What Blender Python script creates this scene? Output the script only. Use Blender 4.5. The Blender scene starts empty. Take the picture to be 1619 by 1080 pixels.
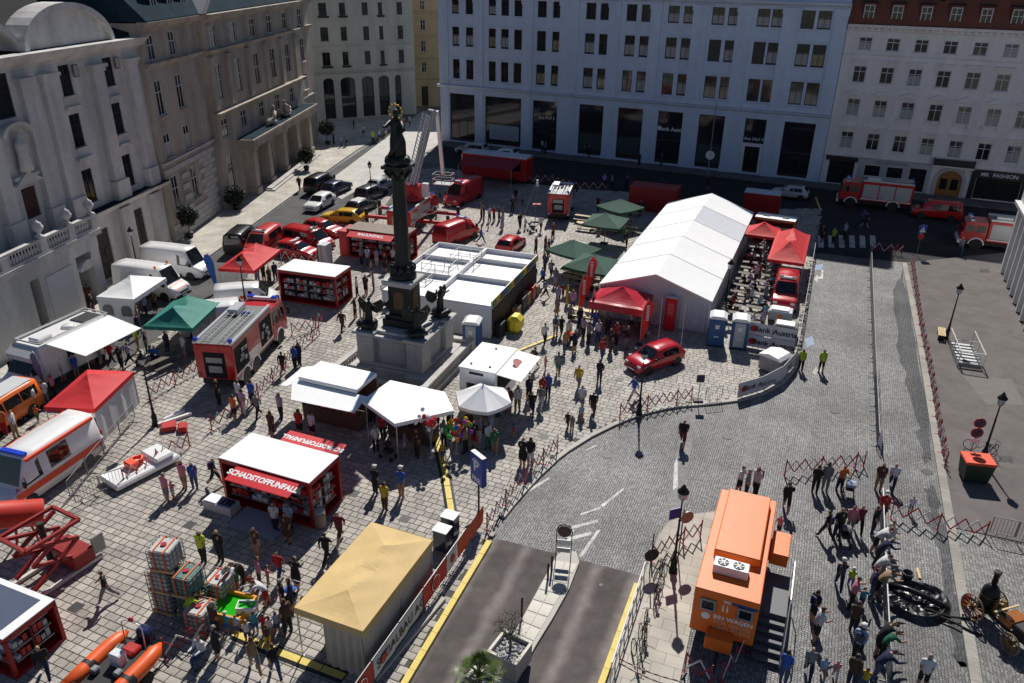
import bpy, bmesh, math, random
from mathutils import Vector, Matrix
random.seed(7)
S = bpy.context.scene
COL = S.collection
R = math.radians
PI = math.pi
# ---------------------------------------------------------------- camera
CAM_H, CAM_F, CAM_HD, CAM_ROLL = 24.5, 1245.0, 602.0, 0.0153
_p = math.atan(CAM_HD / CAM_F)
_F = Vector((0, math.cos(_p), -math.sin(_p)))
_R0 = Vector((1, 0, 0)); _U0 = _R0.cross(_F)
_R = _R0 * math.cos(CAM_ROLL) + _U0 * math.sin(CAM_ROLL)
_U = _U0 * math.cos(CAM_ROLL) - _R0 * math.sin(CAM_ROLL)
cd = bpy.data.cameras.new('camera'); cam = bpy.data.objects.new('camera', cd); COL.objects.link(cam)
cd.sensor_width = 36.0; cd.lens = CAM_F / 1619.0 * 36.0; cd.clip_end = 1500; cd.clip_start = 0.5
cam.matrix_world = Matrix(((_R.x, _U.x, -_F.x, 0), (_R.y, _U.y, -_F.y, 0), (_R.z, _U.z, -_F.z, CAM_H), (0, 0, 0, 1)))
S.camera = cam
def G(x, y, z=0.0):
    """point of the square at height z that the survey photograph shows at (x, y)"""
    d = _F * CAM_F + _R * (x - 809.5) - _U * (y - 540.0)
    t = (z - CAM_H) / d.z
    return Vector((d.x * t, d.y * t, z))
# ---------------------------------------------------------------- sky, sun, exposure
SUN_EL, SUN_AZ = R(45), R(7.5)
w = bpy.data.worlds.new('World'); S.world = w; w.use_nodes = True
nt = w.node_tree; bg = nt.nodes['Background']
sky = nt.nodes.new('ShaderNodeTexSky'); sky.sky_type = 'NISHITA'; sky.sun_disc = False
sky.sun_elevation = SUN_EL; sky.sun_rotation = SUN_AZ; sky.altitude = 200; sky.air_density = 0.8; sky.dust_density = 0.1; sky.ozone_density = 2.5
nt.links.new(sky.outputs[0], bg.inputs[0]); bg.inputs[1].default_value = 0.062
sl = bpy.data.lights.new('sun', 'SUN'); sl.energy = 5.0; sl.angle = R(0.53); sl.color = (1.0, 0.955, 0.89)
so = bpy.data.objects.new('sun', sl); COL.objects.link(so)
_sd = Vector((math.sin(SUN_AZ) * math.cos(SUN_EL), math.cos(SUN_AZ) * math.cos(SUN_EL), math.sin(SUN_EL)))
so.rotation_euler = _sd.to_track_quat('Z', 'Y').to_euler(); so.location = (0, 60, 80)
S.view_settings.view_transform = 'Standard'; S.view_settings.look = 'None'; S.view_settings.exposure = 0.0; S.view_settings.gamma = 1.0
S.cycles.max_bounces = 6; S.cycles.diffuse_bounces = 3; S.cycles.glossy_bounces = 3; S.cycles.transparent_max_bounces = 6; S.cycles.transmission_bounces = 3
S.cycles.caustics_reflective = False; S.cycles.caustics_refractive = False
# ---------------------------------------------------------------- materials
def lin(c):
    if isinstance(c, str):
        c = tuple(int(c[i:i + 2], 16) / 255 for i in (0, 2, 4))
        c = tuple(v / 12.92 if v <= .04045 else ((v + .055) / 1.055) ** 2.4 for v in c)
    return (c[0], c[1], c[2], 1)
MATS = {}
def pm(name, col, rough=.6, metal=0., var=.12, scale=2.0, bump=0., spec=.5, coat=0., stain=0., rnd=0., emit=0.):
    """principled material with grain, blotches and optional stains / per-piece variation"""
    if name in MATS: return MATS[name]
    m = bpy.data.materials.new(name); m.use_nodes = True; n = m.node_tree.nodes; l = m.node_tree.links
    b = n['Principled BSDF']; c = lin(col)
    b.inputs['Roughness'].default_value = rough; b.inputs['Metallic'].default_value = metal
    b.inputs['Specular IOR Level'].default_value = spec
    if coat: b.inputs['Coat Weight'].default_value = coat; b.inputs['Coat Roughness'].default_value = .06
    tc = n.new('ShaderNodeTexCoord'); out = None
    if var or bump:
        no = n.new('ShaderNodeTexNoise'); no.inputs['Scale'].default_value = scale; no.inputs['Detail'].default_value = 6; no.inputs['Roughness'].default_value = .65
        l.new(tc.outputs['Object'], no.inputs['Vector'])
        mr = n.new('ShaderNodeMapRange'); mr.inputs[1].default_value = .3; mr.inputs[2].default_value = .7
        mr.inputs[3].default_value = 1 - var; mr.inputs[4].default_value = 1 + var
        l.new(no.outputs['Fac'], mr.inputs[0])
        fac = mr.outputs[0]
        if rnd:
            oi = n.new('ShaderNodeObjectInfo'); ge = n.new('ShaderNodeNewGeometry')
            ad = n.new('ShaderNodeMath'); ad.operation = 'ADD'; l.new(oi.outputs['Random'], ad.inputs[0]); l.new(ge.outputs['Random Per Island'], ad.inputs[1])
            fr = n.new('ShaderNodeMath'); fr.operation = 'FRACT'; l.new(ad.outputs[0], fr.inputs[0])
            m2 = n.new('ShaderNodeMapRange'); m2.inputs[3].default_value = 1 - rnd; m2.inputs[4].default_value = 1 + rnd; l.new(fr.outputs[0], m2.inputs[0])
            mu = n.new('ShaderNodeMath'); mu.operation = 'MULTIPLY'; l.new(fac, mu.inputs[0]); l.new(m2.outputs[0], mu.inputs[1]); fac = mu.outputs[0]
        if stain:
            n2 = n.new('ShaderNodeTexNoise'); n2.inputs['Scale'].default_value = .35; n2.inputs['Detail'].default_value = 8
            mp = n.new('ShaderNodeMapping'); mp.inputs['Scale'].default_value = (1.6, 1.6, .35); l.new(tc.outputs['Object'], mp.inputs[0]); l.new(mp.outputs[0], n2.inputs['Vector'])
            m3 = n.new('ShaderNodeMapRange'); m3.inputs[1].default_value = .42; m3.inputs[2].default_value = .62; m3.inputs[3].default_value = 1.0; m3.inputs[4].default_value = 1 - stain; l.new(n2.outputs['Fac'], m3.inputs[0])
            mu = n.new('ShaderNodeMath'); mu.operation = 'MULTIPLY'; l.new(fac, mu.inputs[0]); l.new(m3.outputs[0], mu.inputs[1]); fac = mu.outputs[0]
        vm = n.new('ShaderNodeVectorMath'); vm.operation = 'SCALE'; vm.inputs[0].default_value = c[:3]; l.new(fac, vm.inputs['Scale'])
        l.new(vm.outputs[0], b.inputs['Base Color'])
        if bump:
            bp = n.new('ShaderNodeBump'); bp.inputs['Strength'].default_value = bump; bp.inputs['Distance'].default_value = .03; l.new(no.outputs['Fac'], bp.inputs['Height']); l.new(bp.outputs[0], b.inputs['Normal'])
    else:
        b.inputs['Base Color'].default_value = c
    if emit:
        b.inputs['Emission Color'].default_value = c; b.inputs['Emission Strength'].default_value = emit
    MATS[name] = m
    return m
def cobble_mat(name, col, per_m, joint=.35, warp=True, patch=.35):
    """small setts laid in arcs: cells, dark joints, pillow relief, worn light patches"""
    m = bpy.data.materials.new(name); m.use_nodes = True; n = m.node_tree.nodes; l = m.node_tree.links; b = n['Principled BSDF']
    tc = n.new('ShaderNodeTexCoord'); vec = tc.outputs['Object']
    if warp:   # fan arcs: shift rows by a repeated parabola
        sx = n.new('ShaderNodeSeparateXYZ'); mp0 = n.new('ShaderNodeMapping'); mp0.inputs['Rotation'].default_value = (0, 0, R(21.5)); l.new(vec, mp0.inputs[0]); l.new(mp0.outputs[0], sx.inputs[0])
        pp = n.new('ShaderNodeMath'); pp.operation = 'PINGPONG'; pp.inputs[1].default_value = .75; l.new(sx.outputs[0], pp.inputs[0])
        sq = n.new('ShaderNodeMath'); sq.operation = 'POWER'; sq.inputs[1].default_value = 2; l.new(pp.outputs[0], sq.inputs[0])
        ad = n.new('ShaderNodeMath'); ad.operation = 'ADD'; l.new(sx.outputs[1], ad.inputs[0]); l.new(sq.outputs[0], ad.inputs[1])
        cx = n.new('ShaderNodeCombineXYZ'); l.new(sx.outputs[0], cx.inputs[0]); l.new(ad.outputs[0], cx.inputs[1]); vec = cx.outputs[0]
    vo = n.new('ShaderNodeTexVoronoi'); vo.voronoi_dimensions = '2D'; vo.inputs['Scale'].default_value = per_m; vo.inputs['Randomness'].default_value = .42; l.new(vec, vo.inputs['Vector'])
    ed = n.new('ShaderNodeTexVoronoi'); ed.voronoi_dimensions = '2D'; ed.feature = 'DISTANCE_TO_EDGE'; ed.inputs['Scale'].default_value = per_m; ed.inputs['Randomness'].default_value = .42; l.new(vec, ed.inputs['Vector'])
    sr = n.new('ShaderNodeSeparateColor'); l.new(vo.outputs['Color'], sr.inputs[0])
    m1 = n.new('ShaderNodeMapRange'); m1.inputs[3].default_value = .62; m1.inputs[4].default_value = 1.38; l.new(sr.outputs[0], m1.inputs[0])
    m2 = n.new('ShaderNodeMapRange'); m2.inputs[1].default_value = .02; m2.inputs[2].default_value = .14; m2.inputs[3].default_value = joint; m2.inputs[4].default_value = 1; l.new(ed.outputs['Distance'], m2.inputs[0])
    no = n.new('ShaderNodeTexNoise'); no.inputs['Scale'].default_value = .16; no.inputs['Detail'].default_value = 9; no.inputs['Roughness'].default_value = .62; l.new(tc.outputs['Object'], no.inputs['Vector'])
    m3 = n.new('ShaderNodeMapRange'); m3.inputs[1].default_value = .35; m3.inputs[2].default_value = .65; m3.inputs[3].default_value = 1 - patch; m3.inputs[4].default_value = 1 + patch; l.new(no.outputs['Fac'], m3.inputs[0])
    a = n.new('ShaderNodeMath'); a.operation = 'MULTIPLY'; l.new(m1.outputs[0], a.inputs[0]); l.new(m2.outputs[0], a.inputs[1])
    a2 = n.new('ShaderNodeMath'); a2.operation = 'MULTIPLY'; l.new(a.outputs[0], a2.inputs[0]); l.new(m3.outputs[0], a2.inputs[1])
    vm = n.new('ShaderNodeVectorMath'); vm.operation = 'SCALE'; vm.inputs[0].default_value = lin(col)[:3]; l.new(a2.outputs[0], vm.inputs['Scale']); l.new(vm.outputs[0], b.inputs['Base Color'])
    bp = n.new('ShaderNodeBump'); bp.inputs['Strength'].default_value = .9; bp.inputs['Distance'].default_value = .02; l.new(m2.outputs[0], bp.inputs['Height']); l.new(bp.outputs[0], b.inputs['Normal'])
    b.inputs['Roughness'].default_value = .62
    MATS[name] = m; return m
def brick_mat(name, col, w, h, rot=0., mortar=.012, var=.25):
    """flat slab pattern for surfaces too far or too fine to build piece by piece"""
    m = bpy.data.materials.new(name); m.use_nodes = True; n = m.node_tree.nodes; l = m.node_tree.links; b = n['Principled BSDF']
    tc = n.new('ShaderNodeTexCoord'); mp = n.new('ShaderNodeMapping'); mp.inputs['Rotation'].default_value = (0, 0, rot); l.new(tc.outputs['Object'], mp.inputs[0])
    br = n.new('ShaderNodeTexBrick'); br.inputs['Scale'].default_value = 1; br.inputs['Brick Width'].default_value = w; br.inputs['Row Height'].default_value = h; br.inputs['Mortar Size'].default_value = mortar
    c = lin(col); br.inputs['Color1'].default_value = tuple(v * (1 - var) for v in c[:3]) + (1,); br.inputs['Color2'].default_value = tuple(v * (1 + var) for v in c[:3]) + (1,); br.inputs['Mortar'].default_value = tuple(v * .35 for v in c[:3]) + (1,)
    l.new(mp.outputs[0], br.inputs['Vector'])
    no = n.new('ShaderNodeTexNoise'); no.inputs['Scale'].default_value = .5; no.inputs['Detail'].default_value = 8; l.new(tc.outputs['Object'], no.inputs['Vector'])
    mr = n.new('ShaderNodeMapRange'); mr.inputs[1].default_value = .3; mr.inputs[2].default_value = .7; mr.inputs[3].default_value = .75; mr.inputs[4].default_value = 1.25; l.new(no.outputs['Fac'], mr.inputs[0])
    vm = n.new('ShaderNodeVectorMath'); vm.operation = 'SCALE'; l.new(br.outputs['Color'], vm.inputs[0]); l.new(mr.outputs[0], vm.inputs['Scale']); l.new(vm.outputs[0], b.inputs['Base Color'])
    b.inputs['Roughness'].default_value = .8
    MATS[name] = m; return m
# ---------------------------------------------------------------- mesh kit
def Z(a): return Matrix.Rotation(a, 4, 'Z')
class MB:
    def __init__(s, T=None): s.v = []; s.f = []; s.m = []; s.s = []; s.T = T
    def add(s, vs, fs, mi=0, sm=False):
        o = len(s.v); T = s.T
        s.v += [tuple(T @ Vector(p)) for p in vs] if T is not None else [tuple(p) for p in vs]
        for f in fs: s.f.append([i + o for i in f]); s.m.append(mi); s.s.append(sm)
        return s
    def box(s, x0, x1, y0, y1, z0, z1, mi=0):
        return s.add([(x0, y0, z0), (x1, y0, z0), (x1, y1, z0), (x0, y1, z0), (x0, y0, z1), (x1, y0, z1), (x1, y1, z1), (x0, y1, z1)],
                     [(3, 2, 1, 0), (4, 5, 6, 7), (0, 1, 5, 4), (1, 2, 6, 5), (2, 3, 7, 6), (3, 0, 4, 7)], mi)
    def cbox(s, x0, x1, y0, y1, z0, z1, c=.03, mi=0):
        """box with chamfered edges"""
        vs = []; idx = {}
        X = (x0, x1); Y = (y0, y1); Zz = (z0, z1)
        for i in (0, 1):
            for j in (0, 1):
                for k in (0, 1):
                    sx, sy, sz = (c if i == 0 else -c), (c if j == 0 else -c), (c if k == 0 else -c)
                    idx[i, j, k, 0] = len(vs); vs.append((X[i], Y[j] + sy, Zz[k] + sz))
                    idx[i, j, k, 1] = len(vs); vs.append((X[i] + sx, Y[j], Zz[k] + sz))
                    idx[i, j, k, 2] = len(vs); vs.append((X[i] + sx, Y[j] + sy, Zz[k]))
        fs = []
        q = lambda *a: fs.append([idx[t] for t in a])
        q((0, 0, 0, 0), (0, 0, 1, 0), (0, 1, 1, 0), (0, 1, 0, 0)); q((1, 0, 0, 0), (1, 1, 0, 0), (1, 1, 1, 0), (1, 0, 1, 0))
        q((0, 0, 0, 1), (1, 0, 0, 1), (1, 0, 1, 1), (0, 0, 1, 1)); q((0, 1, 0, 1), (0, 1, 1, 1), (1, 1, 1, 1), (1, 1, 0, 1))
        q((0, 0, 0, 2), (0, 1, 0, 2), (1, 1, 0, 2), (1, 0, 0, 2)); q((0, 0, 1, 2), (1, 0, 1, 2), (1, 1, 1, 2), (0, 1, 1, 2))
        for i in (0, 1):
            for j in (0, 1): q((i, j, 0, 0), (i, j, 0, 1), (i, j, 1, 1), (i, j, 1, 0))
        for i in (0, 1):
            for k in (0, 1): q((i, 0, k, 0), (i, 0, k, 2), (i, 1, k, 2), (i, 1, k, 0))
        for j in (0, 1):
            for k in (0, 1): q((0, j, k, 1), (0, j, k, 2), (1, j, k, 2), (1, j, k, 1))
        for i in (0, 1):
            for j in (0, 1):
                for k in (0, 1): q((i, j, k, 0), (i, j, k, 1), (i, j, k, 2))
        return s.add(vs, fs, mi)
    def bar(s, a, b, w=.05, h=None, mi=0):
        a = Vector(a); b = Vector(b); d = b - a; L = d.length
        if L < 1e-6: return s
        d /= L; up = Vector((0, 0, 1)) if abs(d.z) < .95 else Vector((0, 1, 0))
        x = d.cross(up).normalized(); y = x.cross(d); h = h or w; x *= w / 2; y *= h / 2
        return s.add([a - x - y, a + x - y, a + x + y, a - x + y, b - x - y, b + x - y, b + x + y, b - x + y],
                     [(0, 1, 2, 3), (7, 6, 5, 4), (4, 5, 1, 0), (5, 6, 2, 1), (6, 7, 3, 2), (7, 4, 0, 3)], mi)
    def cyl(s, a, b, r0, r1=None, n=10, mi=0, sm=True, cap=True):
        a = Vector(a); b = Vector(b); d = (b - a).normalized(); r1 = r0 if r1 is None else r1
        up = Vector((0, 0, 1)) if abs(d.z) < .95 else Vector((1, 0, 0)); x = d.cross(up).normalized(); y = x.cross(d)
        vs = []
        for c, r in ((a, r0), (b, r1)):
            for i in range(n):
                t = 2 * PI * i / n; vs.append(c + (x * math.cos(t) + y * math.sin(t)) * r)
        s.add(vs, [(i, i + n, (i + 1) % n + n, (i + 1) % n) for i in range(n)], mi, sm)
        if cap:
            s.add(vs[:n], [tuple(range(n))], mi); s.add(vs[n:], [tuple(range(n - 1, -1, -1))], mi)
        return s
    def tube(s, pts, r, n=6, mi=0):
        pts = [Vector(p) for p in pts]; N = len(pts); vs = []
        rr = r if isinstance(r, (list, tuple)) else [r] * N
        px = None
        for k, p in enumerate(pts):
            d = (pts[min(k + 1, N - 1)] - pts[max(k - 1, 0)]).normalized()
            if px is None:
                up = Vector((0, 0, 1)) if abs(d.z) < .9 else Vector((1, 0, 0)); px = d.cross(up).normalized()
            else: px = (px - d * px.dot(d)).normalized()
            y = px.cross(d)
            for i in range(n):
                t = 2 * PI * i / n; vs.append(p + (px * math.cos(t) + y * math.sin(t)) * rr[k])
        fs = [(k * n + i, (k + 1) * n + i, (k + 1) * n + (i + 1) % n, k * n + (i + 1) % n) for k in range(N - 1) for i in range(n)]
        fs += [tuple(range(n)), tuple(range(N * n - 1, (N - 1) * n - 1, -1))]
        return s.add(vs, fs, mi, True)
    def lathe(s, prof, n=12, c=(0, 0, 0), mi=0, sm=True, sq=(1, 1)):
        vs = []; N = len(prof)
        for r, z in prof:
            for i in range(n):
                t = 2 * PI * i / n; vs.append((c[0] + r * math.cos(t) * sq[0], c[1] + r * math.sin(t) * sq[1], c[2] + z))
        fs = [(k * n + i, k * n + (i + 1) % n, (k + 1) * n + (i + 1) % n, (k + 1) * n + i) for k in range(N - 1) for i in range(n)]
        if prof[0][0] > 1e-4: fs.append(tuple(range(n - 1, -1, -1)))
        if prof[-1][0] > 1e-4: fs.append(tuple((N - 1) * n + i for i in range(n)))
        return s.add(vs, fs, mi, sm)
    def prism(s, poly, z0, z1, mi=0):
        n = len(poly)
        ar = sum(poly[i][0] * poly[(i + 1) % n][1] - poly[(i + 1) % n][0] * poly[i][1] for i in range(n))
        if ar < 0: poly = poly[::-1]
        vs = [(p[0], p[1], z0) for p in poly] + [(p[0], p[1], z1) for p in poly]
        return s.add(vs, [tuple(range(n - 1, -1, -1)), tuple(range(n, 2 * n))] + [(i, (i + 1) % n, n + (i + 1) % n, n + i) for i in range(n)], mi)
    def extr(s, poly, ax, a0, a1, mi=0):
        """polygon in the plane across axis ax ('x': (y,z), 'y': (x,z)) extruded a0..a1"""
        n = len(poly); f = (lambda p, a: (a, p[0], p[1])) if ax == 'x' else (lambda p, a: (p[0], a, p[1]))
        vs = [f(p, a0) for p in poly] + [f(p, a1) for p in poly]
        return s.add(vs, [tuple(range(n)), tuple(range(2 * n - 1, n - 1, -1))] + [(i, n + i, n + (i + 1) % n, (i + 1) % n) for i in range(n)], mi)
    def ball(s, c, r, nu=10, nv=7, mi=0):
        if not isinstance(r, (tuple, list)): r = (r, r, r)
        prof = []; vs = []; 
        for j in range(nv + 1):
            ph = PI * j / nv
            for i in range(nu):
                t = 2 * PI * i / nu; vs.append((c[0] + r[0] * math.sin(ph) * math.cos(t), c[1] + r[1] * math.sin(ph) * math.sin(t), c[2] - r[2] * math.cos(ph)))
        return s.add(vs, [(j * nu + i, j * nu + (i + 1) % nu, (j + 1) * nu + (i + 1) % nu, (j + 1) * nu + i) for j in range(nv) for i in range(nu)], mi, True)
    def mesh(s, name, mats):
        me = bpy.data.meshes.new(name); me.from_pydata(s.v, [], s.f)
        if not isinstance(mats, (list, tuple)): mats = [mats]
        for m in mats: me.materials.append(m)
        if len(mats) > 1: me.polygons.foreach_set('material_index', s.m)
        if any(s.s): me.polygons.foreach_set('use_smooth', s.s)
        me.validate(); me.update(); return me
    def build(s, name, mats, parent=None, loc=(0, 0, 0), rz=0.):
        return link(name, s.mesh(name, mats), parent, loc, rz)
CH = {}
def link(name, me, parent=None, loc=(0, 0, 0), rz=0.):
    o = bpy.data.objects.new(name, me); COL.objects.link(o); o.location = loc
    if rz: o.rotation_euler = (0, 0, rz)
    if parent is not None: o.parent = parent; CH.setdefault(parent.name, []).append(o)
    return o
def tag(o, label, cat, group=None):
    o['label'] = label; o['category'] = cat
    if group: o['group'] = group
    return o
def thing(name, label, cat, loc=(0, 0, 0), rz=0., group=None):
    o = link(name, None, None, loc, rz); o.empty_display_size = .3
    return tag(o, label, cat, group)
def structure(o): o['kind'] = 'structure'; return o
def copy_tree(o, parent=None):
    c = o.copy(); COL.objects.link(c)
    if parent is not None: c.parent = parent; CH.setdefault(parent.name, []).append(c)
    for ch in CH.get(o.name, ()): copy_tree(ch, c)
    return c
_fonts = {}
def text(body, size, mat, parent, M, name='lettering', ext=.004, sx=1., shear=0., bold=0., align='CENTER'):
    """flat lettering; M places it (x along the line, y up the letters, z out of the face)"""
    key = (body, size, ext, sx, shear, bold, align, mat.name)
    if key not in _fonts:
        cu = bpy.data.curves.new('lettering', 'FONT'); cu.body = body; cu.size = size; cu.extrude = ext; cu.align_x = align; cu.align_y = 'CENTER'; cu.shear = shear; cu.offset = bold; cu.resolution_u = 3
        t = bpy.data.objects.new('tmp', cu); COL.objects.link(t); bpy.context.view_layer.update()
        me = bpy.data.meshes.new_from_object(t.evaluated_get(bpy.context.evaluated_depsgraph_get())); bpy.data.objects.remove(t); me.name = 'lettering'
        me.materials.clear(); me.materials.append(mat)
        if sx != 1: me.transform(Matrix.Diagonal((sx, 1, 1, 1)))
        _fonts[key] = me
    o = link(name, _fonts[key], parent); o.matrix_local = M; return o
def frame3(o, x, y):
    """matrix with origin o, x axis x, y axis y"""
    x = Vector(x).normalized(); y = Vector(y).normalized(); z = x.cross(y).normalized(); y = z.cross(x)
    return Matrix(((x.x, y.x, z.x, o[0]), (x.y, y.y, z.y, o[1]), (x.z, y.z, z.z, o[2]), (0, 0, 0, 1)))
# ================================================================ setting: ground
RZ = -0.12                                  # road level; square and pavements lie at 0
SLAB_MAT = pm('granite_slab', (.40, .37, .328), .72, var=.2, scale=9, bump=.25, rnd=.18, stain=.24)
BED = pm('joint_sand', (.085, .078, .068), .95, var=.3, scale=12)
ROADM = cobble_mat('granite_setts', (.205, .203, .2), 8.5, joint=.22)
PAVE = pm('mastic_pavement', (.17, .155, .15), .95, spec=.15, var=.10, scale=1.3, bump=.1, stain=.14)
KERBM = pm('kerb_granite', (.42, .40, .36), .75, var=.15, scale=14, rnd=.12)
FLAG = pm('pale_flagstone', (.66, .63, .55), .75, var=.10, scale=5, bump=.1, stain=.12, rnd=.08)
YEL = pm('worn_yellow_paint', (.72, .56, .12), .65, var=.14, scale=9, stain=.2)
WHT = pm('worn_white_paint', (.55, .55, .53), .7, var=.35, scale=3.5, stain=.35)
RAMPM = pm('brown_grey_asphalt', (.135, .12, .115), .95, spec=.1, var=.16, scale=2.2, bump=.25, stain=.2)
def light_bands(m, az, off, period):   # paler bands painted along the lanes for light thrown back by windows
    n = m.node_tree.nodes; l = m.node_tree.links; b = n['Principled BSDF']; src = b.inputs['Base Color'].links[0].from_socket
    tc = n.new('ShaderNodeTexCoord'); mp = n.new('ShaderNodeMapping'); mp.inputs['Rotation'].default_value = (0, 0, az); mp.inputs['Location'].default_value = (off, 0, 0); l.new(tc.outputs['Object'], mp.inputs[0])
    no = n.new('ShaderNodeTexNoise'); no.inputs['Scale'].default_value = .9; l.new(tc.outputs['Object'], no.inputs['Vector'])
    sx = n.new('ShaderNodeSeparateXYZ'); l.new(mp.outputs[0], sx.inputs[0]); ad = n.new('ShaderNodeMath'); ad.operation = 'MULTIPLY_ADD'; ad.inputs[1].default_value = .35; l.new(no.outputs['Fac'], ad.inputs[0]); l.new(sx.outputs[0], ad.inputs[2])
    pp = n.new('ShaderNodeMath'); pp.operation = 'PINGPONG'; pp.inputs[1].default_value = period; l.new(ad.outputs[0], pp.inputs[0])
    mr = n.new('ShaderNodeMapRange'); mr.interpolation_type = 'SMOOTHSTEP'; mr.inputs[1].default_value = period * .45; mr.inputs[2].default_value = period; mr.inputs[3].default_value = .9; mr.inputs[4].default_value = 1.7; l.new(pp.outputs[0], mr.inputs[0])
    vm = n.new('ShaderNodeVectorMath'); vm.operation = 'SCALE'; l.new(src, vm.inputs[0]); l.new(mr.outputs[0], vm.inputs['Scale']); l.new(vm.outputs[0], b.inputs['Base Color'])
light_bands(RAMPM, R(21), 0., .85)
mb = MB(); mb.add([(-400, -150, RZ), (400, -150, RZ), (400, 500, RZ), (-400, 500, RZ)], [(0, 1, 2, 3)])
structure(mb.build('ground', ROADM))
def sheet(name, pts, z, mat, zb=None):
    m = MB(); m.prism([(p[0], p[1]) for p in pts], z - .2 if zb is None else zb, z); return structure(m.build(name, mat))
def inside(x, y, P):
    c = False; j = len(P) - 1
    for i in range(len(P)):
        if (P[i][1] > y) != (P[j][1] > y) and x < (P[j][0] - P[i][0]) * (y - P[i][1]) / (P[j][1] - P[i][1]) + P[i][0]: c = not c
        j = i
    return c
KERB_PX = [(560, 1200), (630, 1080), (775, 845), (790, 815), (810, 790), (847, 750), (885, 715), (930, 687), (975, 665), (1010, 652), (1060, 640), (1112, 636), (1165, 630), (1203, 619), (1235, 602), (1254, 580), (1262, 550), (1275, 470), (1288, 392), (1298, 330)]
EDGE = [G(*p) for p in KERB_PX]
FAR = [G(*p) for p in [(1180, 330), (1060, 312), (1000, 304), (905, 298), (830, 290), (700, 264), (640, 270)]]
WEST = [G(*p) for p in [(600, 300), (540, 340), (440, 402), (330, 478), (215, 560), (60, 655), (-150, 790), (-420, 1000), (-420, 1250)]]
PLZ = EDGE + FAR + WEST
plaza = sheet('square_paving', PLZ, -.022, BED, -.3)
D1 = Vector((math.sin(R(113)), math.cos(R(113)))); D2 = Vector((math.sin(R(23)), math.cos(R(23))))
def slab_geo(cx, cy, lx, ly, z):
    g = .008; out = []
    for (sx, sy, zz, k) in ((-1, -1, -.05, 0), (1, -1, -.05, 0), (1, 1, -.05, 0), (-1, 1, -.05, 0), (-1, -1, 0, .012), (1, -1, 0, .012), (1, 1, 0, .012), (-1, 1, 0, .012)):
        a = sx * (lx / 2 - g - k); b = sy * (ly / 2 - g - k)
        out.append((cx + D1.x * a + D2.x * b, cy + D1.y * a + D2.y * b, z + zz + (random.uniform(-.002, .002) if zz == 0 else 0)))
    return out
SF = [(4, 7, 6, 5), (0, 4, 5, 1), (1, 5, 6, 2), (2, 6, 7, 3), (3, 7, 4, 0)]
PXY = [(p.x, p.y) for p in PLZ]; slabs = []
row = 0.36
for j in range(-60, 340):
    b = j * row; a = -75 + random.random() * .5
    while a < 75:
        L = random.choice((.36, .42, .48, .48, .54, .62)); ca = a + L / 2; a += L
        cx = D1.x * ca + D2.x * b; cy = D1.y * ca + D2.y * b
        if cy < 14 or cy > 112: continue
        if inside(cx, cy, PXY): slabs.append((cx, cy, L))
def in_view(x, y):
    d = Vector((x, y, -CAM_H)); f = d.dot(_F); return abs(d.dot(_R) / f * CAM_F) < 815 and abs(d.dot(_U) / f * CAM_F) < 545
slabs.sort(key=lambda s: s[0] ** 2 + s[1] ** 2)
near = 0; mb = MB()
for cx, cy, L in slabs:
    g = slab_geo(cx, cy, L, row, random.uniform(-.004, .004))
    if near < 300 and in_view(cx, cy):
        m = MB(); m.add([(p[0] - cx, p[1] - cy, p[2]) for p in g], [tuple(reversed(f)) for f in SF]); m.build('paving_slab', SLAB_MAT, plaza, (cx, cy, 0)); near += 1
    else: mb.add(g, [tuple(reversed(f)) for f in SF])
o = mb.build('paving_slabs', SLAB_MAT, plaza); o['kind'] = 'stuff'
def along(pts, step):
    """resample a polyline every step metres"""
    out = [pts[0].copy()]; acc = 0.
    for a, b in zip(pts, pts[1:]):
        L = (b - a).length; t = step - acc
        while t <= L: out.append(a.lerp(b, t / L)); t += step
        acc = (acc + L) % step if L else acc
    return out
def kerb(name, px, width, side, mat, top=.012, seg=1.0, pts=None):
    p = along(pts or [G(*q) for q in px], seg); e = structure(link(name, None)); e.empty_display_size = .2
    for i, (a, b) in enumerate(zip(p, p[1:])):
        def off(k):
            d = (p[min(k + 1, len(p) - 1)] - p[max(k - 1, 0)]).normalized(); return Vector((d.y, -d.x, 0)) * side * width
        g = (b - a).normalized() * .008
        a2, b2 = a + g, b - g; c = b2 + off(i + 1); d = a2 + off(i)
        m = MB(); m.prism([(q.x - a.x, q.y - a.y) for q in (a2, b2, c, d)], -.3, top + random.uniform(-.003, .003)); m.build('kerb_stone', mat, e, (a.x, a.y, 0))
    return e
kerb('square_kerb', KERB_PX[3:17], .28, 1, KERBM)
kerb('yellow_ramp_kerb', [(585, 1160), (775, 845)], .26, 1, YEL, .03)
kerb('yellow_ramp_kerb_east', [(928, 1160), (1018, 905)], .24, -1, YEL, .03)
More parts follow.
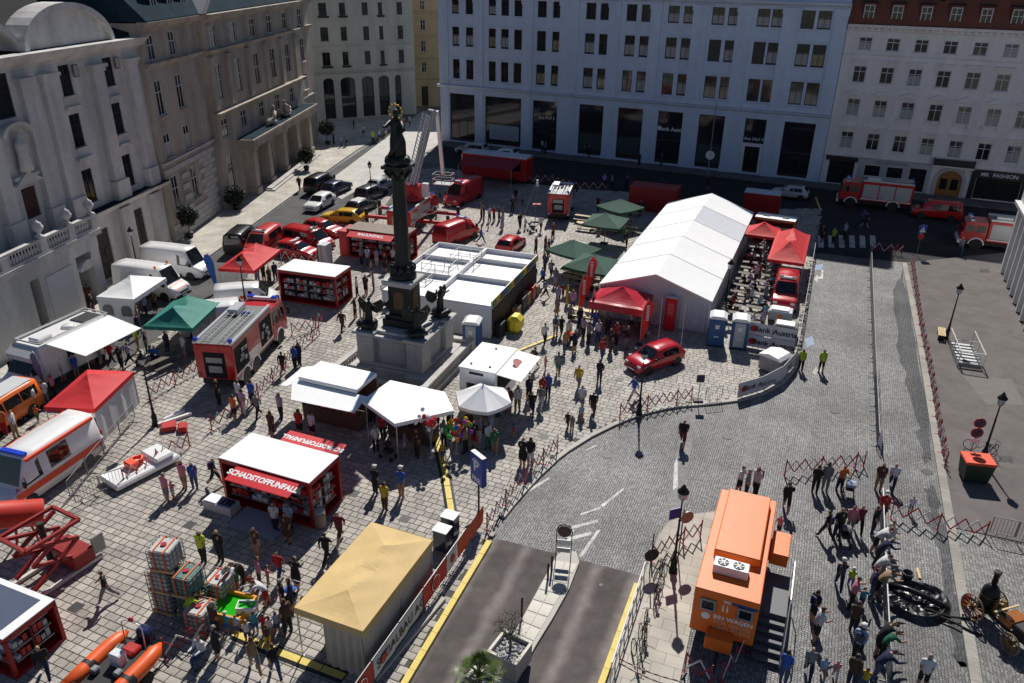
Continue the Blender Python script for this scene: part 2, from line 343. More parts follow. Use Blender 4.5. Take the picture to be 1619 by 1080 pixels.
# garage ramp lanes, traffic island
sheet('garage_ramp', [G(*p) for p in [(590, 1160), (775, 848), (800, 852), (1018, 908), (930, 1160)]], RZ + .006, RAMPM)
isl = sheet('traffic_island', [G(*p) for p in [(872, 893), (882, 876), (897, 868), (911, 873), (916, 888), (900, 930), (875, 975), (846, 1022), (800, 1110), (745, 1105), (812, 1002), (845, 942)]], 0.0, KERBM, -.3)
ia, ib = G(865, 900), G(812, 1000); ja, jb = G(908, 908), G(846, 1016)
for i in range(7):
    for k in range(2):
        def P(s, t): return (ia.lerp(ib, s)).lerp(ja.lerp(jb, s), t)
        s0, s1, t0, t1 = i / 6 + .01, (i + 1) / 6 - .01, .07 + k * .43 + .012, .07 + (k + 1) * .43 - .012
        if i == 6: s0, s1 = -.16, -.012
        q = [P(s0, t0), P(s1, t0), P(s1, t1), P(s0, t1)]; c = sum(q, Vector()) / 4
        m = MB(); m.prism([(v.x - c.x, v.y - c.y) for v in q], .0, .018); m.build('flagstone', FLAG, isl, c)
q = [G(*p) for p in [(812, 1034), (836, 1040), (800, 1105), (760, 1100)]]; c = sum(q, Vector()) / 4
m = MB(); m.prism([(v.x - c.x, v.y - c.y) for v in q], .0, .018); m.build('flagstone', FLAG, isl, c)
# pavement with bicycles between ramp and toilet wagon
FL2 = brick_mat('pavement_flags', (.45, .42, .36), .9, .6, R(21), .01, .07)
sheet('ramp_pavement', [G(*p) for p in [(955, 1110), (1020, 905), (1042, 845), (1056, 826), (1080, 815), (1148, 806), (1118, 870), (1104, 940), (1074, 1080), (1066, 1120)]], 0.0, FL2)
# east pavement and its kerb
KE = [(1426, 415), (1450, 540), (1481, 737), (1499, 850), (1535, 1080), (1552, 1180)]
sheet('east_pavement', [G(1432, 415), G(1455, 540), G(1486, 737), G(1500, 832), G(1640, 862), G(1900, 862), G(1760, 380), G(1583, 400)], 0.0, PAVE)
SET2 = cobble_mat('pale_setts', (.21, .205, .195), 7.5, joint=.3, patch=.25)
sheet('east_sett_strip', [G(1501, 834), G(1640, 864), G(1900, 864), G(1900, 1180), G(1556, 1180), G(1538, 1080)], 0.0, SET2)
kerb('east_kerb', KE, .42, -1, pm('worn_kerb_stone', (.36, .34, .30), .8, var=.18, scale=6, rnd=.15, stain=.2), .014, 1.2)
# west pavement by the church and the palace
WP = [(-80, 640), (60, 575), (165, 512), (335, 402), (485, 292), (560, 240), (640, 188)]
sheet('west_pavement', [G(*p) for p in WP] + [Vector((-22, 148, 0)), Vector((-60, 148, 0)), Vector((-60, 30, 0))], 0.0, FL2)
kerb('west_kerb', WP[2:6], .3, -1, KERBM, .012, 1.2)
sheet('bank_pavement', [Vector((-11, 116.4, 0)), Vector((39, 94.4, 0)), Vector((75, 78, 0)), Vector((80, 90, 0)), Vector((-9, 130, 0))], 0.0, PAVE)
structure(sheet('side_street_sunlit_paving', [G(*p, RZ) for p in [(505, 297), (560, 256), (640, 196), (668, 176), (694, 180), (697, 226), (655, 252), (600, 280), (566, 300), (540, 315)]], RZ + .012, pm('sunlit_street_flags', (.52, .50, .46), .85, var=.12, scale=2, stain=.15)))  # pale paving sheet; the sunlit strip is painted into colour and outline
for px in ((300, 830), (560, 780), (860, 690), (480, 600), (120, 960), (720, 560), (640, 820), (980, 600)): p = G(*px, .004); m = MB(); m.T = Matrix.Translation(p) @ Z(-R(23)); m.box(-.25, .25, -.25, .25, 0, .006); structure(m.build('drain_cover', pm('drain_iron', (.05, .05, .052), .6, metal=.4, var=.2, scale=10)))
# wet, darker setts along the east kerb, worn seams and covers in the road
WETM = cobble_mat('wet_setts', (.075, .078, .085), 8.5, joint=.3, patch=.5); WETM.node_tree.nodes['Principled BSDF'].inputs['Roughness'].default_value = .38
def blot(name, px, mat, z, n=6, amp=.35, seed=1):
    rn = random.Random(seed); q = [G(*p, z) for p in px]; out = []
    for a, b in zip(q, q[1:] + q[:1]):
        for k in range(n):
            p = a.lerp(b, k / n); out.append((p.x + rn.uniform(-amp, amp), p.y + rn.uniform(-amp, amp)))
    m = MB(); m.prism(out, z - .003, z); return structure(m.build(name, mat))
blot('wet_road', [(1426, 425), (1446, 540), (1476, 725), (1462, 730), (1452, 700), (1444, 640), (1420, 560), (1412, 500), (1414, 450)], WETM, RZ + .005, 5, .22, 2)
blot('wet_road', [(1480, 770), (1496, 850), (1528, 1050), (1512, 1050), (1494, 960), (1484, 880), (1466, 810), (1462, 770)], WETM, RZ + .005, 6, .16, 3)
SEAM = brick_mat('row_setts', (.24, .235, .23), .22, .14, R(21.5), .012, .2)
def strip(name, a, b, w, mat, z):
    a, b = G(*a, z), G(*b, z); d = (b - a).normalized(); s = Vector((d.y, -d.x, 0)) * w / 2; m = MB(); m.prism([(p.x, p.y) for p in (a - s, b - s, b + s, a + s)], z - .003, z); structure(m.build(name, mat))
strip('sett_gutter', (1053, 900), (1092, 640), .75, SEAM, RZ + .005); strip('sett_gutter', (1178, 762), (1201, 590), .55, SEAM, RZ + .005); strip('sett_gutter', (1186, 900), (1180, 770), .5, SEAM, RZ + .005)
MH = pm('cast_iron_cover', (.06, .06, .062), .6, metal=.4, var=.2, scale=10)
for px, r_ in (((950, 925), .09), ((899, 914), .07), ((1466, 746), .3), ((1150, 690), .32), ((960, 720), .3), ((1320, 650), .32)):
    p = G(*px, RZ + .008); m = MB(); m.cyl(p, p + Vector((0, 0, .012)), r_, n=20); structure(m.build('manhole_cover', MH))
PATCHM = pm('repair_asphalt', (.10, .10, .10), .95, spec=.15, var=.2, scale=4)
for i, px in enumerate(([(1548, 425), (1563, 425), (1565, 431), (1550, 431)], [(1520, 592), (1600, 600), (1619, 640), (1560, 640)], [(1580, 720), (1600, 722), (1602, 732), (1582, 730)])): blot('pavement_patch', px, PATCHM if i != 1 else pm('paler_mastic', (.20, .185, .175), .95, spec=.15, var=.1, scale=2), .005, 3, .03, i)
BACKA = pm('shade_darkened_asphalt', (.038, .038, .04), .9, spec=.2, var=.2, scale=3, bump=.15, stain=.2)  # smooth asphalt, colour lowered so it also carries the bank's deep shade
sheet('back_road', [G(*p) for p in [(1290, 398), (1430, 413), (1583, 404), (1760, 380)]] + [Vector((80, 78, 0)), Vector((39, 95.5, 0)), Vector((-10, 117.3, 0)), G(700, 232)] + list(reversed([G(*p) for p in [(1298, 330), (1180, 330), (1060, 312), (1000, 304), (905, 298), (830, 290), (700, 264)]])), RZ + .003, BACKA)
# painted markings
def mark(name, px, mat, z=RZ + .005, lift=.003):
    q = [G(*p, z) for p in px]; m = MB(); m.prism([(v.x, v.y) for v in q], z, z + lift); o = structure(m.build(name, mat)); return o
for i in range(6):
    x = 1293 + i * 16.5
    mark('crossing_stripe', [(x, 372), (x + 8.5, 373), (x + 9.5, 392), (x + .5, 391)], WHT)
mark('hatch_line', [(944, 838), (950, 838), (921, 880), (915, 880)], WHT)
mark('hatch_line', [(906, 838), (909, 838), (888, 862), (884, 862)], WHT)
mark('hatch_stripe', [(904, 832), (946, 821), (945, 826), (903, 837)], WHT)
mark('hatch_stripe', [(894, 851), (936, 840), (934, 846), (892, 857)], WHT)
mark('hatch_stripe', [(918, 812), (952, 800), (952, 803), (918, 815)], WHT)
mark('lane_line', [(948, 800), (985, 772), (987, 774), (952, 803)], WHT)
mark('lane_line', [(926, 711), (943, 703), (944, 705), (927, 713)], WHT)
mark('lane_line', [(817, 785), (868, 754), (870, 757), (820, 788)], WHT)
mark('lane_arrow', [(1284, 589), (1291, 579), (1291, 584), (1297, 584), (1298, 566), (1301, 566), (1300, 588), (1291, 588), (1290, 594)], WHT)
mark('lane_arrow', [(1287, 442), (1292, 434), (1293, 438), (1298, 437), (1299, 425), (1302, 425), (1301, 441), (1293, 441), (1293, 447)], WHT)
mark('blue_road_patch', [(1287, 420), (1301, 417), (1302, 426), (1288, 428)], pm('worn_blue_paint', (.22, .30, .42), .7, var=.3, scale=3))
mark('blue_road_patch', [(1272, 536), (1284, 531), (1288, 544), (1276, 550)], MATS['worn_blue_paint'])
mark('road_band', [(1066, 733), (1071, 722), (1072, 770), (1064, 775)], WHT)
mark('yellow_line', [(1288, 312), (1291, 311), (1298, 330), (1294, 345), (1291, 345), (1295, 330)], YEL)
# tarmac road on the west side
WR = pm('worn_tarmac', (.12, .12, .12), .95, spec=.15, var=.2, scale=5, bump=.2, stain=.2)
sheet('west_road', [G(*p, RZ) for p in [(30, 668), (235, 545), (352, 462), (455, 390), (548, 330), (618, 284), (660, 240), (675, 190), (640, 192), (485, 295), (335, 405), (165, 515), (60, 580), (-80, 645), (-80, 735)]], RZ + .006, WR)
# ================================================================ buildings
GLASS = pm('dark_window_glass', (.012, .014, .017), .07, var=0, spec=.6)
GLASS2 = pm('shop_glass', (.02, .022, .026), .05, var=0, spec=.6)
CURT = pm('window_blind', (.36, .35, .33), .8, var=.1, scale=3)
LITW = pm('lit_office', (.30, .24, .13), .8, var=.3, scale=2)
DFR = pm('dark_bronze_frame', (.02, .018, .016), .45, var=.1)
WFR = pm('white_window_frame', (.55, .55, .54), .5, var=.06)
BANKM = pm('bank_render', (.56, .63, .76), .85, var=.05, scale=1.1, bump=.05, stain=.08)
HOUSEM = pm('house_render', (.76, .71, .70), .85, var=.05, scale=1.2, bump=.05, stain=.10)
CHM = pm('church_stone', (.60, .575, .55), .85, var=.09, scale=1.5, bump=.08, stain=.25)
PALM = pm('palace_stone', (.41, .355, .295), .85, var=.11, scale=1.6, bump=.1, stain=.28)
PALB = pm('palace_plinth_stone', (.50, .48, .46), .85, var=.1, scale=2, bump=.1, stain=.2)
CORM = pm('corner_render', (.52, .51, .44), .85, var=.06, scale=1.3, stain=.15)
YELM = pm('ochre_render', (.46, .36, .21), .85, var=.08, scale=1.3, stain=.15)
ROOFR = pm('red_clay_roof', (.16, .05, .03), .8, var=.25, scale=7, bump=.3)
ROOFD = pm('dark_slate_roof', (.022, .023, .026), .9, spec=.15, var=.2, scale=4)
COPPER = pm('blue_green_copper', (.016, .034, .05), .95, spec=.1, var=.2, scale=2, stain=.2)
DARK = pm('dark_interior', (.010, .010, .011), .9, var=.2)
DOORM = pm('dark_door_wood', (.03, .022, .018), .6, var=.2, scale=6)
_wc = {}
def facade(root, W, H, D, ops, mat, rec=.28, name='wall', x0=0., y0=0., z0=0., kind=None):
    """front wall with real openings and reveals, closed block behind"""
    us = sorted({x0, x0 + W} | {round(v, 3) for o in ops for v in o[:2]}); zs = sorted({z0, z0 + H} | {round(v, 3) for o in ops for v in o[2:4]})
    m = MB(); n = {}
    def V(i, j):
        if (i, j) not in n: n[i, j] = len(m.v); m.v.append((us[i], y0, zs[j]))
        return n[i, j]
    for i in range(len(us) - 1):
        for j in range(len(zs) - 1):
            cu, cz = (us[i] + us[i + 1]) / 2, (zs[j] + zs[j + 1]) / 2
            if any(o[0] < cu < o[1] and o[2] < cz < o[3] for o in ops): continue
            m.f.append([V(i, j), V(i + 1, j), V(i + 1, j + 1), V(i, j + 1)]); m.m.append(0); m.s.append(False)
    for o in ops:
        a, b, c, d = o[:4]; y1 = y0 + rec
        m.add([(a, y0, c), (b, y0, c), (b, y0, d), (a, y0, d), (a, y1, c), (b, y1, c), (b, y1, d), (a, y1, d)], [(0, 4, 5, 1), (1, 5, 6, 2), (2, 6, 7, 3), (3, 7, 4, 0)])
    x1, y1, z1 = x0 + W, y0 + D, z0 + H; yb = y0 + rec + .06
    m.add([(x0, y0, z0), (x1, y0, z0), (x1, y1, z0), (x0, y1, z0), (x0, y0, z1), (x1, y0, z1), (x1, y1, z1), (x0, y1, z1)], [(4, 5, 6, 7), (1, 2, 6, 5), (2, 3, 7, 6), (3, 0, 4, 7)])
    return m.build(name, mat, root)
def window(root, a, b, c, d, y=.2, fr=None, gl=None, mull=1, trans=.62, fw=.07, sill=None, sillmat=None, name='window', back=None):
    """frame with mullion and transom, glass pane behind, optional sill"""
    fr = fr or DFR; gl = gl or GLASS; w, h = round(b - a, 2), round(d - c, 2)
    k = (w, h, fr.name, mull, trans, fw)
    if k not in _wc:
        m = MB(); t = .07
        m.box(0, fw, 0, t, 0, h); m.box(w - fw, w, 0, t, 0, h); m.box(fw, w - fw, 0, t, 0, fw); m.box(fw, w - fw, 0, t, h - fw, h)
        for i in range(mull):
            x = w * (i + 1) / (mull + 1); m.box(x - fw * .4, x + fw * .4, .005, t - .005, fw, h - fw)
        if trans: m.box(fw, w - fw, .003, t - .003, h * trans - fw * .4, h * trans + fw * .4)
        _wc[k] = m.mesh('window', fr)
    k2 = (w, h, gl.name, 'pane')
    if k2 not in _wc:
        m = MB(); m.box(.01, w - .01, .035, .05, .01, h - .01); _wc[k2] = m.mesh('pane', gl)
    o = link(name, _wc[k], root, (a, y, c)); link('pane', _wc[k2], o)
    if sill:
        k3 = (w, sill, 'sill', (sillmat or fr).name)
        if k3 not in _wc:
            m = MB(); m.box(-.12, w + .12, -sill, .05, -.14, -.003); _wc[k3] = m.mesh('sill', sillmat or fr)
        link('sill', _wc[k3], o, (0, -y - .002, 0))
    if back:
        k4 = (w, h, back.name, 'blind')
        if k4 not in _wc:
            m = MB(); m.box(.08, w - .08, .02, .03, h * .08, h * .58); _wc[k4] = m.mesh('blind', back)
        link('blind', _wc[k4], o)
    return o
def cornice(root, x0, x1, z, prof, mat, name='cornice', y=0., ret=True):
    """moulding: prof = [(projection, height above z)...] from bottom to top"""
    m = MB(); p = [(y + .05, z + prof[0][1])] + [(y - a, z + b) for a, b in prof] + [(y + .05, z + prof[-1][1])]
    m.extr(p, 'x', x0, x1); return m.build(name, mat, root)
CP = [(.05, 0), (.12, .12), (.3, .2), (.34, .36), (.38, .4)]
# ---------------------------------------------------------------- bank palace
A, B = Vector((-11.08, 119.86, 0)), Vector((37.17, 98.57, 0)); AX = math.atan2((B - A).y, (B - A).x)
bank = thing('bank_building', 'long pale blue white office palace with dark shopfronts across the far side of the square', 'building', A, AX)
gf = [(1.57, 5.65), (7.3, 13.1), (14.75, 18.8), (21.65, 25.5), (27.2, 31.0), (32.7, 36.5), (38.1, 41.85), (43.95, 46.55), (48.7, 52.45)]
bays = [[(2.15, 3.25), (4.3, 5.45)], [(7.85, 8.95), (9.75, 10.9), (11.7, 12.9)], [(15.1, 16.4), (17.3, 18.6)], [(21.95, 23.3), (23.9, 25.25)], [(27.4, 28.75), (29.35, 30.7)], [(32.8, 34.2), (34.75, 36.15)], [(38.25, 39.75), (40.2, 41.65)], [(43.65, 45.1), (45.35, 46.8)], [(48.7, 50.2), (50.55, 52.05)]]
rows = [(9.1, 11.75), (13.5, 16.05), (17.75, 19.75), (21.6, 23.6), (25.3, 27.0)]
ops = [(a, b, .25, 7.0) for a, b in gf]
for bi, by in enumerate(bays):
    for a, b in by: ops += [(a, b, c, d) for c, d in rows]
facade(bank, 53.9, 30.5, 16, ops, BANKM, .32)
random.seed(3)
for ri, (c, d) in enumerate(rows[:3]):
    for bi, by in enumerate(bays):
        for a, b in by:
            r = random.random()
            window(bank, a, b, c, d, .2, DFR, GLASS, 1, .55, .08, .16, BANKM, back=CURT if r > .66 else (LITW if r < .14 else None))
            m = MB(); m.box(a - .1, b + .1, -.12, 0, d + .16, d + .3); m.build('lintel', BANKM, bank)
for c, d in rows[3:]:
    for by in bays:
        for a, b in by: window(bank, a, b, c, d, .2, DFR, GLASS, 1, .55, .08)
TEAL = pm('grey_green_shutter', (.03, .05, .05), .6, var=.1)
for i, (a, b) in enumerate(gf):
    sh = link('shopfront', None, bank, (a, .22, .25)); W_ = b - a
    m = MB(); m.box(0, W_, .04, .06, 0, 6.75); m.build('pane', GLASS2, sh)
    m = MB(); [m.box(x - .05, x + .05, 0, .039, 0, 6.75) for x in (.05, W_ - .05)]; m.box(.1, W_ - .1, 0, .039, 6.62, 6.75); m.box(.1, W_ - .1, 0, .039, 2.9, 3.05); m.box(.1, W_ - .1, 0, .039, 0, .35)
    for k in range(1, 3 if W_ > 3 else 2): x = W_ * k / (3 if W_ > 3 else 2); m.box(x - .03, x + .03, .002, .037, .35, 2.9)
    m.build('frame', DFR, sh)
    if i in (3, 4, 6): m = MB(); m.box(.12, W_ - .12, .012, .03, .5, 2.85); m.build('roller_blind', TEAL, sh)
    if i == 1: m = MB(); m.box(.6, W_ - .5, .0, .02, .7, 2.8); m.build('window_poster', pm('pale_poster', (.30, .36, .42), .7, var=.25, scale=2.5), sh)
    if i == 7: m = MB(); m.box(-.0, .35, -.3, .03, 0, 3.7); m.box(W_ - .35, W_, -.3, .03, 0, 3.7); m.box(.35, W_ - .35, -.3, .03, 3.3, 3.7); m.build('stone_door_surround', HOUSEM, sh)
SIGNW = pm('white_sign_letter', (.75, .76, .78), .5, var=0)
XZ = lambda x, y, z: Matrix(((1, 0, 0, x), (0, 0, -1, y), (0, 1, 0, z), (0, 0, 0, 1)))   # upright on a facade
text('Am Hof 2', .62, SIGNW, bank, XZ(16.8, .2, 4.7)); text('Bank Austria', .72, SIGNW, bank, XZ(34.75, .2, 4.7), bold=.012)
text('Am Hof 4', .62, SIGNW, bank, XZ(45.25, .2, 4.45))
m = MB(); m.cyl((32.95, .21, 4.75), (32.95, .17, 4.75), .3, n=14); m.build('bank_emblem', SIGNW, bank)
cornice(bank, -.35, 54.0, 7.75, [(.06, 0), (.14, .1), (.34, .2), (.4, .38), (.42, .42)], BANKM)
cornice(bank, -.35, 54.0, 20.0, [(.06, 0), (.2, .2), (.55, .35), (.7, .6), (.72, .66)], BANKM)
cornice(bank, -.35, 54.0, 29.6, [(.06, 0), (.4, .3), (.9, .5), (1.0, .8)], BANKM)
for i, (a, b) in enumerate([(0, 1.5), (5.6, 7.0), (12.95, 14.5), (18.4, 21.0), (25.1, 26.65), (30.6, 32.0), (35.95, 37.85), (41.35, 43.1), (46.6, 48.4), (52.35, 53.85)]):
    m = MB(); m.box(a, b, -.16, 0, 8.2, 19.3); m.box(a - .1, b + .1, -.26, 0, 19.3, 19.998); m.build('pilaster', BANKM, bank)
    m = MB(); m.box(a + .05, b - .05, -.1, 0, 0.6, 7.74); m.box(a, b, -.16, 0, 0, .6); m.build('pier', BANKM, bank)
for i, by in enumerate(bays):
    m = MB(); m.box(by[0][0] - .35, by[-1][1] + .35, -.12, 0, 8.2, 8.85); m.build('apron_panel', BANKM, bank)
m = MB(); m.box(0, 53.9, .6, 15, 30.5, 31.6); m.build('attic_roof', ROOFD, bank)
# ---------------------------------------------------------------- house with the red roof
ux = Vector((math.cos(AX), math.sin(AX), 0))
HA = A + ux * 53.95
house = thing('beige_town_house', 'beige five storey town house with red tiled roof and dormers right of the bank', 'building', HA, AX)
HZ = -.35
cols = [(1.5 + 2.95 * i, 2.9 + 2.95 * i) for i in range(9)]
hr = [(4.5, 6.45), (8.35, 10.3), (12.15, 14.0), (15.75, 17.15)]
ops = [(a, b, c, d) for a, b in cols for c, d in hr]
shops = [(.75, 3.7, .1, 3.2), (4.9, 6.6, .6, 2.7), (7.4, 9.1, .6, 2.7), (9.9, 11.7, .1, 2.9), (13.0, 15.6, 0, 3.0), (17.0, 21.6, .1, 3.1), (22.6, 26.0, .1, 3.1)]
facade(house, 29, 18.4, 13, ops + shops, HOUSEM, .25, z0=0)
for a, b in cols:
    for ri, (c, d) in enumerate(hr):
        r = random.random()
        window(house, a, b, c, d, .1, WFR, GLASS, 1, .66, .09, .16, HOUSEM, back=CURT if r > .7 else None)
        m = MB()
        if ri < 3:
            m.box(a - .14, a - .002, -.06, 0, c - .1, d + .12); m.box(b + .002, b + .14, -.06, 0, c - .1, d + .12); m.box(a - .14, b + .14, -.07, 0, d + .12, d + .32)
            m.build('architrave', HOUSEM, house); m = MB()
            if ri == 1: m.extr([(a - .32, d + .62), (b + .32, d + .62), ((a + b) / 2, d + 1.08)], 'y', -.26, 0); m.box(a - .34, b + .34, -.3, 0, d + .52, d + .62)
            else: m.box(a - .3, b + .3, -.28, 0, d + .55, d + .68); m.box(a - .2, b + .2, -.16, 0, d + .45, d + .548)
            m.build('window_hood', HOUSEM, house)
        if ri == 1:
            m = MB(); m.box(a - .12, a + .06, -.2, 0, c - .45, c - .145); m.box(b - .06, b + .12, -.2, 0, c - .45, c - .145); m.build('console', HOUSEM, house)
cornice(house, .02, 29, 15.2, [(.04, 0), (.12, .05), (.12, .12)], HOUSEM, 'string_course')
cornice(house, .02, 29, 17.75, [(.05, 0), (.15, .1), (.2, .35), (.5, .45), (.6, .7), (.62, .75)], HOUSEM)
m = MB()
for i in range(41): x = .4 + i * .7; m.box(x, x + .28, -.42, -.16, 17.92, 18.18)
m.build('cornice_brackets', HOUSEM, house)
cornice(house, .02, 29, 3.45, [(.04, 0), (.16, .06), (.2, .2)], HOUSEM, 'shop_cornice')
rf = link('roof', None, house)
m = MB(); m.extr([(-.3, 18.55), (3.2, 28.6), (10, 29.5), (13, 18.55)], 'x', .05, 29); m.build('tiled_slope', ROOFR, rf)
for i in range(9):
    a = 1.3 + 2.95 * i; dm = link('dormer', None, house, (a, 0, 18.62))
    m = MB(); m.box(0, 1.35, -.02, 1.2, 0, 2.15); m.build('dormer_wall', ROOFR, dm)
    window(dm, .12, 1.23, .2, 1.95, -.09, WFR, GLASS, 1, .6, .09)
    m = MB(); m.box(-.1, 1.45, -.2, 1.6, 2.15, 2.3); m.build('dormer_roof', ROOFD, dm)
for x in (8.9, 18.7):
    m = MB(); m.box(x, x + .6, .6, 1.6, 18.6, 22.5); m.build('chimney', ROOFD, rf)
BLK = pm('black_shop_front', (.012, .012, .013), .35, var=.1)
PALES = pm('pale_shop_front', (.46, .45, .46), .6, var=.05)
m = MB(); m.box(4.1, 12.2, -.12, 0, 2.85, 3.44); m.box(4.1, 4.85, -.08, 0, .05, 2.85); m.box(6.65, 7.35, -.08, 0, .05, 2.85); m.box(9.15, 9.85, -.08, 0, .05, 2.85); m.box(11.75, 12.2, -.08, 0, .05, 2.85); m.build('pale_shop_surround', PALES, house)
text('VALDEPASSION', .5, pm('dark_sign_letter', (.05, .05, .055), .6, var=0), house, XZ(7.7, -.122, 3.15), sx=1.05)
m = MB(); m.box(16.4, 22.1, -.2, 0, 2.5, 3.44); m.box(16.4, 16.95, -.14, 0, .05, 2.5); m.box(21.65, 22.1, -.14, 0, .05, 2.5); m.build('black_shop_surround', BLK, house)
text('MK  FASHION', .62, SIGNW, house, XZ(19.2, -.202, 2.98), bold=.008)
m = MB(); m.box(.3, 3.95, -.15, 0, 2.9, 3.43); m.build('black_fascia', BLK, house)
for s in shops:
    if s[0] == 13.0: continue
    window(house, *s, .1, BLK, GLASS2, 1, .7, .09, name='shop_window')
m = MB(); pts = [(13.0, 0), (13.0, 1.75)] + [(14.3 - 1.3 * math.cos(t), 1.75 + 1.25 * math.sin(t)) for t in [PI * k / 10 for k in range(1, 10)]] + [(15.6, 1.75), (15.6, 0)]
m.extr(pts, 'y', .08, .2); dr = m.build('arched_door', pm('varnished_oak', (.30, .13, .03), .4, var=.2, scale=5), house)
m = MB(); [m.box(x, x + .75, .05, .079, .75, 2.0) for x in (13.35, 14.5)]; m.build('door_pane', GLASS, dr)
m = MB(); o1 = [(14.3 - 1.75 * math.cos(t), 1.75 + 1.6 * math.sin(t)) for t in [PI * k / 12 for k in range(13)]]; o2 = [(14.3 - 1.32 * math.cos(t), 1.75 + 1.25 * math.sin(t)) for t in [PI * k / 12 for k in range(13)]]
for k in range(12): m.extr([o1[k], o1[k + 1], o2[k + 1], o2[k]], 'y', -.1, .1)
m.box(12.55, 12.98, -.1, .1, 0, 1.75); m.box(15.62, 16.05, -.1, .1, 0, 1.75); m.build('door_arch', PALES, house)
bl = link('balcony', None, house)
m = MB(); m.box(12.1, 16.5, -.85, 0, 3.46, 3.62); m.build('balcony_slab', HOUSEM, bl)
m = MB(); m.box(12.15, 16.45, -.82, -.74, 3.62, 4.4); m.box(12.15, 12.23, -.74, 0, 3.62, 4.4); m.box(16.37, 16.45, -.74, 0, 3.62, 4.4); m.build('balcony_parapet', pm('dark_iron', (.025, .026, .03), .5, metal=.3, var=.2, scale=8), bl)
# ---------------------------------------------------------------- church front
CA = Vector((-35.56, 48.9, 0)); CB = Vector((-32.6, 69.5, 0)); CX = math.atan2((CB - CA).y, (CB - CA).x)
church = thing('church', 'grey white baroque church front with giant pilasters, balcony and curved pediment at far left', 'church', CA, CX)
cw = [(12.1, 13.35), (17.4, 18.62)]; cr = [(6.6, 9.25), (11.0, 13.5), (14.85, 17.05)]
ops = [(a, b, c, d) for a, b in cw for c, d in cr]
doors = [(11.9, 13.8, .1, 4.25), (17.5, 18.9, .1, 4.5), (6.85, 8.15, .1, 3.0), (.1, 1.95, .1, 4.1)]
nic = [(5.5, 6.95, 7.3, 9.5), (4.9, 6.9, 14.3, 17.2)]
facade(church, 28.6, 18.0, 20, ops + doors + nic, CHM, .16, x0=-6)
for a, b in cw:
    for c, d in cr:
        window(church, a, b, c, d, .07, DFR, GLASS, 1, .66, .07, .2, CHM)
        m = MB(); m.box(a - .25, b + .25, -.3, 0, c - .95, c - .75); m.build('window_hood', CHM, church)
    cs = link('open_casement', None, church, (b + .02, -.28, 16.1)); m = MB(); m.box(0, .62, 0, .05, 0, .9); m.box(.06, .56, -.004, .054, .06, .84, 1); m.build('sash', [DFR, CURT], cs)
for a, b, c, d in doors: m = MB(); m.box(a, b, .12, .2, c, d); [m.box(a + .12 + k * (b - a) / 2, a + (k + 1) * (b - a) / 2 - .12, .08, .12, c + .3 + j * 1.3, c + 1.3 + j * 1.3) for k in (0, 1) for j in range(int((d - c - .3) // 1.3))]; m.build('door', DOORM, church)
m = MB(); m.box(5.5, 6.95, .12, .2, 7.3, 9.5); m.build('door', pm('dark_red_door', (.05, .012, .012), .6, var=.1), church)
window(church, 4.9, 6.9, 14.3, 17.2, .07, DFR, GLASS, 2, .6, .08)
for a, b in ((9.7, 11.3), (15.35, 17.0), (20.0, 21.5), (3.2, 4.6), (7.4, 8.7)):
    m = MB(); m.box(a + .12, b - .12, -.4, 0, 7.6, 16.2); m.box(a - .05, b + .05, -.6, 0, 6.05, 7.6); m.box(a, b, -.5, 0, 16.2, 16.5); m.box(a - .15, b + .15, -.65, 0, 16.5, 16.75); m.build('pilaster', CHM, church)
    m = MB(); m.box(a + .05, b - .05, -.45, 0, .6, 5.3); m.box(a - .05, b + .05, -.55, 0, 0, .6); m.build('pedestal_pier', CHM, church)
cornice(church, -6, 22.6, 17.3, [(.1, 0), (.2, .2), (.5, .3), (.9, .7), (1.1, .9), (1.12, 1.0)], CHM)
cornice(church, 9.3, 22.6, 5.3, [(.1, 0), (.2, .15), (.6, .3), (.85, .6), (.86, .7)], CHM, 'lower_cornice')
m = MB(); m.box(9.3, 22.6, -.9, 0, 6.001, 6.04); m.build('cornice_flashing', ROOFD, church)
# porch with terrace, balustrade and urns
po = link('porch', None, church)
m = MB(); m.box(-6, 2.2 - .6, -2.2, 0, 0, 5.2); m.box(1.6, 9.3, -2.2, -.1, 4.2, 5.2); m.box(2.6, 6.6, -2.1, -.1, 0, 4.2); m.box(8.3, 9.3, -2.15, -.1, 0, 4.2); m.build('porch_body', CHM, po)
m = MB(); m.box(3.2, 6.0, -2.16, -2.1, .5, 3.9); m.build('blank_panel', pm('white_panel', (.5, .5, .5), .8, var=.04), po)
m = MB(); m.box(-6, 9.6, -2.5, 0, 5.2, 5.62); m.build('porch_cornice', CHM, po)
m = MB(); m.box(-6, 9.3, -1.9, -.02, 5.621, 5.66); m.build('terrace_floor', ROOFD, po)
bal = link('balustrade', None, church)
m = MB(); m.box(-6, 9.5, -2.4, -2.05, 5.62, 5.8); m.box(-6, 9.5, -2.42, -2.03, 6.55, 6.75); [m.box(x, x + .7, -2.44, -2.0, 5.8, 6.55) for x in (-4.5, -.6, 3.2, 6.2, 8.8)]; m.build('balustrade_rails', CHM, bal)
BP = [(.09, 0), (.09, .06), (.06, .1), (.11, .25), (.12, .32), (.06, .5), (.05, .6), (.09, .68), (.09, .75)]
k = MB().lathe(BP, 8).mesh('baluster', CHM)
for i in range(48):
    x = -5.6 + i * .3
    if not any(q - .1 < x < q + .8 for q in (-4.5, -.6, 3.2, 6.2, 8.8)): link('baluster', k, bal, (x, -2.22, 5.8))
for x in (3.55, 6.55, 9.15):
    m = MB(); m.lathe([(.3, 0), (.3, .12), (.14, .2), (.12, .35), (.34, .6), (.38, .8), (.26, .92), (.3, 1.0), (.12, 1.15), (.0, 1.3)], 12, (x, -2.22, 6.76)); m.build('urn', CHM, bal)
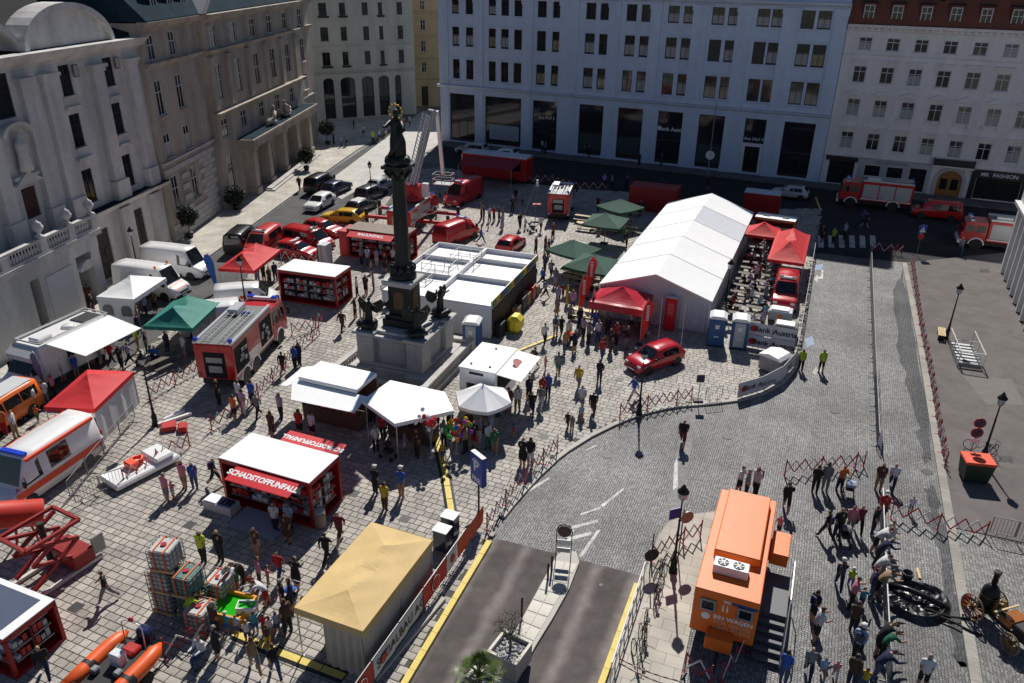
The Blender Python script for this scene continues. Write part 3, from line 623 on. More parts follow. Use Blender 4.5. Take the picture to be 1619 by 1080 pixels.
# niche figure over the terrace door
st = link('niche_statue', None, church)
m = MB(); m.box(4.9, 7.3, -.35, 0, 10.2, 10.45); m.extr([(4.7, 9.9), (7.4, 9.9), (6.05, 10.75)], 'y', -.5, 0); m.build('pediment', CHM, st)
m = MB(); m.lathe([(.55, 0), (.5, .5), (.42, 1.2), (.5, 1.7), (.42, 2.0), (.16, 2.2), (.2, 2.4), (.14, 2.6), (0, 2.66)], 12, (6.05, -.45, 10.75), sq=(1, .7)); m.build('figure', CHM, st)
m = MB(); o1 = [(6.05 - 1.5 * math.cos(t), 13.2 + .9 * math.sin(t)) for t in [PI * q / 12 for q in range(13)]]; o2 = [(6.05 - 1.2 * math.cos(t), 13.2 + .62 * math.sin(t)) for t in [PI * q / 12 for q in range(13)]]
for q in range(12): m.extr([o1[q], o1[q + 1], o2[q + 1], o2[q]], 'y', -.6, 0)
m.build('arched_hood', CHM, st)
m = MB()
for zc, h in ((3.0, .75),):
    m.box(6.6, 8.4, -2.4, -2.1, 3.05, 3.25); m.extr([(6.6, 3.25), (8.4, 3.25), (8.1, 3.6), (7.5, 3.78), (6.9, 3.6)], 'y', -2.4, -2.1)
m.build('door_hood', CHM, church)
# curved gable, roofs and tower stump
gb = link('curved_gable', None, church)
def arc(cx, z, rx, rz, n=16): return [(cx - rx * math.cos(PI * q / n), z + rz * math.sin(PI * q / n)) for q in range(n + 1)]
m = MB(); m.extr(arc(14.2, 18.35, 4.9, 2.6), 'y', .2, 1.2); m.build('gable_wall', CHM, gb)
m = MB(); a1, a2 = arc(14.2, 18.35, 5.2, 2.95), arc(14.2, 18.35, 4.75, 2.5)
for q in range(16): m.extr([a1[q], a1[q + 1], a2[q + 1], a2[q]], 'y', -.2, 1.6)
m.build('gable_moulding', CHM, gb)
m = MB(); a1, a2 = arc(4.4, 18.35, 5.0, 2.6), arc(4.4, 18.35, 4.55, 2.15)
for q in range(16): m.extr([a1[q], a1[q + 1], a2[q + 1], a2[q]], 'y', .3, 1.6)
m.build('gable_moulding', CHM, gb)
m = MB(); m.extr([(1.3, 18.0), (1.3, 18.2), (4.5, 20.2), (10, 24.5), (16, 18.1)], 'x', 1, 19.5); m.build('church_roof', ROOFD, church)
m = MB(); m.box(3.5, 10.5, 4.2, 9, 18, 23.6); m.build('attic_tower', CHM, church)
m = MB(); m.extr([(3.2, 23.6), (10.8, 23.6), (7, 27)], 'y', 3.9, 9.3); m.build('tower_roof', pm('weathered_lead', (.30, .28, .24), .45, var=.4, scale=3, bump=.4), church)
m = MB(); m.extr([(.4, 18.02), (.4, 18.6), (4, 19.6), (8, 19.6), (8, 18.02)], 'x', 18.6, 22.5); m.build('copper_roof', COPPER, church)
# ---------------------------------------------------------------- palace
PA = Vector((-31.9, 71, 0)); PBv = Vector((-29.4, 118.5, 0)); PX = math.atan2((PBv - PA).y, (PBv - PA).x)
pal = thing('palace', 'brown grey stone palace with pillared centre and portal balcony behind the parked cars', 'building', PA, PX)
side = [(1.05, 2.3), (5.15, 6.4)]; mid = [(12.7, 14.6), (18.2, 20.0), (24.1, 25.9), (29.7, 31.6), (35.4, 37.3)]; far = [(43.5, 45.3)]
R4, R3, R2, R1 = (16.2, 18.3), (11.5, 14.55), (7.75, 9.9), (2.9, 6.0)
ops = []
for a, b in side + far: ops += [(a, b, *r) for r in (R4, R3, R2, R1)]
facade(pal, 11.4, 19.3, 15, [o for o in ops if o[0] < 11], PALM, .16, x0=-.0)
facade(pal, 7.2, 19.3, 15, [o for o in ops if o[0] > 40], PALM, .16, x0=41.2, name='wall')
mo = [(a, b, 16.2, 18.25) for a, b in mid] + [(a, b, 10.2, 14.55) for a, b in mid] + [(a, b, 7.2, 9.15) for a, b in mid] + [(12.8, 14.5, 1.8, 5.3), (19.2, 21.0, .1, 5.1), (23.9, 26.7, .1, 5.0), (30.0, 31.8, .1, 5.0), (36.2, 37.8, 1.6, 5.1)]
facade(pal, 29.8, 19.3, 15, mo, PALM, .22, x0=11.4, y0=-.55, name='centre_wall')
for a, b in side + far:
    for (c, d), tr in ((R4, .6), (R3, .66), (R2, .6), (R1, .62)):
        window(pal, a, b, c, d, .06, WFR, GLASS, 1, tr, .09, .22, PALM, back=CURT if (c == 7.75) else None)
for a, b, c, d in mo:
    if c == .1: m = MB(); m.box(a, b, -.4, -.34, c, d); m.build('door', DOORM, pal); continue
    window(pal, a, b, c, d, -.43, WFR, GLASS, 1, .64, .1)
    if c == 10.2: m = MB(); m.box(a, b, -.53, -.44, c, c + 1.0); m.build('window_apron', PALM, pal)
for i in range(6):
    x = 15.9 + (i - 1) * 5.72 if i else 11.7
    x = (11.5, 15.9, 21.6, 27.3, 33.0, 38.7)[i]
    m = MB(); m.box(x, x + .95, -.85, -.55, 10.3, 15.0); m.box(x - .1, x + 1.05, -.95, -.55, 15.0, 15.4); m.build('pilaster', PALM, pal)
for x0, x1, y in ((-.1, 11.35, 0), (41.25, 48.5, 0), (11.3, 41.3, -.55)):
    cornice(pal, x0, x1, 15.55, [(.05, 0), (.15, .15), (.4, .25), (.5, .5)], PALM, 'upper_cornice', y)
    cornice(pal, x0, x1, 18.6, [(.1, 0), (.25, .2), (.7, .35), (.95, .7), (1.0, .8)], PALM, 'eaves_cornice', y)
cornice(pal, 11.3, 41.3, 9.5, [(.1, 0), (.3, .15), (.6, .3), (.7, .5)], PALM, 'middle_cornice', -.55)
cornice(pal, -.1, 11.3, 7.2, [(.05, 0), (.2, .1), (.25, .3)], PALB, 'string_course'); cornice(pal, 41.3, 48.5, 6.6, [(.05, 0), (.2, .1), (.25, .3)], PALB, 'string_course')
BLKM = MB().cbox(0, 1.55, -.09, 0, 0, .5, .03).mesh('rusticated_block', PALB)
for j in range(14):
    for i in range(9):
        x = -.0 + i * 1.58 - (.79 if j % 2 else 0); z = .1 + j * .52
        if x < 0 or x > 9.8 or z > 6.8: continue
        if any(a - .15 < x + 1.55 and x < b + .15 and z < 6.2 and z + .5 > 2.6 for a, b in side): continue
        link('rusticated_block', BLKM, pal, (x, 0, z))
por = link('portal', None, pal)
m = MB(); m.box(16.2, 40.6, -2.3, -.55, 5.4, 6.2); m.box(16.0, 40.8, -2.5, -.55, 6.2, 6.45); m.build('portal_balcony', PALM, por)
for x in (17.2, 22.0, 27.6, 33.0, 38.4): m = MB(); m.box(x, x + 1.3, -1.9, -.55, 0, .8); m.box(x + .12, x + 1.18, -1.75, -.55, .8, 4.9); m.box(x, x + 1.3, -1.95, -.55, 4.9, 5.399); m.build('portal_pillar', PALM, por)
m = MB(); m.box(16.2, 40.4, -2.3, -.6, 6.451, 6.5); m.build('balcony_floor', COPPER, por)
for x, sg in ((24.8, 1), (30.8, -1)):   # reclining figures on the portal
    m = MB(); m.tube([(x - sg * 1.5, -1.5, 6.75), (x - sg * .8, -1.55, 7.0), (x, -1.6, 7.0), (x + sg * .6, -1.6, 7.5), (x + sg * .85, -1.6, 8.1)], [.18, .3, .42, .4, .2], 10); m.ball((x + sg * .95, -1.6, 8.35), (.22, .22, .27), 8, 7); m.tube([(x + sg * .7, -1.9, 7.9), (x + sg * .2, -2.0, 7.5), (x - sg * .3, -1.9, 7.6)], [.14, .12, .08], 7); m.ball((x + sg * .3, -1.5, 6.8), (.8, .6, .35), 10, 6); m.build('portal_sculpture', PALM, por)
m = MB(); m.box(19, 38, -3.1, -1.95, -.0, .15); m.box(19.3, 37.7, -2.7, -1.95, .15, .3); m.build('portal_step', PALB, por)
prf = link('roof', None, pal)
m = MB(); m.extr([(-.9, 19.42), (-.9, 19.5), (3.0, 23.5), (12, 24.5), (15, 19.42)], 'x', -.2, 48.4); m.build('copper_slope', COPPER, prf)
for x in (3.0, 6.2, 9.0): m = MB(); m.box(x, x + 1.5, .2, 2.2, 19.6, 22.4); o = m.build('roof_dormer', COPPER, pal); window(pal, x + .2, x + 1.3, 20.1, 22.1, .12, WFR, GLASS, 1, .6, .08)
m = MB(); m.extr([(11.4, 19.5), (17.0, 24), (16.2, 24), (10.4, 19.5)], 'y', -1.2, 1.5); m.build('gable_coping', PALB, pal)
# ---------------------------------------------------------------- corner house with the arcade
KA = Vector((-33., 134, 0)); KB = Vector((-17.8, 142, 0)); KX = math.atan2((KB - KA).y, (KB - KA).x)
cor = thing('corner_house', 'greenish grey corner house with tall arched shop arcade at the back of the square', 'building', KA, KX)
cg = [(1.5, 3.3), (4.4, 6.9), (8.05, 10.1), (11.0, 12.85), (13.9, 15.0)]; cr1 = [(1.75, 3.05), (5.1, 6.1), (8.85, 9.85), (11.6, 12.3), (14.8, 15.75)]
crow = [(8.6, 10.7), (12.4, 14.5), (16.2, 18.1), (19.8, 21.6)]
facade(cor, 17.6, 25, 9, [(a, b, .15, 6.7) for a, b in cg] + [(a, b, c, d) for a, b in cr1 for c, d in crow], CORM, .4)
for a, b in cg:
    window(cor, a, b, .15, 6.7, .25, DFR, GLASS2, 1, .42, .12, name='arcade_window')
    m = MB(); n_ = 10; mx = (a + b) / 2; hw = (b - a) / 2
    for q in range(n_):
        t0, t1 = PI * q / n_, PI * (q + 1) / n_
        p = [(mx - hw * math.cos(t0), 6.05 + .65 * math.sin(t0)), (mx - hw * math.cos(t1), 6.05 + .65 * math.sin(t1)), (mx - hw * math.cos(t1), 6.72), (mx - hw * math.cos(t0), 6.72)]
        m.extr(p, 'y', -.02, .2)
    m.build('arch_spandrel', CORM, cor)
    m = MB(); m.box(a + .1, b - .1, .0, .24, 2.55, 3.3); m.build('shop_fascia', DFR, cor)
for a, b in cr1:
    for ri, (c, d) in enumerate(crow):
        window(cor, a, b, c, d, .15, DFR, GLASS, 1, .6, .08, .2, CORM)
        if ri in (0, 2):
            m = MB(); a1 = [((a + b) / 2 - ((b - a) / 2 + .2) * math.cos(PI * q / 8), d + .02 + .42 * math.sin(PI * q / 8)) for q in range(9)]; a2 = [((a + b) / 2 - ((b - a) / 2) * math.cos(PI * q / 8), d + .02 + .25 * math.sin(PI * q / 8)) for q in range(9)]
            for q in range(8): m.extr([a1[q], a1[q + 1], a2[q + 1], a2[q]], 'y', -.12, .0)
            m.build('window_arch', CORM, cor)
        if ri in (0, 2) and a in (5.1, 11.6, 1.75): m = MB(); m.box(a - .25, b + .25, -.4, -.2, c - .3, c - .02); m.build('flower_box', pm('dark_planting', (.02, .03, .015), .9, var=.4, scale=10, bump=.4), cor)
cornice(cor, 0, 17.6, 7.3, [(.05, 0), (.15, .1), (.35, .2), (.4, .35)], CORM); cornice(cor, 0, 17.6, 11.5, [(.05, 0), (.12, .08), (.12, .2)], CORM, 'string_course'); cornice(cor, 0, 17.6, 24, [(.1, 0), (.6, .4), (.9, .9)], CORM, 'eaves_cornice')
m = MB(); m.extr([(-.5, 25), (3, 28), (9, 28), (9, 25)], 'x', 0, 17.6); m.build('roof', ROOFD, cor)
# ---------------------------------------------------------------- ochre house down the side street, and the street wall behind
YA = Vector((-19, 150, 0))
yel = thing('ochre_house', 'ochre yellow house at the end of the narrow side street beside the bank', 'building', YA, 0)
yw = [(1.85, 2.75), (5.2, 6.1), (8.4, 9.3)]; yr = [(6.0, 7.75), (9.55, 11.45), (13.15, 14.9), (16.5, 18.0), (19.6, 21.0)]
facade(yel, 14, 23, 10, [(a, b, c, d) for a, b in yw for c, d in yr] + [(1.7, 2.9, .1, 3.6)], YELM, .25)
for a, b in yw:
    for c, d in yr:
        window(yel, a, b, c, d, .1, WFR, GLASS, 1, .6, .08, .15, YELM); m = MB(); m.box(a - .2, b + .2, -.2, 0, d + .2, d + .4); m.build('window_hood', YELM, yel)
m = MB(); m.box(1.7, 2.9, .15, .22, .1, 3.6); m.build('door', DOORM, yel)
for z in (4.8, 8.4, 12.2, 16.0): cornice(yel, 0, 14, z, [(.04, 0), (.15, .08), (.15, .2)], YELM, 'string_course')
m = MB(); m.extr([(-.4, 23), (4, 26), (10, 26), (10, 23)], 'x', 0, 14); m.build('roof', ROOFR, yel)
# ---------------------------------------------------------------- white building at the right edge
WA = G(1583, 420); WX = R(90 - 22.5) + PI
wb = thing('white_office_block', 'white office block with tall dark windows between slim fins at the right edge', 'building', WA, WX)
WBM = pm('white_facade_panel', (.62, .62, .62), .6, var=.04, scale=1)
fw = [(.6 + 1.9 * i, 1.95 + 1.9 * i) for i in range(20)]
facade(wb, 39, 15, 14, [(a, b, .3, 5.2) for a, b in fw] + [(a, b, 6.8, 9.2) for a, b in fw] + [(a, b, 10.6, 13) for a, b in fw], WBM, .4)
for a, b in fw:
    for c, d in ((.3, 5.2), (6.8, 9.2), (10.6, 13)): window(wb, a, b, c, d, .25, DFR, GLASS, 0, .5, .06)
    m = MB(); m.box(b + .12, b + .43, -.35, 0, .1, 5.5); m.build('fin', WBM, wb)
cornice(wb, 0, 39, 5.6, [(.1, 0), (.4, .15), (.45, .5)], WBM)
# ================================================================ vehicles
def AZ(p, q):
    a, b = G(*p), G(*q); return math.atan2(b.x - a.x, b.y - a.y)
def paint(name, col, rough=.28): return pm(name, col, rough, var=.04, scale=3, coat=.6)
RED = paint('fire_red_paint', (.52, .012, .014)); REDF = pm('faded_red_metal', (.46, .02, .018), .5, var=.12, scale=4)
WHITE = paint('white_paint', (.84, .84, .83)); BLACKP = paint('black_paint', (.008, .008, .01)); SILV = paint('silver_paint', (.48, .49, .51)); GREYP = paint('dark_grey_paint', (.05, .053, .06))
NAVY = paint('navy_paint', (.015, .02, .07)); TAXI = paint('taxi_yellow_paint', (.72, .43, .005)); ORANGE = paint('signal_orange_paint', (.82, .16, .012), .4)
LUM = pm('luminous_red', (.85, .09, .03), .5, var=.05)
CARG = pm('car_glass', (.01, .012, .015), .04, var=0, spec=.7)
RUB = pm('tyre_rubber', (.012, .012, .012), .85, var=.2); RIM = pm('wheel_rim', (.35, .35, .36), .35, metal=.7, var=.1); PLASTIC = pm('black_plastic', (.015, .015, .016), .6, var=.1)
HEADL = pm('headlight_glass', (.7, .72, .75), .1, var=0); TAILL = pm('tail_light', (.35, .01, .01), .2, var=0); BLUEL = pm('blue_beacon', (.02, .06, .55), .15, var=0)
GREYM = pm('grey_steel', (.30, .31, .32), .45, metal=.5, var=.12, scale=5); ALU = pm('aluminium', (.62, .63, .64), .35, metal=.6, var=.08, scale=6); PLATE = pm('number_plate', (.75, .75, .75), .5, var=0)
_wheel = {}
def wheel(root, x, y, r, wdt=.22, z=None):
    k = (r, wdt)
    if k not in _wheel:
        m = MB(); m.lathe([(r * .55, -wdt / 2), (r * .95, -wdt / 2), (r, -wdt * .35), (r, wdt * .35), (r * .95, wdt / 2), (r * .55, wdt / 2)], 16); ty = m.mesh('tyre', RUB)
        m = MB(); m.lathe([(r * .6, -wdt * .4), (r * .6, wdt * .4)], 12); [m.bar((0, 0, s * wdt * .42), (r * .55 * math.cos(t), r * .55 * math.sin(t), s * wdt * .42), r * .22, .02) for s in (-1, 1) for t in [2 * PI * i / 5 for i in range(5)]]; ri = m.mesh('rim', RIM)
        _wheel[k] = (ty, ri)
    e = link('wheel', None, root, (x, y, r if z is None else z)); e.rotation_euler = (0, PI / 2, 0); e.empty_display_size = .1
    link('tyre', _wheel[k][0], e); link('rim', _wheel[k][1], e)
    return e
def lerp_st(st, y):
    for a, b in zip(st, st[1:]):
        if a[0] <= y <= b[0]:
            t = (y - a[0]) / (b[0] - a[0]); return [u + (v - u) * t for u, v in zip(a, b)]
    return st[-1] if y > st[-1][0] else st[0]
def ringpts(s):
    y, lo, be, to, wb, wt = s; mz = lo + (be - lo) * .55
    h = [(0, lo), (wb * .86, lo), (wb * .985, lo + .1), (wb * 1.01, mz), (wb, be), (wt + (wb - wt) * .12, to - (to - be) * .12), (wt * .88, to), (0, to + .025)]
    return [(x, y, z) for x, z in h] + [(-x, y, z) for x, z in h[-2:0:-1]]
def car(name, label, cat, loc, az, body, P, L=4.2, W=1.76, H=1.48, belt=.93, hood=.92, wsb=1.0, wst=.3, rwt=-1.5, rwb=-1.95, wt=.72, wins=((-1.35, -.42), (-.36, .72)), wr=.31, ax=(-1.28, 1.3), group=None, lightbar=None, roof=None, rear_glass=True, plate=True, z=RZ):
    root = thing(name, label, cat, (loc.x, loc.y, z), -az, group); w = W / 2
    st = [(-L / 2, .42, belt * .86, belt * .92, .9 * w, .86 * w), (min(rwb, -L / 2 + .12), .28, belt, belt + .06, .97 * w, .88 * w), (rwt, .24, belt, H - .03, w, wt * w), ((rwt + wst) / 2, .24, belt, H, w, (wt + .01) * w), (wst, .24, belt * .98, H - .05, w, wt * w), (wsb, .24, belt * .97, hood + .05, w, .86 * w), (L / 2 - .3, .24, hood * .86, hood * .93, .96 * w, .82 * w), (L / 2 - .06, .28, hood * .7, hood * .77, .9 * w, .78 * w), (L / 2, .36, hood * .6, hood * .64, .78 * w, .72 * w)]
    m = MB(); rg = []
    for i, (a, b) in enumerate(zip(st, st[1:])):
        n = 3 if i in (2, 3, 5) else 2
        rg += [ringpts([u + (v - u) * k / n for u, v in zip(a, b)]) for k in range(n)]
    rg.append(ringpts(st[-1])); N = len(rg[0]); vs = [p for r_ in rg for p in r_]
    fs = [(i * N + k, i * N + (k + 1) % N, (i + 1) * N + (k + 1) % N, (i + 1) * N + k) for i in range(len(rg) - 1) for k in range(N)]
    m.add(vs, fs, 0, True); m.add(rg[0], [tuple(range(N - 1, -1, -1))]); m.add(rg[-1], [tuple(range(N))])
    m.build('body', P, root)
    def panel(q, nm, ins=.0, off=.012, mt=CARG):
        q = [Vector(p) for p in q]; c = sum(q, Vector()) / 4; nn = (q[1] - q[0]).cross(q[3] - q[0]).normalized()
        if nn.dot(c - Vector((0, c.y, H * .5))) < 0 and abs(nn.x) > .3: nn = -nn
        if nn.z < 0 and abs(nn.x) <= .3: nn = -nn
        q = [c + (p - c) * (1 - ins) + nn * off for p in q]
        mm = MB(); mm.add([tuple(p) for p in q] + [tuple(p - nn * .02) for p in q], [(0, 1, 2, 3), (7, 6, 5, 4), (0, 4, 5, 1), (1, 5, 6, 2), (2, 6, 7, 3), (3, 7, 4, 0)]); return mm.build(nm, mt, root)
    for a, b in wins:
        for sgn in (-1, 1):
            q = []
            for y, f in ((a, .06), (b, .06), (b, .84), (a, .84)):
                s = lerp_st(st, y); x = s[4] + (s[5] + (s[4] - s[5]) * .12 - s[4]) * f; zz = s[2] + (s[3] - (s[3] - s[2]) * .12 - s[2]) * f
                q.append((sgn * x, y, zz))
            panel(q, 'side_window')
    s4, s5 = lerp_st(st, wst + (wsb - wst) * .06), lerp_st(st, wst + (wsb - wst) * .93)
    panel([(-s4[5] * .86, s4[0], s4[3]), (s4[5] * .86, s4[0], s4[3]), (s5[5] * .92, s5[0], s5[3]), (-s5[5] * .92, s5[0], s5[3])], 'windscreen', 0, .03)
    if rear_glass:
        s1, s2 = lerp_st(st, st[1][0] + (rwt - st[1][0]) * .15), lerp_st(st, st[1][0] + (rwt - st[1][0]) * .9)
        panel([(-s2[5] * .82, s2[0], s2[3]), (s2[5] * .82, s2[0], s2[3]), (s1[5] * .86, s1[0], s1[3]), (-s1[5] * .86, s1[0], s1[3])], 'rear_window', 0, .03)
    for y in ax:
        for sg in (-1, 1):
            wheel(root, sg * (w - .1), y, wr)
            MB().cyl((sg * (w - .3), y, wr + .02), (sg * (w + .012), y, wr + .02), wr * 1.17, n=18).build('wheel_arch', PLASTIC, root)
    for sg in (-1, 1):
        m = MB(); m.cbox(sg * w * .66 - .17, sg * w * .66 + .17, L / 2 - .24, L / 2 - .02, hood * .63, hood * .8, .04); m.build('headlight', HEADL, root)
        m = MB(); m.cbox(sg * w * .84 - .07, sg * w * .84 + .07, -L / 2 - .01, -L / 2 + .14, belt * .72, belt * 1.0 if H < 1.9 else belt * 1.2, .02); m.build('tail_light', TAILL, root)
        m = MB(); m.cbox(sg * (w + .02) - .06, sg * (w + .02) + .16 * sg + .06, wst + (wsb - wst) * .72, wst + (wsb - wst) * .72 + .12, belt + .02, belt + (.2 if H < 1.9 else .38), .03); m.build('wing_mirror', PLASTIC, root)
    m = MB(); m.cbox(-w * .88, w * .88, L / 2 - .12, L / 2 + .05, .26, .48, .05); m.build('front_bumper', P if H < 1.7 else PLASTIC, root)
    m = MB(); m.cbox(-w * .9, w * .9, -L / 2 - .05, -L / 2 + .12, .28, .5, .05); m.build('rear_bumper', PLASTIC, root)
    m = MB(); m.box(-w * .5, w * .5, L / 2 - .04, L / 2 + .02, hood * .5, hood * .6); m.build('grille', PLASTIC, root)
    if plate: m = MB(); m.box(-.26, .26, L / 2 + .051, L / 2 + .06, .33, .44); m.build('number_plate', PLATE, root)
    if lightbar:
        m = MB(); m.cbox(-w * .62, w * .62, wst - .55, wst - .25, H + .02, H + .17, .04); lb = m.build('light_bar', WHITE, root)
        for sg in (-1, 1): m = MB(); m.cbox(sg * w * .5 - .16, sg * w * .5 + .16, wst - .53, wst - .27, H + .172, H + .2, .01); m.build('beacon', lightbar, lb)
    if roof: m = MB(); m.cbox(-wt * w * .84, wt * w * .84, rwt + .15, wst - .1, H + .024, H + .04, .007); m.build('roof_panel', roof, root)
    return root
VANH = dict(L=5.9, W=2.0, H=2.55, belt=1.25, hood=1.2, wsb=2.15, wst=1.5, rwt=-2.83, rwb=-2.86, wt=.84, wins=((.75, 1.85),), wr=.35, ax=(-1.75, 1.85))
VANL = dict(L=4.9, W=1.92, H=1.97, belt=1.12, hood=1.1, wsb=1.8, wst=1.0, rwt=-2.3, rwb=-2.4, wt=.8, wins=((-2.1, -1.0), (-.92, .2), (.28, 1.45)), wr=.33, ax=(-1.45, 1.5))
SUV = dict(L=4.6, W=1.86, H=1.7, belt=1.05, hood=1.05, wsb=1.15, wst=.5, rwt=-2.0, rwb=-2.2, wt=.76, wins=((-1.9, -1.1), (-1.05, -.2), (-.14, .9)), wr=.36, ax=(-1.4, 1.42))
def mid(*pp): return sum((G(*p) for p in pp), Vector()) / len(pp)
vA = car('delivery_van', 'high white panel van parked furthest back along the church wall', 'van', G(283, 432), R(104), None, WHITE, **VANH, rear_glass=False)
vB = car('delivery_van', 'white panel van with red bonnet and amber beacons behind the white pop-up tent', 'van', G(243, 463), R(106), None, WHITE, **VANH, rear_glass=False)
m = MB(); m.add([(-.75, 2.25, 1.25), (.75, 2.25, 1.25), (.72, 2.85, .98), (-.72, 2.85, .98), (-.75, 2.25, 1.28), (.75, 2.25, 1.28), (.72, 2.85, 1.01), (-.72, 2.85, 1.01)], [(4, 5, 6, 7), (0, 1, 5, 4), (1, 2, 6, 5), (2, 3, 7, 6), (3, 0, 4, 7)]); m.build('red_bonnet', LUM, vB)
for x in (-.7, .7): m = MB(); m.lathe([(.1, 0), (.1, .12), (.06, .2), (0, .22)], 10, (x, 1.2, 2.57)); m.build('amber_beacon', ORANGE, vB)
vC = car('delivery_van', 'white estate van with a heart on its side behind the red fire engine', 'van', G(392, 483), R(75), None, WHITE, L=4.7, W=1.9, H=1.9, belt=1.1, hood=1.05, wsb=1.7, wst=.95, rwt=-2.25, rwb=-2.3, wt=.82, wins=((.2, 1.4),), wr=.33, ax=(-1.4, 1.45), rear_glass=False)
m = MB(); m.cyl((.965, -.35, 1.25), (.975, -.35, 1.25), .09, n=10); m.cyl((.965, -.21, 1.25), (.975, -.21, 1.25), .09, n=10); m.extr([(-.44, 1.23), (-.12, 1.23), (-.28, 1.02)], 'x', .965, .975); m.build('heart_emblem', LUM, vC)
vD = car('delivery_van', 'white box van with dark rear window beside the green tent', 'van', G(346, 522), R(70), None, WHITE, L=5.2, W=2.0, H=2.3, belt=1.3, hood=1.2, wsb=2.1, wst=1.6, rwt=-2.45, rwb=-2.5, wt=.9, wins=((1.0, 1.9), (-2.2, -.9)), wr=.34, ax=(-1.5, 1.7))
C_ = 'cars parked on the west side of the square'
car('parked_van', 'black van with tinted glass beside the palace pavement', 'van', G(384, 389), AZ((372, 395), (412, 358)), None, BLACKP, **VANL, group=C_)
car('fire_brigade_van', 'light red minibus with dark roof box next to the black van', 'van', G(418, 393), AZ((442, 372), (400, 402)), None, paint('coral_red_paint', (.60, .06, .06)), **VANL, group=C_, lightbar=GREYP)
car('fire_brigade_car', 'low red fire estate car with white light bar in front of the red van', 'car', G(470, 404), R(112), None, RED, group=C_, lightbar=WHITE)
car('fire_brigade_van', 'red fire van with long grey light bar beside the grey box', 'van', G(489, 390), R(116), None, RED, **VANL, group=C_, lightbar=GREYP)
car('fire_brigade_car', 'small red car tucked behind the red vans near the taxi', 'car', G(512, 369), R(118), None, RED, group=C_)
car('taxi', 'yellow taxi saloon parked by the white barrier fence', 'car', G(543, 350), R(282), None, TAXI, L=4.5, W=1.78, H=1.48, wsb=1.0, wst=.35, rwt=-1.4, rwb=-1.9, ax=(-1.35, 1.4), wins=((-1.4, -.4), (-.34, .72)), group=C_)
car('parked_car', 'white hatchback driving off along the palace', 'car', G(506, 327), R(196), None, WHITE, L=4.5, W=1.78, H=1.52, group=C_)
car('parked_car', 'dark blue saloon behind the white hatchback', 'car', G(533, 303), R(20), None, NAVY, L=4.6, group=C_)
car('parked_van', 'tall black van at the palace kerb', 'van', G(507, 299), R(14), None, BLACKP, **VANL, group=C_)
car('parked_car', 'dark grey car with white roof behind the taxi', 'car', G(572, 333), R(24), None, GREYP, roof=WHITE, group=C_)
car('parked_car', 'dark grey estate in the middle of the row behind the column', 'car', G(588, 313), R(24), None, GREYP, **SUV, group=C_)
car('parked_car', 'silver car with bright roof last in the row behind the column', 'car', G(603, 298), R(24), None, SILV, roof=WHITE, group=C_)
car('fire_brigade_van', 'red van with ladder rack on the roof next to the white stage roofs', 'van', G(722, 379), AZ((694, 384), (750, 362)), None, RED, L=5.2, W=1.95, H=2.1, belt=1.15, hood=1.1, wsb=1.95, wst=1.2, rwt=-2.4, rwb=-2.5, wt=.82, wins=((.4, 1.6),), wr=.34, ax=(-1.5, 1.6), lightbar=BLUEL)
car('fire_brigade_car', 'small bright red car with open boot beyond the white stage roofs', 'car', G(808, 394), R(22), None, RED, L=3.9, W=1.7, H=1.5)
car('fire_brigade_van', 'red fire van facing the monument in front of the red awning', 'van', G(733, 318), R(208), None, RED, **VANH, rear_glass=False, lightbar=BLUEL)
car('parked_car', 'silver hatchback in front of the bank end', 'car', G(1248, 311), R(294), None, SILV)
car('parked_car', 'white car parked beside the red command bus', 'car', G(795, 250), R(290), None, WHITE)
car('parked_car', 'pale car under the first bank shopfront', 'car', G(746, 243), R(292), None, SILV, **SUV)
car('fire_brigade_van', 'red minibus in front of the arched oak door', 'van', G(1478, 343), R(292), None, RED, **VANL)
car('display_car', 'shiny red hatchback displayed in front of the big white tent', 'car', G(1034, 578), AZ((1075, 562), (998, 588)), None, paint('cherry_red_paint', (.50, .008, .02), .2), L=4.1, W=1.76, H=1.52, z=0)
car('fire_brigade_car', 'red off-road fire vehicle under the long red tent', 'car', G(1239, 478), R(200), None, RED, L=5.0, W=1.95, H=2.15, belt=1.2, hood=1.15, wsb=1.3, wst=.7, rwt=-2.2, rwb=-2.4, wt=.82, wins=((-1.0, -.2), (-.1, 1.0)), wr=.38, ax=(-1.5, 1.55), lightbar=PLASTIC, z=0)
# ambulance
amb = car('ambulance', 'white ambulance with luminous red stripes in the lower left', 'ambulance', G(76, 762), AZ((132, 712), (18, 790)), None, WHITE, **{**VANH, 'L': 6.2, 'H': 2.65, 'wins': ((.85, 1.85), (-.9, .35))}, z=0, rear_glass=False)
for sg in (-1, 1):
    m = MB(); m.box(sg * 1.012 - .006, sg * 1.012 + .006, -2.9, 2.5, .75, 1.12); m.build('luminous_stripe', LUM, amb)
    m = MB(); m.bar((sg * .86, -2.7, 2.46), (sg * .86, 1.5, 2.46), .16, .16); m.build('roof_stripe', LUM, amb)
m = MB(); m.cbox(-.75, .75, 1.15, 1.5, 2.6, 2.75, .04); m.build('beacon_bar', BLUEL, amb)
m = MB(); [m.bar((sg * .8, 2.2, 1.24), (sg * .72, 2.95, .98), .25, .02) for sg in (-1, 1)]; m.build('bonnet_stripe', LUM, amb)
# orange van at the left edge
ov = car('rescue_van', 'orange rescue van with pale roof cut off by the left edge', 'van', G(2, 672), AZ((40, 640), (-40, 690)), None, ORANGE, **VANL, z=0, roof=pm('pale_grey_roof', (.55, .57, .58), .5, var=.05))
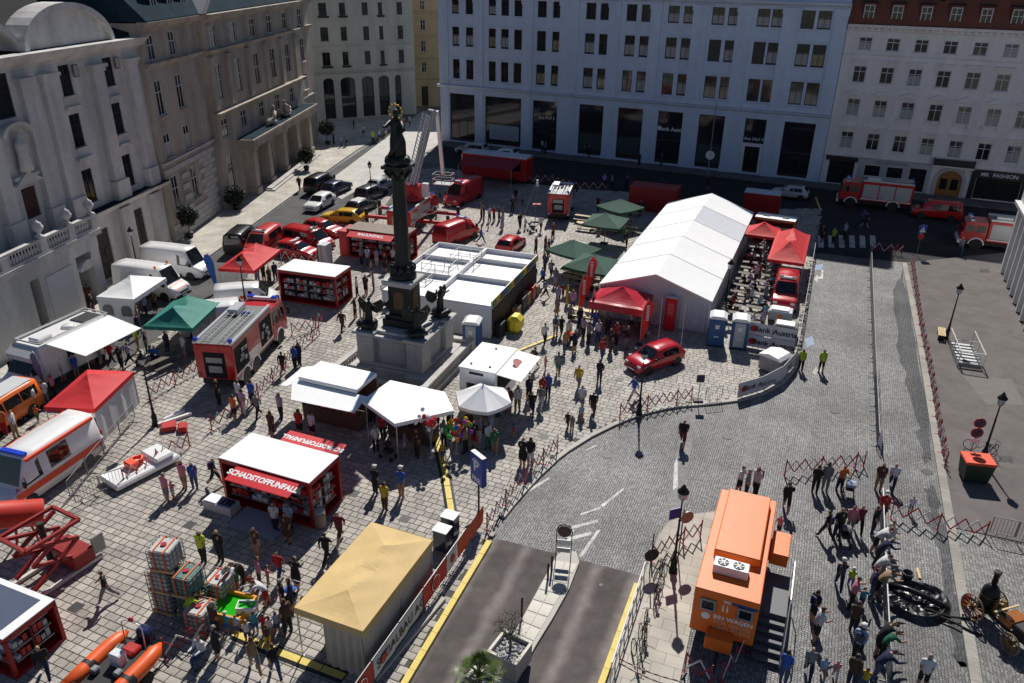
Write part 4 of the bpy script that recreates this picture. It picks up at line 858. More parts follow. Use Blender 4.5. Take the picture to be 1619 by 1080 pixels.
# ---------------------------------------------------------------- trucks
def ladder(m, a, b, wdt=.45, rung=.35, t=.05, mi=0):
    a = Vector(a); b = Vector(b); d = (b - a).normalized(); sd = d.cross(Vector((0, 0, 1))).normalized() * wdt / 2
    m.bar(a - sd, b - sd, t, t, mi); m.bar(a + sd, b + sd, t, t, mi); n = int((b - a).length / rung)
    for i in range(1, n): p = a.lerp(b, i / n); m.bar(p - sd, p + sd, t * .7, t * .7, mi)
SHUT = pm('roller_shutter', (.46, .47, .48), .4, metal=.4, var=.06, scale=2); DECK = pm('checker_plate', (.16, .17, .17), .5, metal=.4, var=.2, scale=12)
def fire_engine(label, loc, az, L=8.0, W=2.45, H=3.05, cab=2.3, axles=(-2.3, 2.6), open_side=False, z=0., group=None, shut=None, gear=True, rear_open=False):
    root = thing('fire_engine', label, 'fire engine', (loc.x, loc.y, z), -az, group); w = W / 2; f = L / 2; c0 = f - cab; shut = shut or SHUT
    m = MB(); m.box(-w * .8, w * .8, -f + .1, f - .15, .45, .85); m.build('chassis', PLASTIC, root)
    m = MB(); pf = [(c0, .8), (f - .05, .8), (f, 1.1), (f - .06, 1.55), (f - .3, H - .42), (f - .6, H - .25), (c0, H - .25)]; n = len(pf)
    vs = [(-w, y, q) for y, q in pf[:4]] + [(-w * .93, y, q) for y, q in pf[4:]] + [(w, y, q) for y, q in pf[:4]] + [(w * .93, y, q) for y, q in pf[4:]]
    m.add(vs, [tuple(range(n)), tuple(range(2 * n - 1, n - 1, -1))] + [(i, n + i, n + (i + 1) % n, (i + 1) % n) for i in range(n)])
    cb = m.build('cab', RED, root)
    m = MB(); a, b = Vector((0, f - .035, 1.62)), Vector((0, f - .275, H - .5)); nn = Vector((0, .97, .22)) * .02
    vs = [(-w * .86, a.y + nn.y, a.z + nn.z), (w * .86, a.y + nn.y, a.z + nn.z), (w * .82, b.y + nn.y, b.z + nn.z), (-w * .82, b.y + nn.y, b.z + nn.z)]; m.add(vs + [(x, y - .03, q) for x, y, q in vs], [(0, 1, 2, 3), (0, 4, 5, 1), (1, 5, 6, 2), (2, 6, 7, 3), (3, 7, 4, 0)]); m.build('windscreen', CARG, cb)
    for sg in (-1, 1):
        for y0, y1 in ((c0 + .15, c0 + cab * .45), (c0 + cab * .52, f - .42)):
            m = MB(); q = [(sg * (w + .008), y0, 1.7), (sg * (w + .008), y1, 1.7), (sg * (w * .945 + .008), y1 - .08, H - .55), (sg * (w * .945 + .008), y0, H - .55)]; m.add(q + [(x - sg * .03, y, z_) for x, y, z_ in q], [(0, 1, 2, 3), (3, 2, 1, 0), (0, 4, 5, 1), (2, 6, 7, 3)]); m.build('cab_window', CARG, cb)
        m = MB(); m.cbox(sg * (w + .22) - .1, sg * (w + .22) + .1, f - .2, f - .1, 1.7, 2.25, .03); m.bar((sg * w, f - .3, 2.3), (sg * (w + .2), f - .15, 2.1), .04); m.build('mirror', PLASTIC, cb)
        m = MB(); m.cbox(sg * w * .74 - .2, sg * w * .74 + .2, f - .02, f + .12, .72, .95, .03); m.build('headlight', HEADL, root)
        m = MB(); m.cbox(sg * w * .85 - .12, sg * w * .85 + .12, -f - .03, -f + .05, .95, 1.3, .02); m.build('tail_light', TAILL, root)
    m = MB(); m.cbox(-w, w, f - .1, f + .14, .45, .8, .05); m.build('front_bumper', WHITE, root)
    m = MB(); m.cbox(-w, w, -f, c0 - .06, .85, H, .05); m.build('equipment_body', RED, root)
    m = MB(); m.box(-w - .006, w + .006, -f + .06, c0 - .12, 1.02, 1.14); m.build('white_stripe', WHITE, root)
    nb = 3 if L > 7 else 2; y0 = -f + .15; bl = (c0 - .25 - y0) / nb
    for sg in (-1, 1):
        for i in range(nb):
            m = MB(); a, b = y0 + i * bl + .06, y0 + (i + 1) * bl - .06
            if open_side and sg == 1 and i != 1:
                m.box(sg * (w + .004) - .02, sg * (w + .004) + .02, a, b, 1.2, H - .3); lk = m.build('open_locker', DARK, root)
                m = MB()
                for j in range(7): yy = a + random.random() * (b - a - .4); zz = 1.25 + random.random() * (H - 2.1); m.box(sg * (w + .026), sg * (w + .05), yy, yy + .35, zz, zz + .22)
                m.build('locker_gear', GREYM, lk)
            elif open_side and sg == 1: m.box(sg * (w + .008) - .01, sg * (w + .008) + .01, a, b, 1.2, 1.65); m.build('grey_panel', ALU, root)
            else:
                m.box(sg * (w + .008) - .01, sg * (w + .008) + .01, a, b, 1.2, H - .28); s_ = m.build('roller_shutter', shut, root)
                m = MB(); [m.box(sg * (w + .019) - .004, sg * (w + .019) + .004, a + .02, b - .02, q, q + .012) for q in [1.3 + .12 * t for t in range(int((H - 1.65) / .12))]]; m.build('slat_ribs', ALU, s_)
    m = MB(); m.box(-w * .55, w * .55, -f - .014, -f + .02, .95, H - .5); rr = m.build('rear_locker', DARK if rear_open else shut, root)
    if rear_open: m = MB(); m.box(-.55, .5, -f - .03, -f - .013, 2.0, 2.35); m.box(-.4, .45, -f - .08, -f - .013, 1.35, 1.8); m.build('pump_panel', GREYM, rr)
    rd = link('roof_deck', None, root)
    m = MB(); m.box(-w * .9, w * .9, -f + .1, c0 - .1, H, H + .03); m.build('deck_plate', DECK, rd)
    m = MB(); [m.cbox(sg * w - .1, sg * w + .1, -f + .02, c0 - .08, H + .0, H + .2, .03) for sg in (-.93, .93)]; m.build('roof_gallery', ALU, rd)
    if gear:
        m = MB(); ladder(m, (-.55, -f + .2, H + .28), (-.55, c0 - .6, H + .28), .42, .4); ladder(m, (.5, -f + .3, H + .25), (.5, c0 - 1.2, H + .25), .34, .4); m.build('roof_ladder', ALU, rd)
        m = MB(); m.cbox(-.95, -.25, c0 - 1.9, c0 - .5, H + .05, H + .45, .04); m.build('roof_box', ALU, rd)
        m = MB(); m.tube([(.2 + .25 * math.cos(t), c0 - 1.6 + .25 * math.sin(t), H + .08 + t * .008) for t in [k * .7 for k in range(20)]], .05, 6); m.build('blue_hose', pm('blue_hose', (.02, .08, .4), .6, var=.1), rd)
    m = MB(); m.cbox(-w * .85, w * .85, f - .95, f - .6, H - .24, H - .02, .05); lb = m.build('light_bar', WHITE, root)
    for sg in (-1, 1):
        m = MB(); m.cbox(sg * w * .68 - .22, sg * w * .68 + .22, f - .97, f - .58, H - .02, H + .06, .03); m.build('beacon', BLUEL, lb)
        m = MB(); m.cbox(sg * w * .88 - .12, sg * w * .88 + .12, -f + .05, -f + .3, H + .2, H + .38, .03); m.build('rear_beacon', BLUEL, root)
    for y in axles:
        for sg in (-1, 1):
            fe = MB()
            wheel(root, sg * (w - .18), y, .5, .34)
            for k in range(10):
                t0, t1 = PI * k / 10, PI * (k + 1) / 10
                fe.extr([(y + .72 * math.cos(t0), .5 + .68 * math.sin(t0)), (y + .72 * math.cos(t1), .5 + .68 * math.sin(t1)), (y + .6 * math.cos(t1), .5 + .57 * math.sin(t1)), (y + .6 * math.cos(t0), .5 + .57 * math.sin(t0))], 'x', sg * (w - .34), sg * (w + .03))
            fe.cyl((sg * (w - .3), y, .52), (sg * (w + .014), y, .52), .58, n=16, mi=1)
            fe.build('fender', [WHITE, PLASTIC], root)
    return root
fe1 = fire_engine('large red fire engine with open lockers and roof ladders beside the green tent', mid((366, 588), (416, 552)), AZ((392, 600), (456, 526)), 8.6, 2.5, 3.2, 2.4, (-2.9, -1.4, 2.9), True, rear_open=True)
FG = 'fire engines standing in the shade of the bank'
fire_engine('fire engine with silver shutters in front of the pale shop', G(1379, 325), R(292), 7.6, 2.4, 3.0, 2.2, (-2.0, 2.4), z=RZ, group=FG)
fire_engine('fire engine with grey shutters half hidden by the white building at the right edge', G(1582, 392), R(292), 7.8, 2.4, 2.9, 2.2, (-2.0, 2.4), z=RZ, group=FG)
fire_engine('small red fire truck seen from behind at the shadow edge', G(887, 338), R(10), 6.0, 2.2, 2.9, 1.9, (-1.6, 1.8), z=0, gear=True, rear_open=True)
# command bus with awning
cb_ = thing('command_bus', 'red command bus with pale roof and a dark red awning in the shade', 'bus', (*G(786, 284).xy, 0), -R(292))
m = MB(); m.cbox(-1.25, 1.25, -4.3, 4.3, .45, 3.1, .12); m.build('body', RED, cb_)
m = MB(); m.cbox(-1.2, 1.2, -4.2, 4.2, 3.1, 3.24, .05); m.build('roof', pm('pale_blue_roof', (.62, .65, .68), .5, var=.06), cb_)
for sg in (-1, 1):
    for i in range(4): m = MB(); m.box(sg * 1.256 - .008, sg * 1.256 + .008, -3.6 + i * 1.9, -2.2 + i * 1.9, 1.6, 2.6); m.build('side_window', CARG, cb_)
for y in (-2.6, 2.7): [wheel(cb_, sg * 1.1, y, .48, .3) for sg in (-1, 1)]
m = MB(); m.add([(-1.26, -3.8, 2.95), (-1.26, 3.2, 2.95), (-4.6, 3.2, 2.5), (-4.6, -3.8, 2.5), (-1.26, -3.8, 2.98), (-1.26, 3.2, 2.98), (-4.6, 3.2, 2.53), (-4.6, -3.8, 2.53)], [(4, 5, 6, 7), (3, 2, 1, 0), (0, 1, 5, 4), (1, 2, 6, 5), (2, 3, 7, 6), (3, 0, 4, 7)]); aw = m.build('awning', pm('dark_red_canvas', (.30, .012, .02), .8, var=.08), cb_)
m = MB(); [m.cyl((-4.5, y, 0), (-4.5, y, 2.5), .03, n=6) for y in (-3.7, 3.1)]; m.build('awning_poles', ALU, aw)
# motorhome with awning
mh = thing('motorhome', 'white motorhome with a wide white awning beside the church steps', 'motorhome', (*G(98, 592).xy, 0), -AZ((150, 552), (42, 606)))
m = MB(); m.cbox(-1.1, 1.1, -3.6, 1.9, .5, 2.95, .1); m.build('living_body', WHITE, mh)
m = MB(); pf = [(1.85, .5), (3.3, .5), (3.4, .75), (3.25, 1.15), (2.75, 1.3), (2.15, 2.05), (1.85, 2.1)]; m.extr(pf, 'x', -1.0, 1.0); m.build('driver_cab', WHITE, mh)
m = MB(); pf = [(1.85, 2.1), (2.45, 2.15), (2.5, 2.5), (1.9, 2.9)]; m.extr(pf, 'x', -1.05, 1.05); m.build('alcove', pm('light_grey_grp', (.55, .55, .57), .4, var=.05), mh)
m = MB(); m.add([(-.9, 2.73, 1.36), (.9, 2.73, 1.36), (.86, 2.2, 2.05), (-.86, 2.2, 2.05)], [(0, 1, 2, 3)]); m.v = [(x, y + .03, z + .03) for x, y, z in m.v]; m.build('windscreen', CARG, mh)
for sg in (-1, 1):
    m = MB(); m.box(sg * 1.005 - .008, sg * 1.005 + .008, 1.95, 2.6, 1.3, 1.9); m.build('cab_window', CARG, mh)
    for y in (-2.6, -.9): m = MB(); m.box(sg * 1.105 - .01, sg * 1.105 + .01, y, y + 1.0, 1.5, 2.1); m.build('side_window', CARG, mh)
    for y in (-2.3, 2.4): wheel(mh, sg * .92, y, .34)
    m = MB(); m.cbox(sg * .68 - .18, sg * .68 + .18, 3.2, 3.36, .85, 1.05, .04); m.build('headlight', HEADL, mh)
rk = link('roof_rack', None, mh); m = MB(); [m.bar((x, -3.5, 3.1), (x, 1.7, 3.1), .1) for x in (-1.0, 1.0)]; [m.bar((-1, y, 3.1), (1, y, 3.1), .08) for y in (-3.5, 1.7)]; m.build('rack_rails', ALU, rk)
m = MB(); m.box(-.75, .55, -3.2, -1.9, 2.96, 3.02); m.build('solar_panel', PLASTIC, rk); m = MB(); m.cbox(-.6, .3, .3, 1.4, 2.95, 3.2, .08); m.build('roof_vent', WHITE, rk); m = MB(); m.lathe([(.4, 0), (.42, .06), (.3, .16), (0, .2)], 14, (-.2, -1.1, 2.96)); m.build('roof_dome', WHITE, rk)
m = MB(); q = [(-1.1, -3.5, 2.95), (-1.1, 1.3, 2.95), (-3.9, 1.0, 2.55), (-3.9, -3.4, 2.55)]; m.add(q + [(x, y, z + .03) for x, y, z in q], [(4, 5, 6, 7), (3, 2, 1, 0), (0, 1, 5, 4), (1, 2, 6, 5), (2, 3, 7, 6), (3, 0, 4, 7)]); aw = m.build('awning', pm('white_canvas', (.88, .88, .87), .8, var=.03), mh)
m = MB(); [m.cyl((-3.85, y, 0), (-3.85, y, 2.56), .025, n=6) for y in (-3.3, .9)]; m.build('awning_poles', ALU, aw)
# aerial ladder truck
lt = fire_engine('red aerial ladder truck with raised boom and spread outriggers behind the column', G(655, 352), R(14), 8.4, 2.45, 2.3, 2.4, (-2.6, 2.7), z=0, gear=False)
lt.name = 'aerial_ladder_truck'
tt = link('turntable', None, lt); m = MB(); m.lathe([(1.1, 0), (1.1, .25), (.8, .35), (.7, 1.0)], 18, (0, .2, 2.35)); m.cbox(-.75, .75, -.5, .8, 2.9, 4.0, .1); m.build('turret', RED, tt)
m = MB(); m.cbox(.85, 1.5, .1, .8, 2.7, 4.1, .06); m.build('control_cab', WHITE, tt)
BOOM = pm('boom_steel', (.48, .45, .42), .5, metal=.3, var=.15, scale=3)
boom = link('boom', None, lt); b0, b1 = Vector((0, .2, 3.8)), Vector((1.45, 1.9, 10.6)); m = MB(); d = (b1 - b0).normalized(); sx_ = d.cross(Vector((0, 0, 1))).normalized() * .36; up = sx_.cross(d).normalized() * .75
m.bar(b0, b1, .6, .4); m.build('boom_beam', BOOM, boom); m = MB()
for s1 in (-1, 1):
    m.bar(b0 + sx_ * s1 + up * .9, b1 + sx_ * s1 + up * .9, .1); m.bar(b0 + sx_ * s1 + up * .3, b1 + sx_ * s1 + up * .3, .1)
    for i in range(20): m.bar(b0.lerp(b1, i / 20) + sx_ * s1 + up * .3, b0.lerp(b1, (i + 1) / 20) + sx_ * s1 + up * (.9 if i % 2 else .9), .05)
for i in range(28): p = b0.lerp(b1, (i + .5) / 28); m.bar(p - sx_ + up * .3, p + sx_ + up * .3, .05)
m.build('ladder_lattice', ALU, boom)
hd = b1 + Vector((.1, .1, .2)); m = MB(); m.cyl(hd - sx_ * 1.3, hd + sx_ * 1.3, .34, n=12); m.build('knuckle', GREYM, boom)
m = MB(); m.bar(hd + Vector((.5, .1, .2)), Vector((hd.x + .35, hd.y + 1.9, 4.3)), .32, .32); m.build('folding_arm', WHITE, boom)
m = MB(); bx, by, bz = hd.x + .35, hd.y + 2.0, 3.2; m.box(bx - 1.0, bx + 1.0, by - .6, by + .6, bz, bz + .08)
for z in (bz + .55, bz + 1.1): [m.bar(a, b, .05) for a, b in (((bx - 1, by - .6, z), (bx + 1, by - .6, z)), ((bx + 1, by - .6, z), (bx + 1, by + .6, z)), ((bx + 1, by + .6, z), (bx - 1, by + .6, z)), ((bx - 1, by + .6, z), (bx - 1, by - .6, z)))]
[m.bar((bx + sx2, by + sy2, bz), (bx + sx2, by + sy2, bz + 1.1), .05) for sx2 in (-1, 0, 1) for sy2 in (-.6, .6)]; m.build('rescue_cage', GREYM, boom)
for y in (-2.0, 1.3):
    og = link('outrigger', None, lt); m = MB(); [m.box(sg * .9 if sg > 0 else -4.4, 4.4 if sg > 0 else -.9, y - .16, y + .16, .75, 1.05) for sg in (-1, 1)]; m.build('outrigger_beam', REDF, og)
    [MB().box(sg * 4.35 - .14, sg * 4.35 + .14, y - .14, y + .14, .1, 1.7).box(sg * 4.35 - .35, sg * 4.35 + .35, y - .35, y + .35, 0, .1).build('outrigger_foot', PLASTIC, og) for sg in (-1, 1)]
# ================================================================ tents, stands, containers, monument
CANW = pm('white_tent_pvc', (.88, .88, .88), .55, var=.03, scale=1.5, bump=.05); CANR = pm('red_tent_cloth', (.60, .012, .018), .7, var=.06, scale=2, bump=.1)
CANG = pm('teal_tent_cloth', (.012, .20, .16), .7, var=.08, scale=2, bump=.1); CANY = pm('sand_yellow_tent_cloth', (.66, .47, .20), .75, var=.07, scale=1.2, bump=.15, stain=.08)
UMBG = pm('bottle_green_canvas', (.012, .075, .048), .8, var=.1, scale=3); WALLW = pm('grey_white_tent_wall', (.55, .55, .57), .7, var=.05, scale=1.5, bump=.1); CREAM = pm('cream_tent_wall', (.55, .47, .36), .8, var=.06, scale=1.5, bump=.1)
CONTR = pm('container_red', (.36, .010, .012), .45, var=.08, scale=3); ROOFW = pm('white_container_roof', (.87, .88, .88), .5, var=.05, scale=1.2, stain=.06); SIGNR = pm('red_flap_panel', (.62, .012, .02), .5, var=.04)
LETW = pm('white_lettering', (.85, .85, .84), .5, var=0); BROWNR = pm('dusty_brown_roof', (.26, .21, .17), .85, var=.15, scale=2)
STONE = pm('monument_marble', (.50, .485, .46), .75, var=.1, scale=2.2, bump=.1, stain=.22); BRONZE = pm('dark_bronze', (.016, .021, .019), .5, metal=.35, var=.35, scale=5, bump=.3); GOLD = pm('gilded_metal', (.62, .40, .06), .4, metal=.5, var=.1)
WOODT = pm('beer_table_wood', (.62, .47, .24), .6, var=.12, scale=5); WOODD = pm('weathered_wood', (.28, .2, .12), .75, var=.2, scale=6)
def popup(name, label, c, az, sx, sy, mat, eave=2.15, peak=3.1, peaks=1, walls=(), wmat=None, z=0., legm=None, val=.22, group=None, cat='tent'):
    """folding pavilion: sagging peaked canopy, valance, legs, optional side walls"""
    root = thing(name, label, cat, (c[0], c[1], z), -az, group); a, b = sx / 2, sy / 2; n = 14; nj = n * peaks; m = MB(); vs = []
    for j in range(nj + 1):
        for i in range(n + 1):
            x = -a + sx * i / n; y = -b + sy * j / nj
            if peaks == 1: ty = abs(y) / b
            else: ty = (abs(y) - b / 2) / (b / 2) if abs(y) > b / 2 else .28 * (1 - abs(y) / (b / 2))
            t = max(abs(x) / a, ty); t = min(1, t)
            vs.append((x, y, eave + (peak - eave) * (1 - t) ** 1.18 + (.02 * math.sin(x * 3.1 + y * 2.3) + .018 * math.sin(y * 5.3 - x * 4.1)) * (1 - t) - .05 * math.sin(PI * min(1, t)) * (.6 + .4 * math.cos(3 * x))))
    fs = []
    for j in range(nj):
        for i in range(n):
            q = (j * (n + 1) + i, j * (n + 1) + i + 1, (j + 1) * (n + 1) + i + 1, (j + 1) * (n + 1) + i); yy = j + .5 - nj / 2; yy = yy if peaks == 1 else (yy - nj / 4 if yy > 0 else yy + nj / 4)
            fs += [(q[0], q[1], q[2]), (q[0], q[2], q[3])] if (i + .5 - n / 2) * yy > 0 else [(q[0], q[1], q[3]), (q[1], q[2], q[3])]
    m.add(vs, fs)
    cn = m.build('canopy', mat, root)
    m = MB(); P = [(-a, -b), (a, -b), (a, b), (-a, b)]
    for (x0, y0), (x1, y1) in zip(P, P[1:] + P[:1]):
        k = 8; q = []
        for i in range(k + 1): x, y = x0 + (x1 - x0) * i / k, y0 + (y1 - y0) * i / k; q += [(x * 1.004, y * 1.004, eave + .012), (x * 1.008, y * 1.008, eave - val - (.03 if i % 2 else 0))]
        m.add(q, [(2 * i, 2 * i + 1, 2 * i + 3, 2 * i + 2) for i in range(k)])
    m.build('valance', mat, cn)
    lg = [(sx2 * (a - .05), sy2 * (b - .05)) for sx2 in (-1, 1) for sy2 in (-1, 1)] + ([(-a + .05, 0), (a - .05, 0)] if peaks > 1 else [])
    for x, y in lg: m = MB(); m.box(x - .022, x + .022, y - .022, y + .022, 0, eave); m.box(x - .07, x + .07, y - .07, y + .07, 0, .012); m.build('leg', legm or ALU, root)
    for s in walls:
        m = MB(); k = 10; q = []
        for i in range(k + 1):
            t = -1 + 2 * i / k; wv = .03 * math.sin(i * 2.4)
            x, y = {'x+': (a - .03 + wv, t * b), 'x-': (-a + .03 + wv, t * b), 'y+': (t * a, b - .03 + wv), 'y-': (t * a, -b + .03 + wv)}[s]
            q += [(x, y, .02), (x, y, eave - .01)]
        m.add(q, [(2 * i, 2 * i + 2, 2 * i + 3, 2 * i + 1) for i in range(k)]); m.build('side_wall', wmat or WALLW, root)
    return root
d = R(22)
popup('pop_up_tent', 'red pop-up tent with white side wall behind the ambulance', (-24.05, 39.2), R(3), 2.85, 4.4, CANR, walls=('x+',))
wt = popup('pop_up_tent', 'white pop-up tent with arched windows in front of the church door', (-28.45, 54.6), R(8), 2.9, 4.4, CANW, walls=('y-',), wmat=CANW, val=.3)
for x in (-.75, .7):
    m = MB(); pts = [(x - .4, .75), (x + .4, .75), (x + .4, 1.25)] + [(x + .4 * math.cos(t), 1.25 + .35 * math.sin(t)) for t in [PI * k / 8 for k in range(1, 8)]] + [(x - .4, 1.25)]
    m.extr(pts, 'y', -2.215, -2.2); m.build('arched_window', pm('tent_window_film', (.16, .17, .19), .3, var=.2), wt)
popup('pop_up_tent', 'teal green pop-up tent with grey side wall beside the fire engine', (-22.8, 49.7), R(4), 3.4, 4.45, CANG, 2.2, 3.2, 2, ('x+',), pm('grey_tent_wall', (.36, .35, .34), .8, var=.06))
popup('pop_up_tent', 'red pop-up tent by the parked red vans', (-21.6, 61.1), R(8), 3.0, 5.2, CANR, 2.15, 3.1, 2)
rt = popup('pop_up_tent', 'long red pop-up tent over the off-road fire vehicle', (24.0, 65.3), R(22), 2.9, 8.3, CANR, 2.5, 3.6, 2, z=0)
popup('pop_up_tent', 'small red tent joined to the back of the long red tent', (22.9, 69.6), R(22), 2.9, 3.0, CANR, 2.45, 3.4)
popup('pop_up_tent', 'shiny red pavilion with a red counter at the big tent entrance', (8.0, 53.4), R(22), 4.0, 3.2, pm('glossy_red_satin', (.50, .01, .03), .35, var=.06, scale=2, bump=.1), 2.35, 3.3, walls=('y+', 'x+'), wmat=CANR, val=.5)
yt = popup('pavilion_tent', 'large sand yellow pavilion tent beside the garage ramp', (-5.62, 24.2), R(22), 3.0, 5.45, CANY, 2.52, 2.78, 2, ('x+',), CREAM, val=.3)
m = MB(); q = [(-.3 + .12 * i, -2.68 + .05 * math.sin(i * 2), 0) for i in range(15)]; m.add(q + [(x, y, 2.3) for x, y, _ in q], [(i, i + 1, i + 16, i + 15) for i in range(14)]); m.build('front_curtain', CREAM, yt)
# ---- the big white marquee
F0 = Vector((6.66, 55.65, 0)); F1 = Vector((14.23, 52.38, 0)); BW = (F1 - F0).length; MQ = 24.6; MAZ = R(21.9)
mq = thing('marquee', 'long white gabled marquee in the middle of the square', 'tent', (*((F0 + F1) / 2).xy, 0), -MAZ)
nb = 5; bl = MQ / nb; hw = BW / 2; EV, RG = 2.6, 4.0
CANT = pm('translucent_white_pvc', (.62, .65, .70), .5, var=.05, scale=1.5)
for i in range(nb):
    for sg in (-1, 1):
        m = MB(); y0, y1 = i * bl + .012, (i + 1) * bl - .012; k = 4; q = []
        for a_ in range(k + 1):
            for b_ in range(k + 1):
                y = y0 + (y1 - y0) * a_ / k; t = b_ / k; sag = -.05 * math.sin(PI * t) * math.sin(PI * a_ / k); q.append((sg * hw * 1.03 * (1 - t) + 0, y, EV - .05 + (RG - EV + .05) * t + sag))
        fs = [(a_ * (k + 1) + b_, a_ * (k + 1) + b_ + 1, (a_ + 1) * (k + 1) + b_ + 1, (a_ + 1) * (k + 1) + b_) for a_ in range(k) for b_ in range(k)]
        m.add(q, fs); m.build('roof_panel', CANT if (i == 3 and sg == 1) else CANW, mq)
        m = MB(); kk = 12; q = []
        for a_ in range(kk + 1): y = y0 + (y1 - y0) * a_ / kk; x = sg * (hw - .02 + .02 * math.sin(a_ * 2.1)); q += [(x, y, .02), (x, y, EV - .02)]
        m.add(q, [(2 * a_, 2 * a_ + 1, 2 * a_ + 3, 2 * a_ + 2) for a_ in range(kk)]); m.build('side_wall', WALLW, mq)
for i in range(nb + 1):
    m = MB(); y = i * bl; m.bar((-hw, y, EV - .06), (0, y, RG - .06), .1); m.bar((hw, y, EV - .06), (0, y, RG - .06), .1); [m.box(sg * hw - .05, sg * hw + .05, y - .05, y + .05, 0, EV - .05) for sg in (-1, 1)]; m.build('frame_arch', ALU, mq)
    m = MB()
    for sg in (-1, 1): m.bar((sg * hw * 1.03, y, EV - .035), (0, y, RG + .012), .05, .02)
    m.build('keder_rail', WALLW, mq)
for y, nm in ((.0, 'gable'), (MQ, 'gable')):
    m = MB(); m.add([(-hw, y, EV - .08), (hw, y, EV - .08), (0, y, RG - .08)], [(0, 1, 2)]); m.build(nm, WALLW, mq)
for i in range(5):
    m = MB(); k = 8; x0, x1 = -hw + i * BW / 5, -hw + (i + 1) * BW / 5; q = []
    for a_ in range(k + 1): x = x0 + (x1 - x0) * a_ / k; q += [(x, .02 + .05 * math.sin(a_ * 1.8), .02), (x, .02, EV - .08)]
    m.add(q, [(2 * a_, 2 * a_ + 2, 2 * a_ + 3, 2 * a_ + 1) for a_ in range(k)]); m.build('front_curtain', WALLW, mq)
MQT = Matrix.Translation(mq.location) @ Z(-MAZ)
# ---- parasols
def parasol(label, px, zc, size, mat, n=4, rot=0., peak=.8, base=0., group=None):
    c = G(px[0], px[1], zc); root = thing('parasol', label, 'parasol', (c.x, c.y, base), rot, group); r = size / 2 * (1.414 if n == 4 else 1.1); m = MB()
    P = [(r * math.cos(2 * PI * i / n + PI / n), r * math.sin(2 * PI * i / n + PI / n)) for i in range(n)]; z0, z1 = zc - peak * .6, zc + peak * .4; vs = [(0, 0, z1)]; fs = []
    K = 6
    for i in range(n):
        A_, B_ = P[i], P[(i + 1) % n]
        for k in range(1, K + 1):
            for t in range(3):
                f = k / K; x = (A_[0] + (B_[0] - A_[0]) * t / 3) * f; y = (A_[1] + (B_[1] - A_[1]) * t / 3) * f
                vs.append((x, y, z1 + (z0 - z1) * f ** .92 - (.07 * f if t else 0)))
    N3 = 3 * n
    def I(i, k, t): i = (i + t // 3) % n; return 1 + (i * K + k - 1) * 3 + t % 3
    for i in range(n):
        for t in range(3):
            fs.append((0, I(i, 1, t), I(i, 1, t + 1)))
            for k in range(1, K): fs.append((I(i, k, t), I(i, k + 1, t), I(i, k + 1, t + 1), I(i, k, t + 1)))
    m.add(vs, fs); m.build('canopy', mat, root)
    m = MB()
    for i in range(n):
        q = []
        for t in range(4): p = vs[I(i, K, t)]; q += [p, (p[0] * 1.01, p[1] * 1.01, p[2] - .2)]
        m.add(q, [(2 * t, 2 * t + 1, 2 * t + 3, 2 * t + 2) for t in range(3)])
    m.build('valance', mat, root)
    m = MB(); m.cyl((0, 0, .1), (0, 0, z1 + .05), .04, n=8); m.build('pole', WOODD, root)
    m = MB(); m.cbox(-.35, .35, -.35, .35, 0, .12, .03); m.build('base', PLASTIC, root)
    for i in range(n): m = MB(); m.bar((0, 0, z0 - .3), (P[i][0] * .6, P[i][1] * .6, z0 + (z1 - z0) * .4 - .06), .03); m.build('strut', WOODD, root)
    return root
UG = 'green parasols beside the marquee'
parasol('green square parasol nearest the beach flags', (940, 408), 2.7, 3.9, UMBG, rot=R(-30), group=UG)
parasol('green square parasol left of the others with its pole in view', (907, 385), 2.7, 3.5, UMBG, rot=R(48), group=UG)
parasol('green square parasol second from the back', (958, 342), 2.7, 3.7, UMBG, rot=R(-22), group=UG)
parasol('green square parasol furthest back near the red container', (981, 319), 2.7, 3.5, UMBG, rot=R(38), group=UG)
parasol('white hexagonal parasol over the crowd beside the white kiosk', (764, 616), 2.7, 3.1, CANW, 6, R(10), .8)
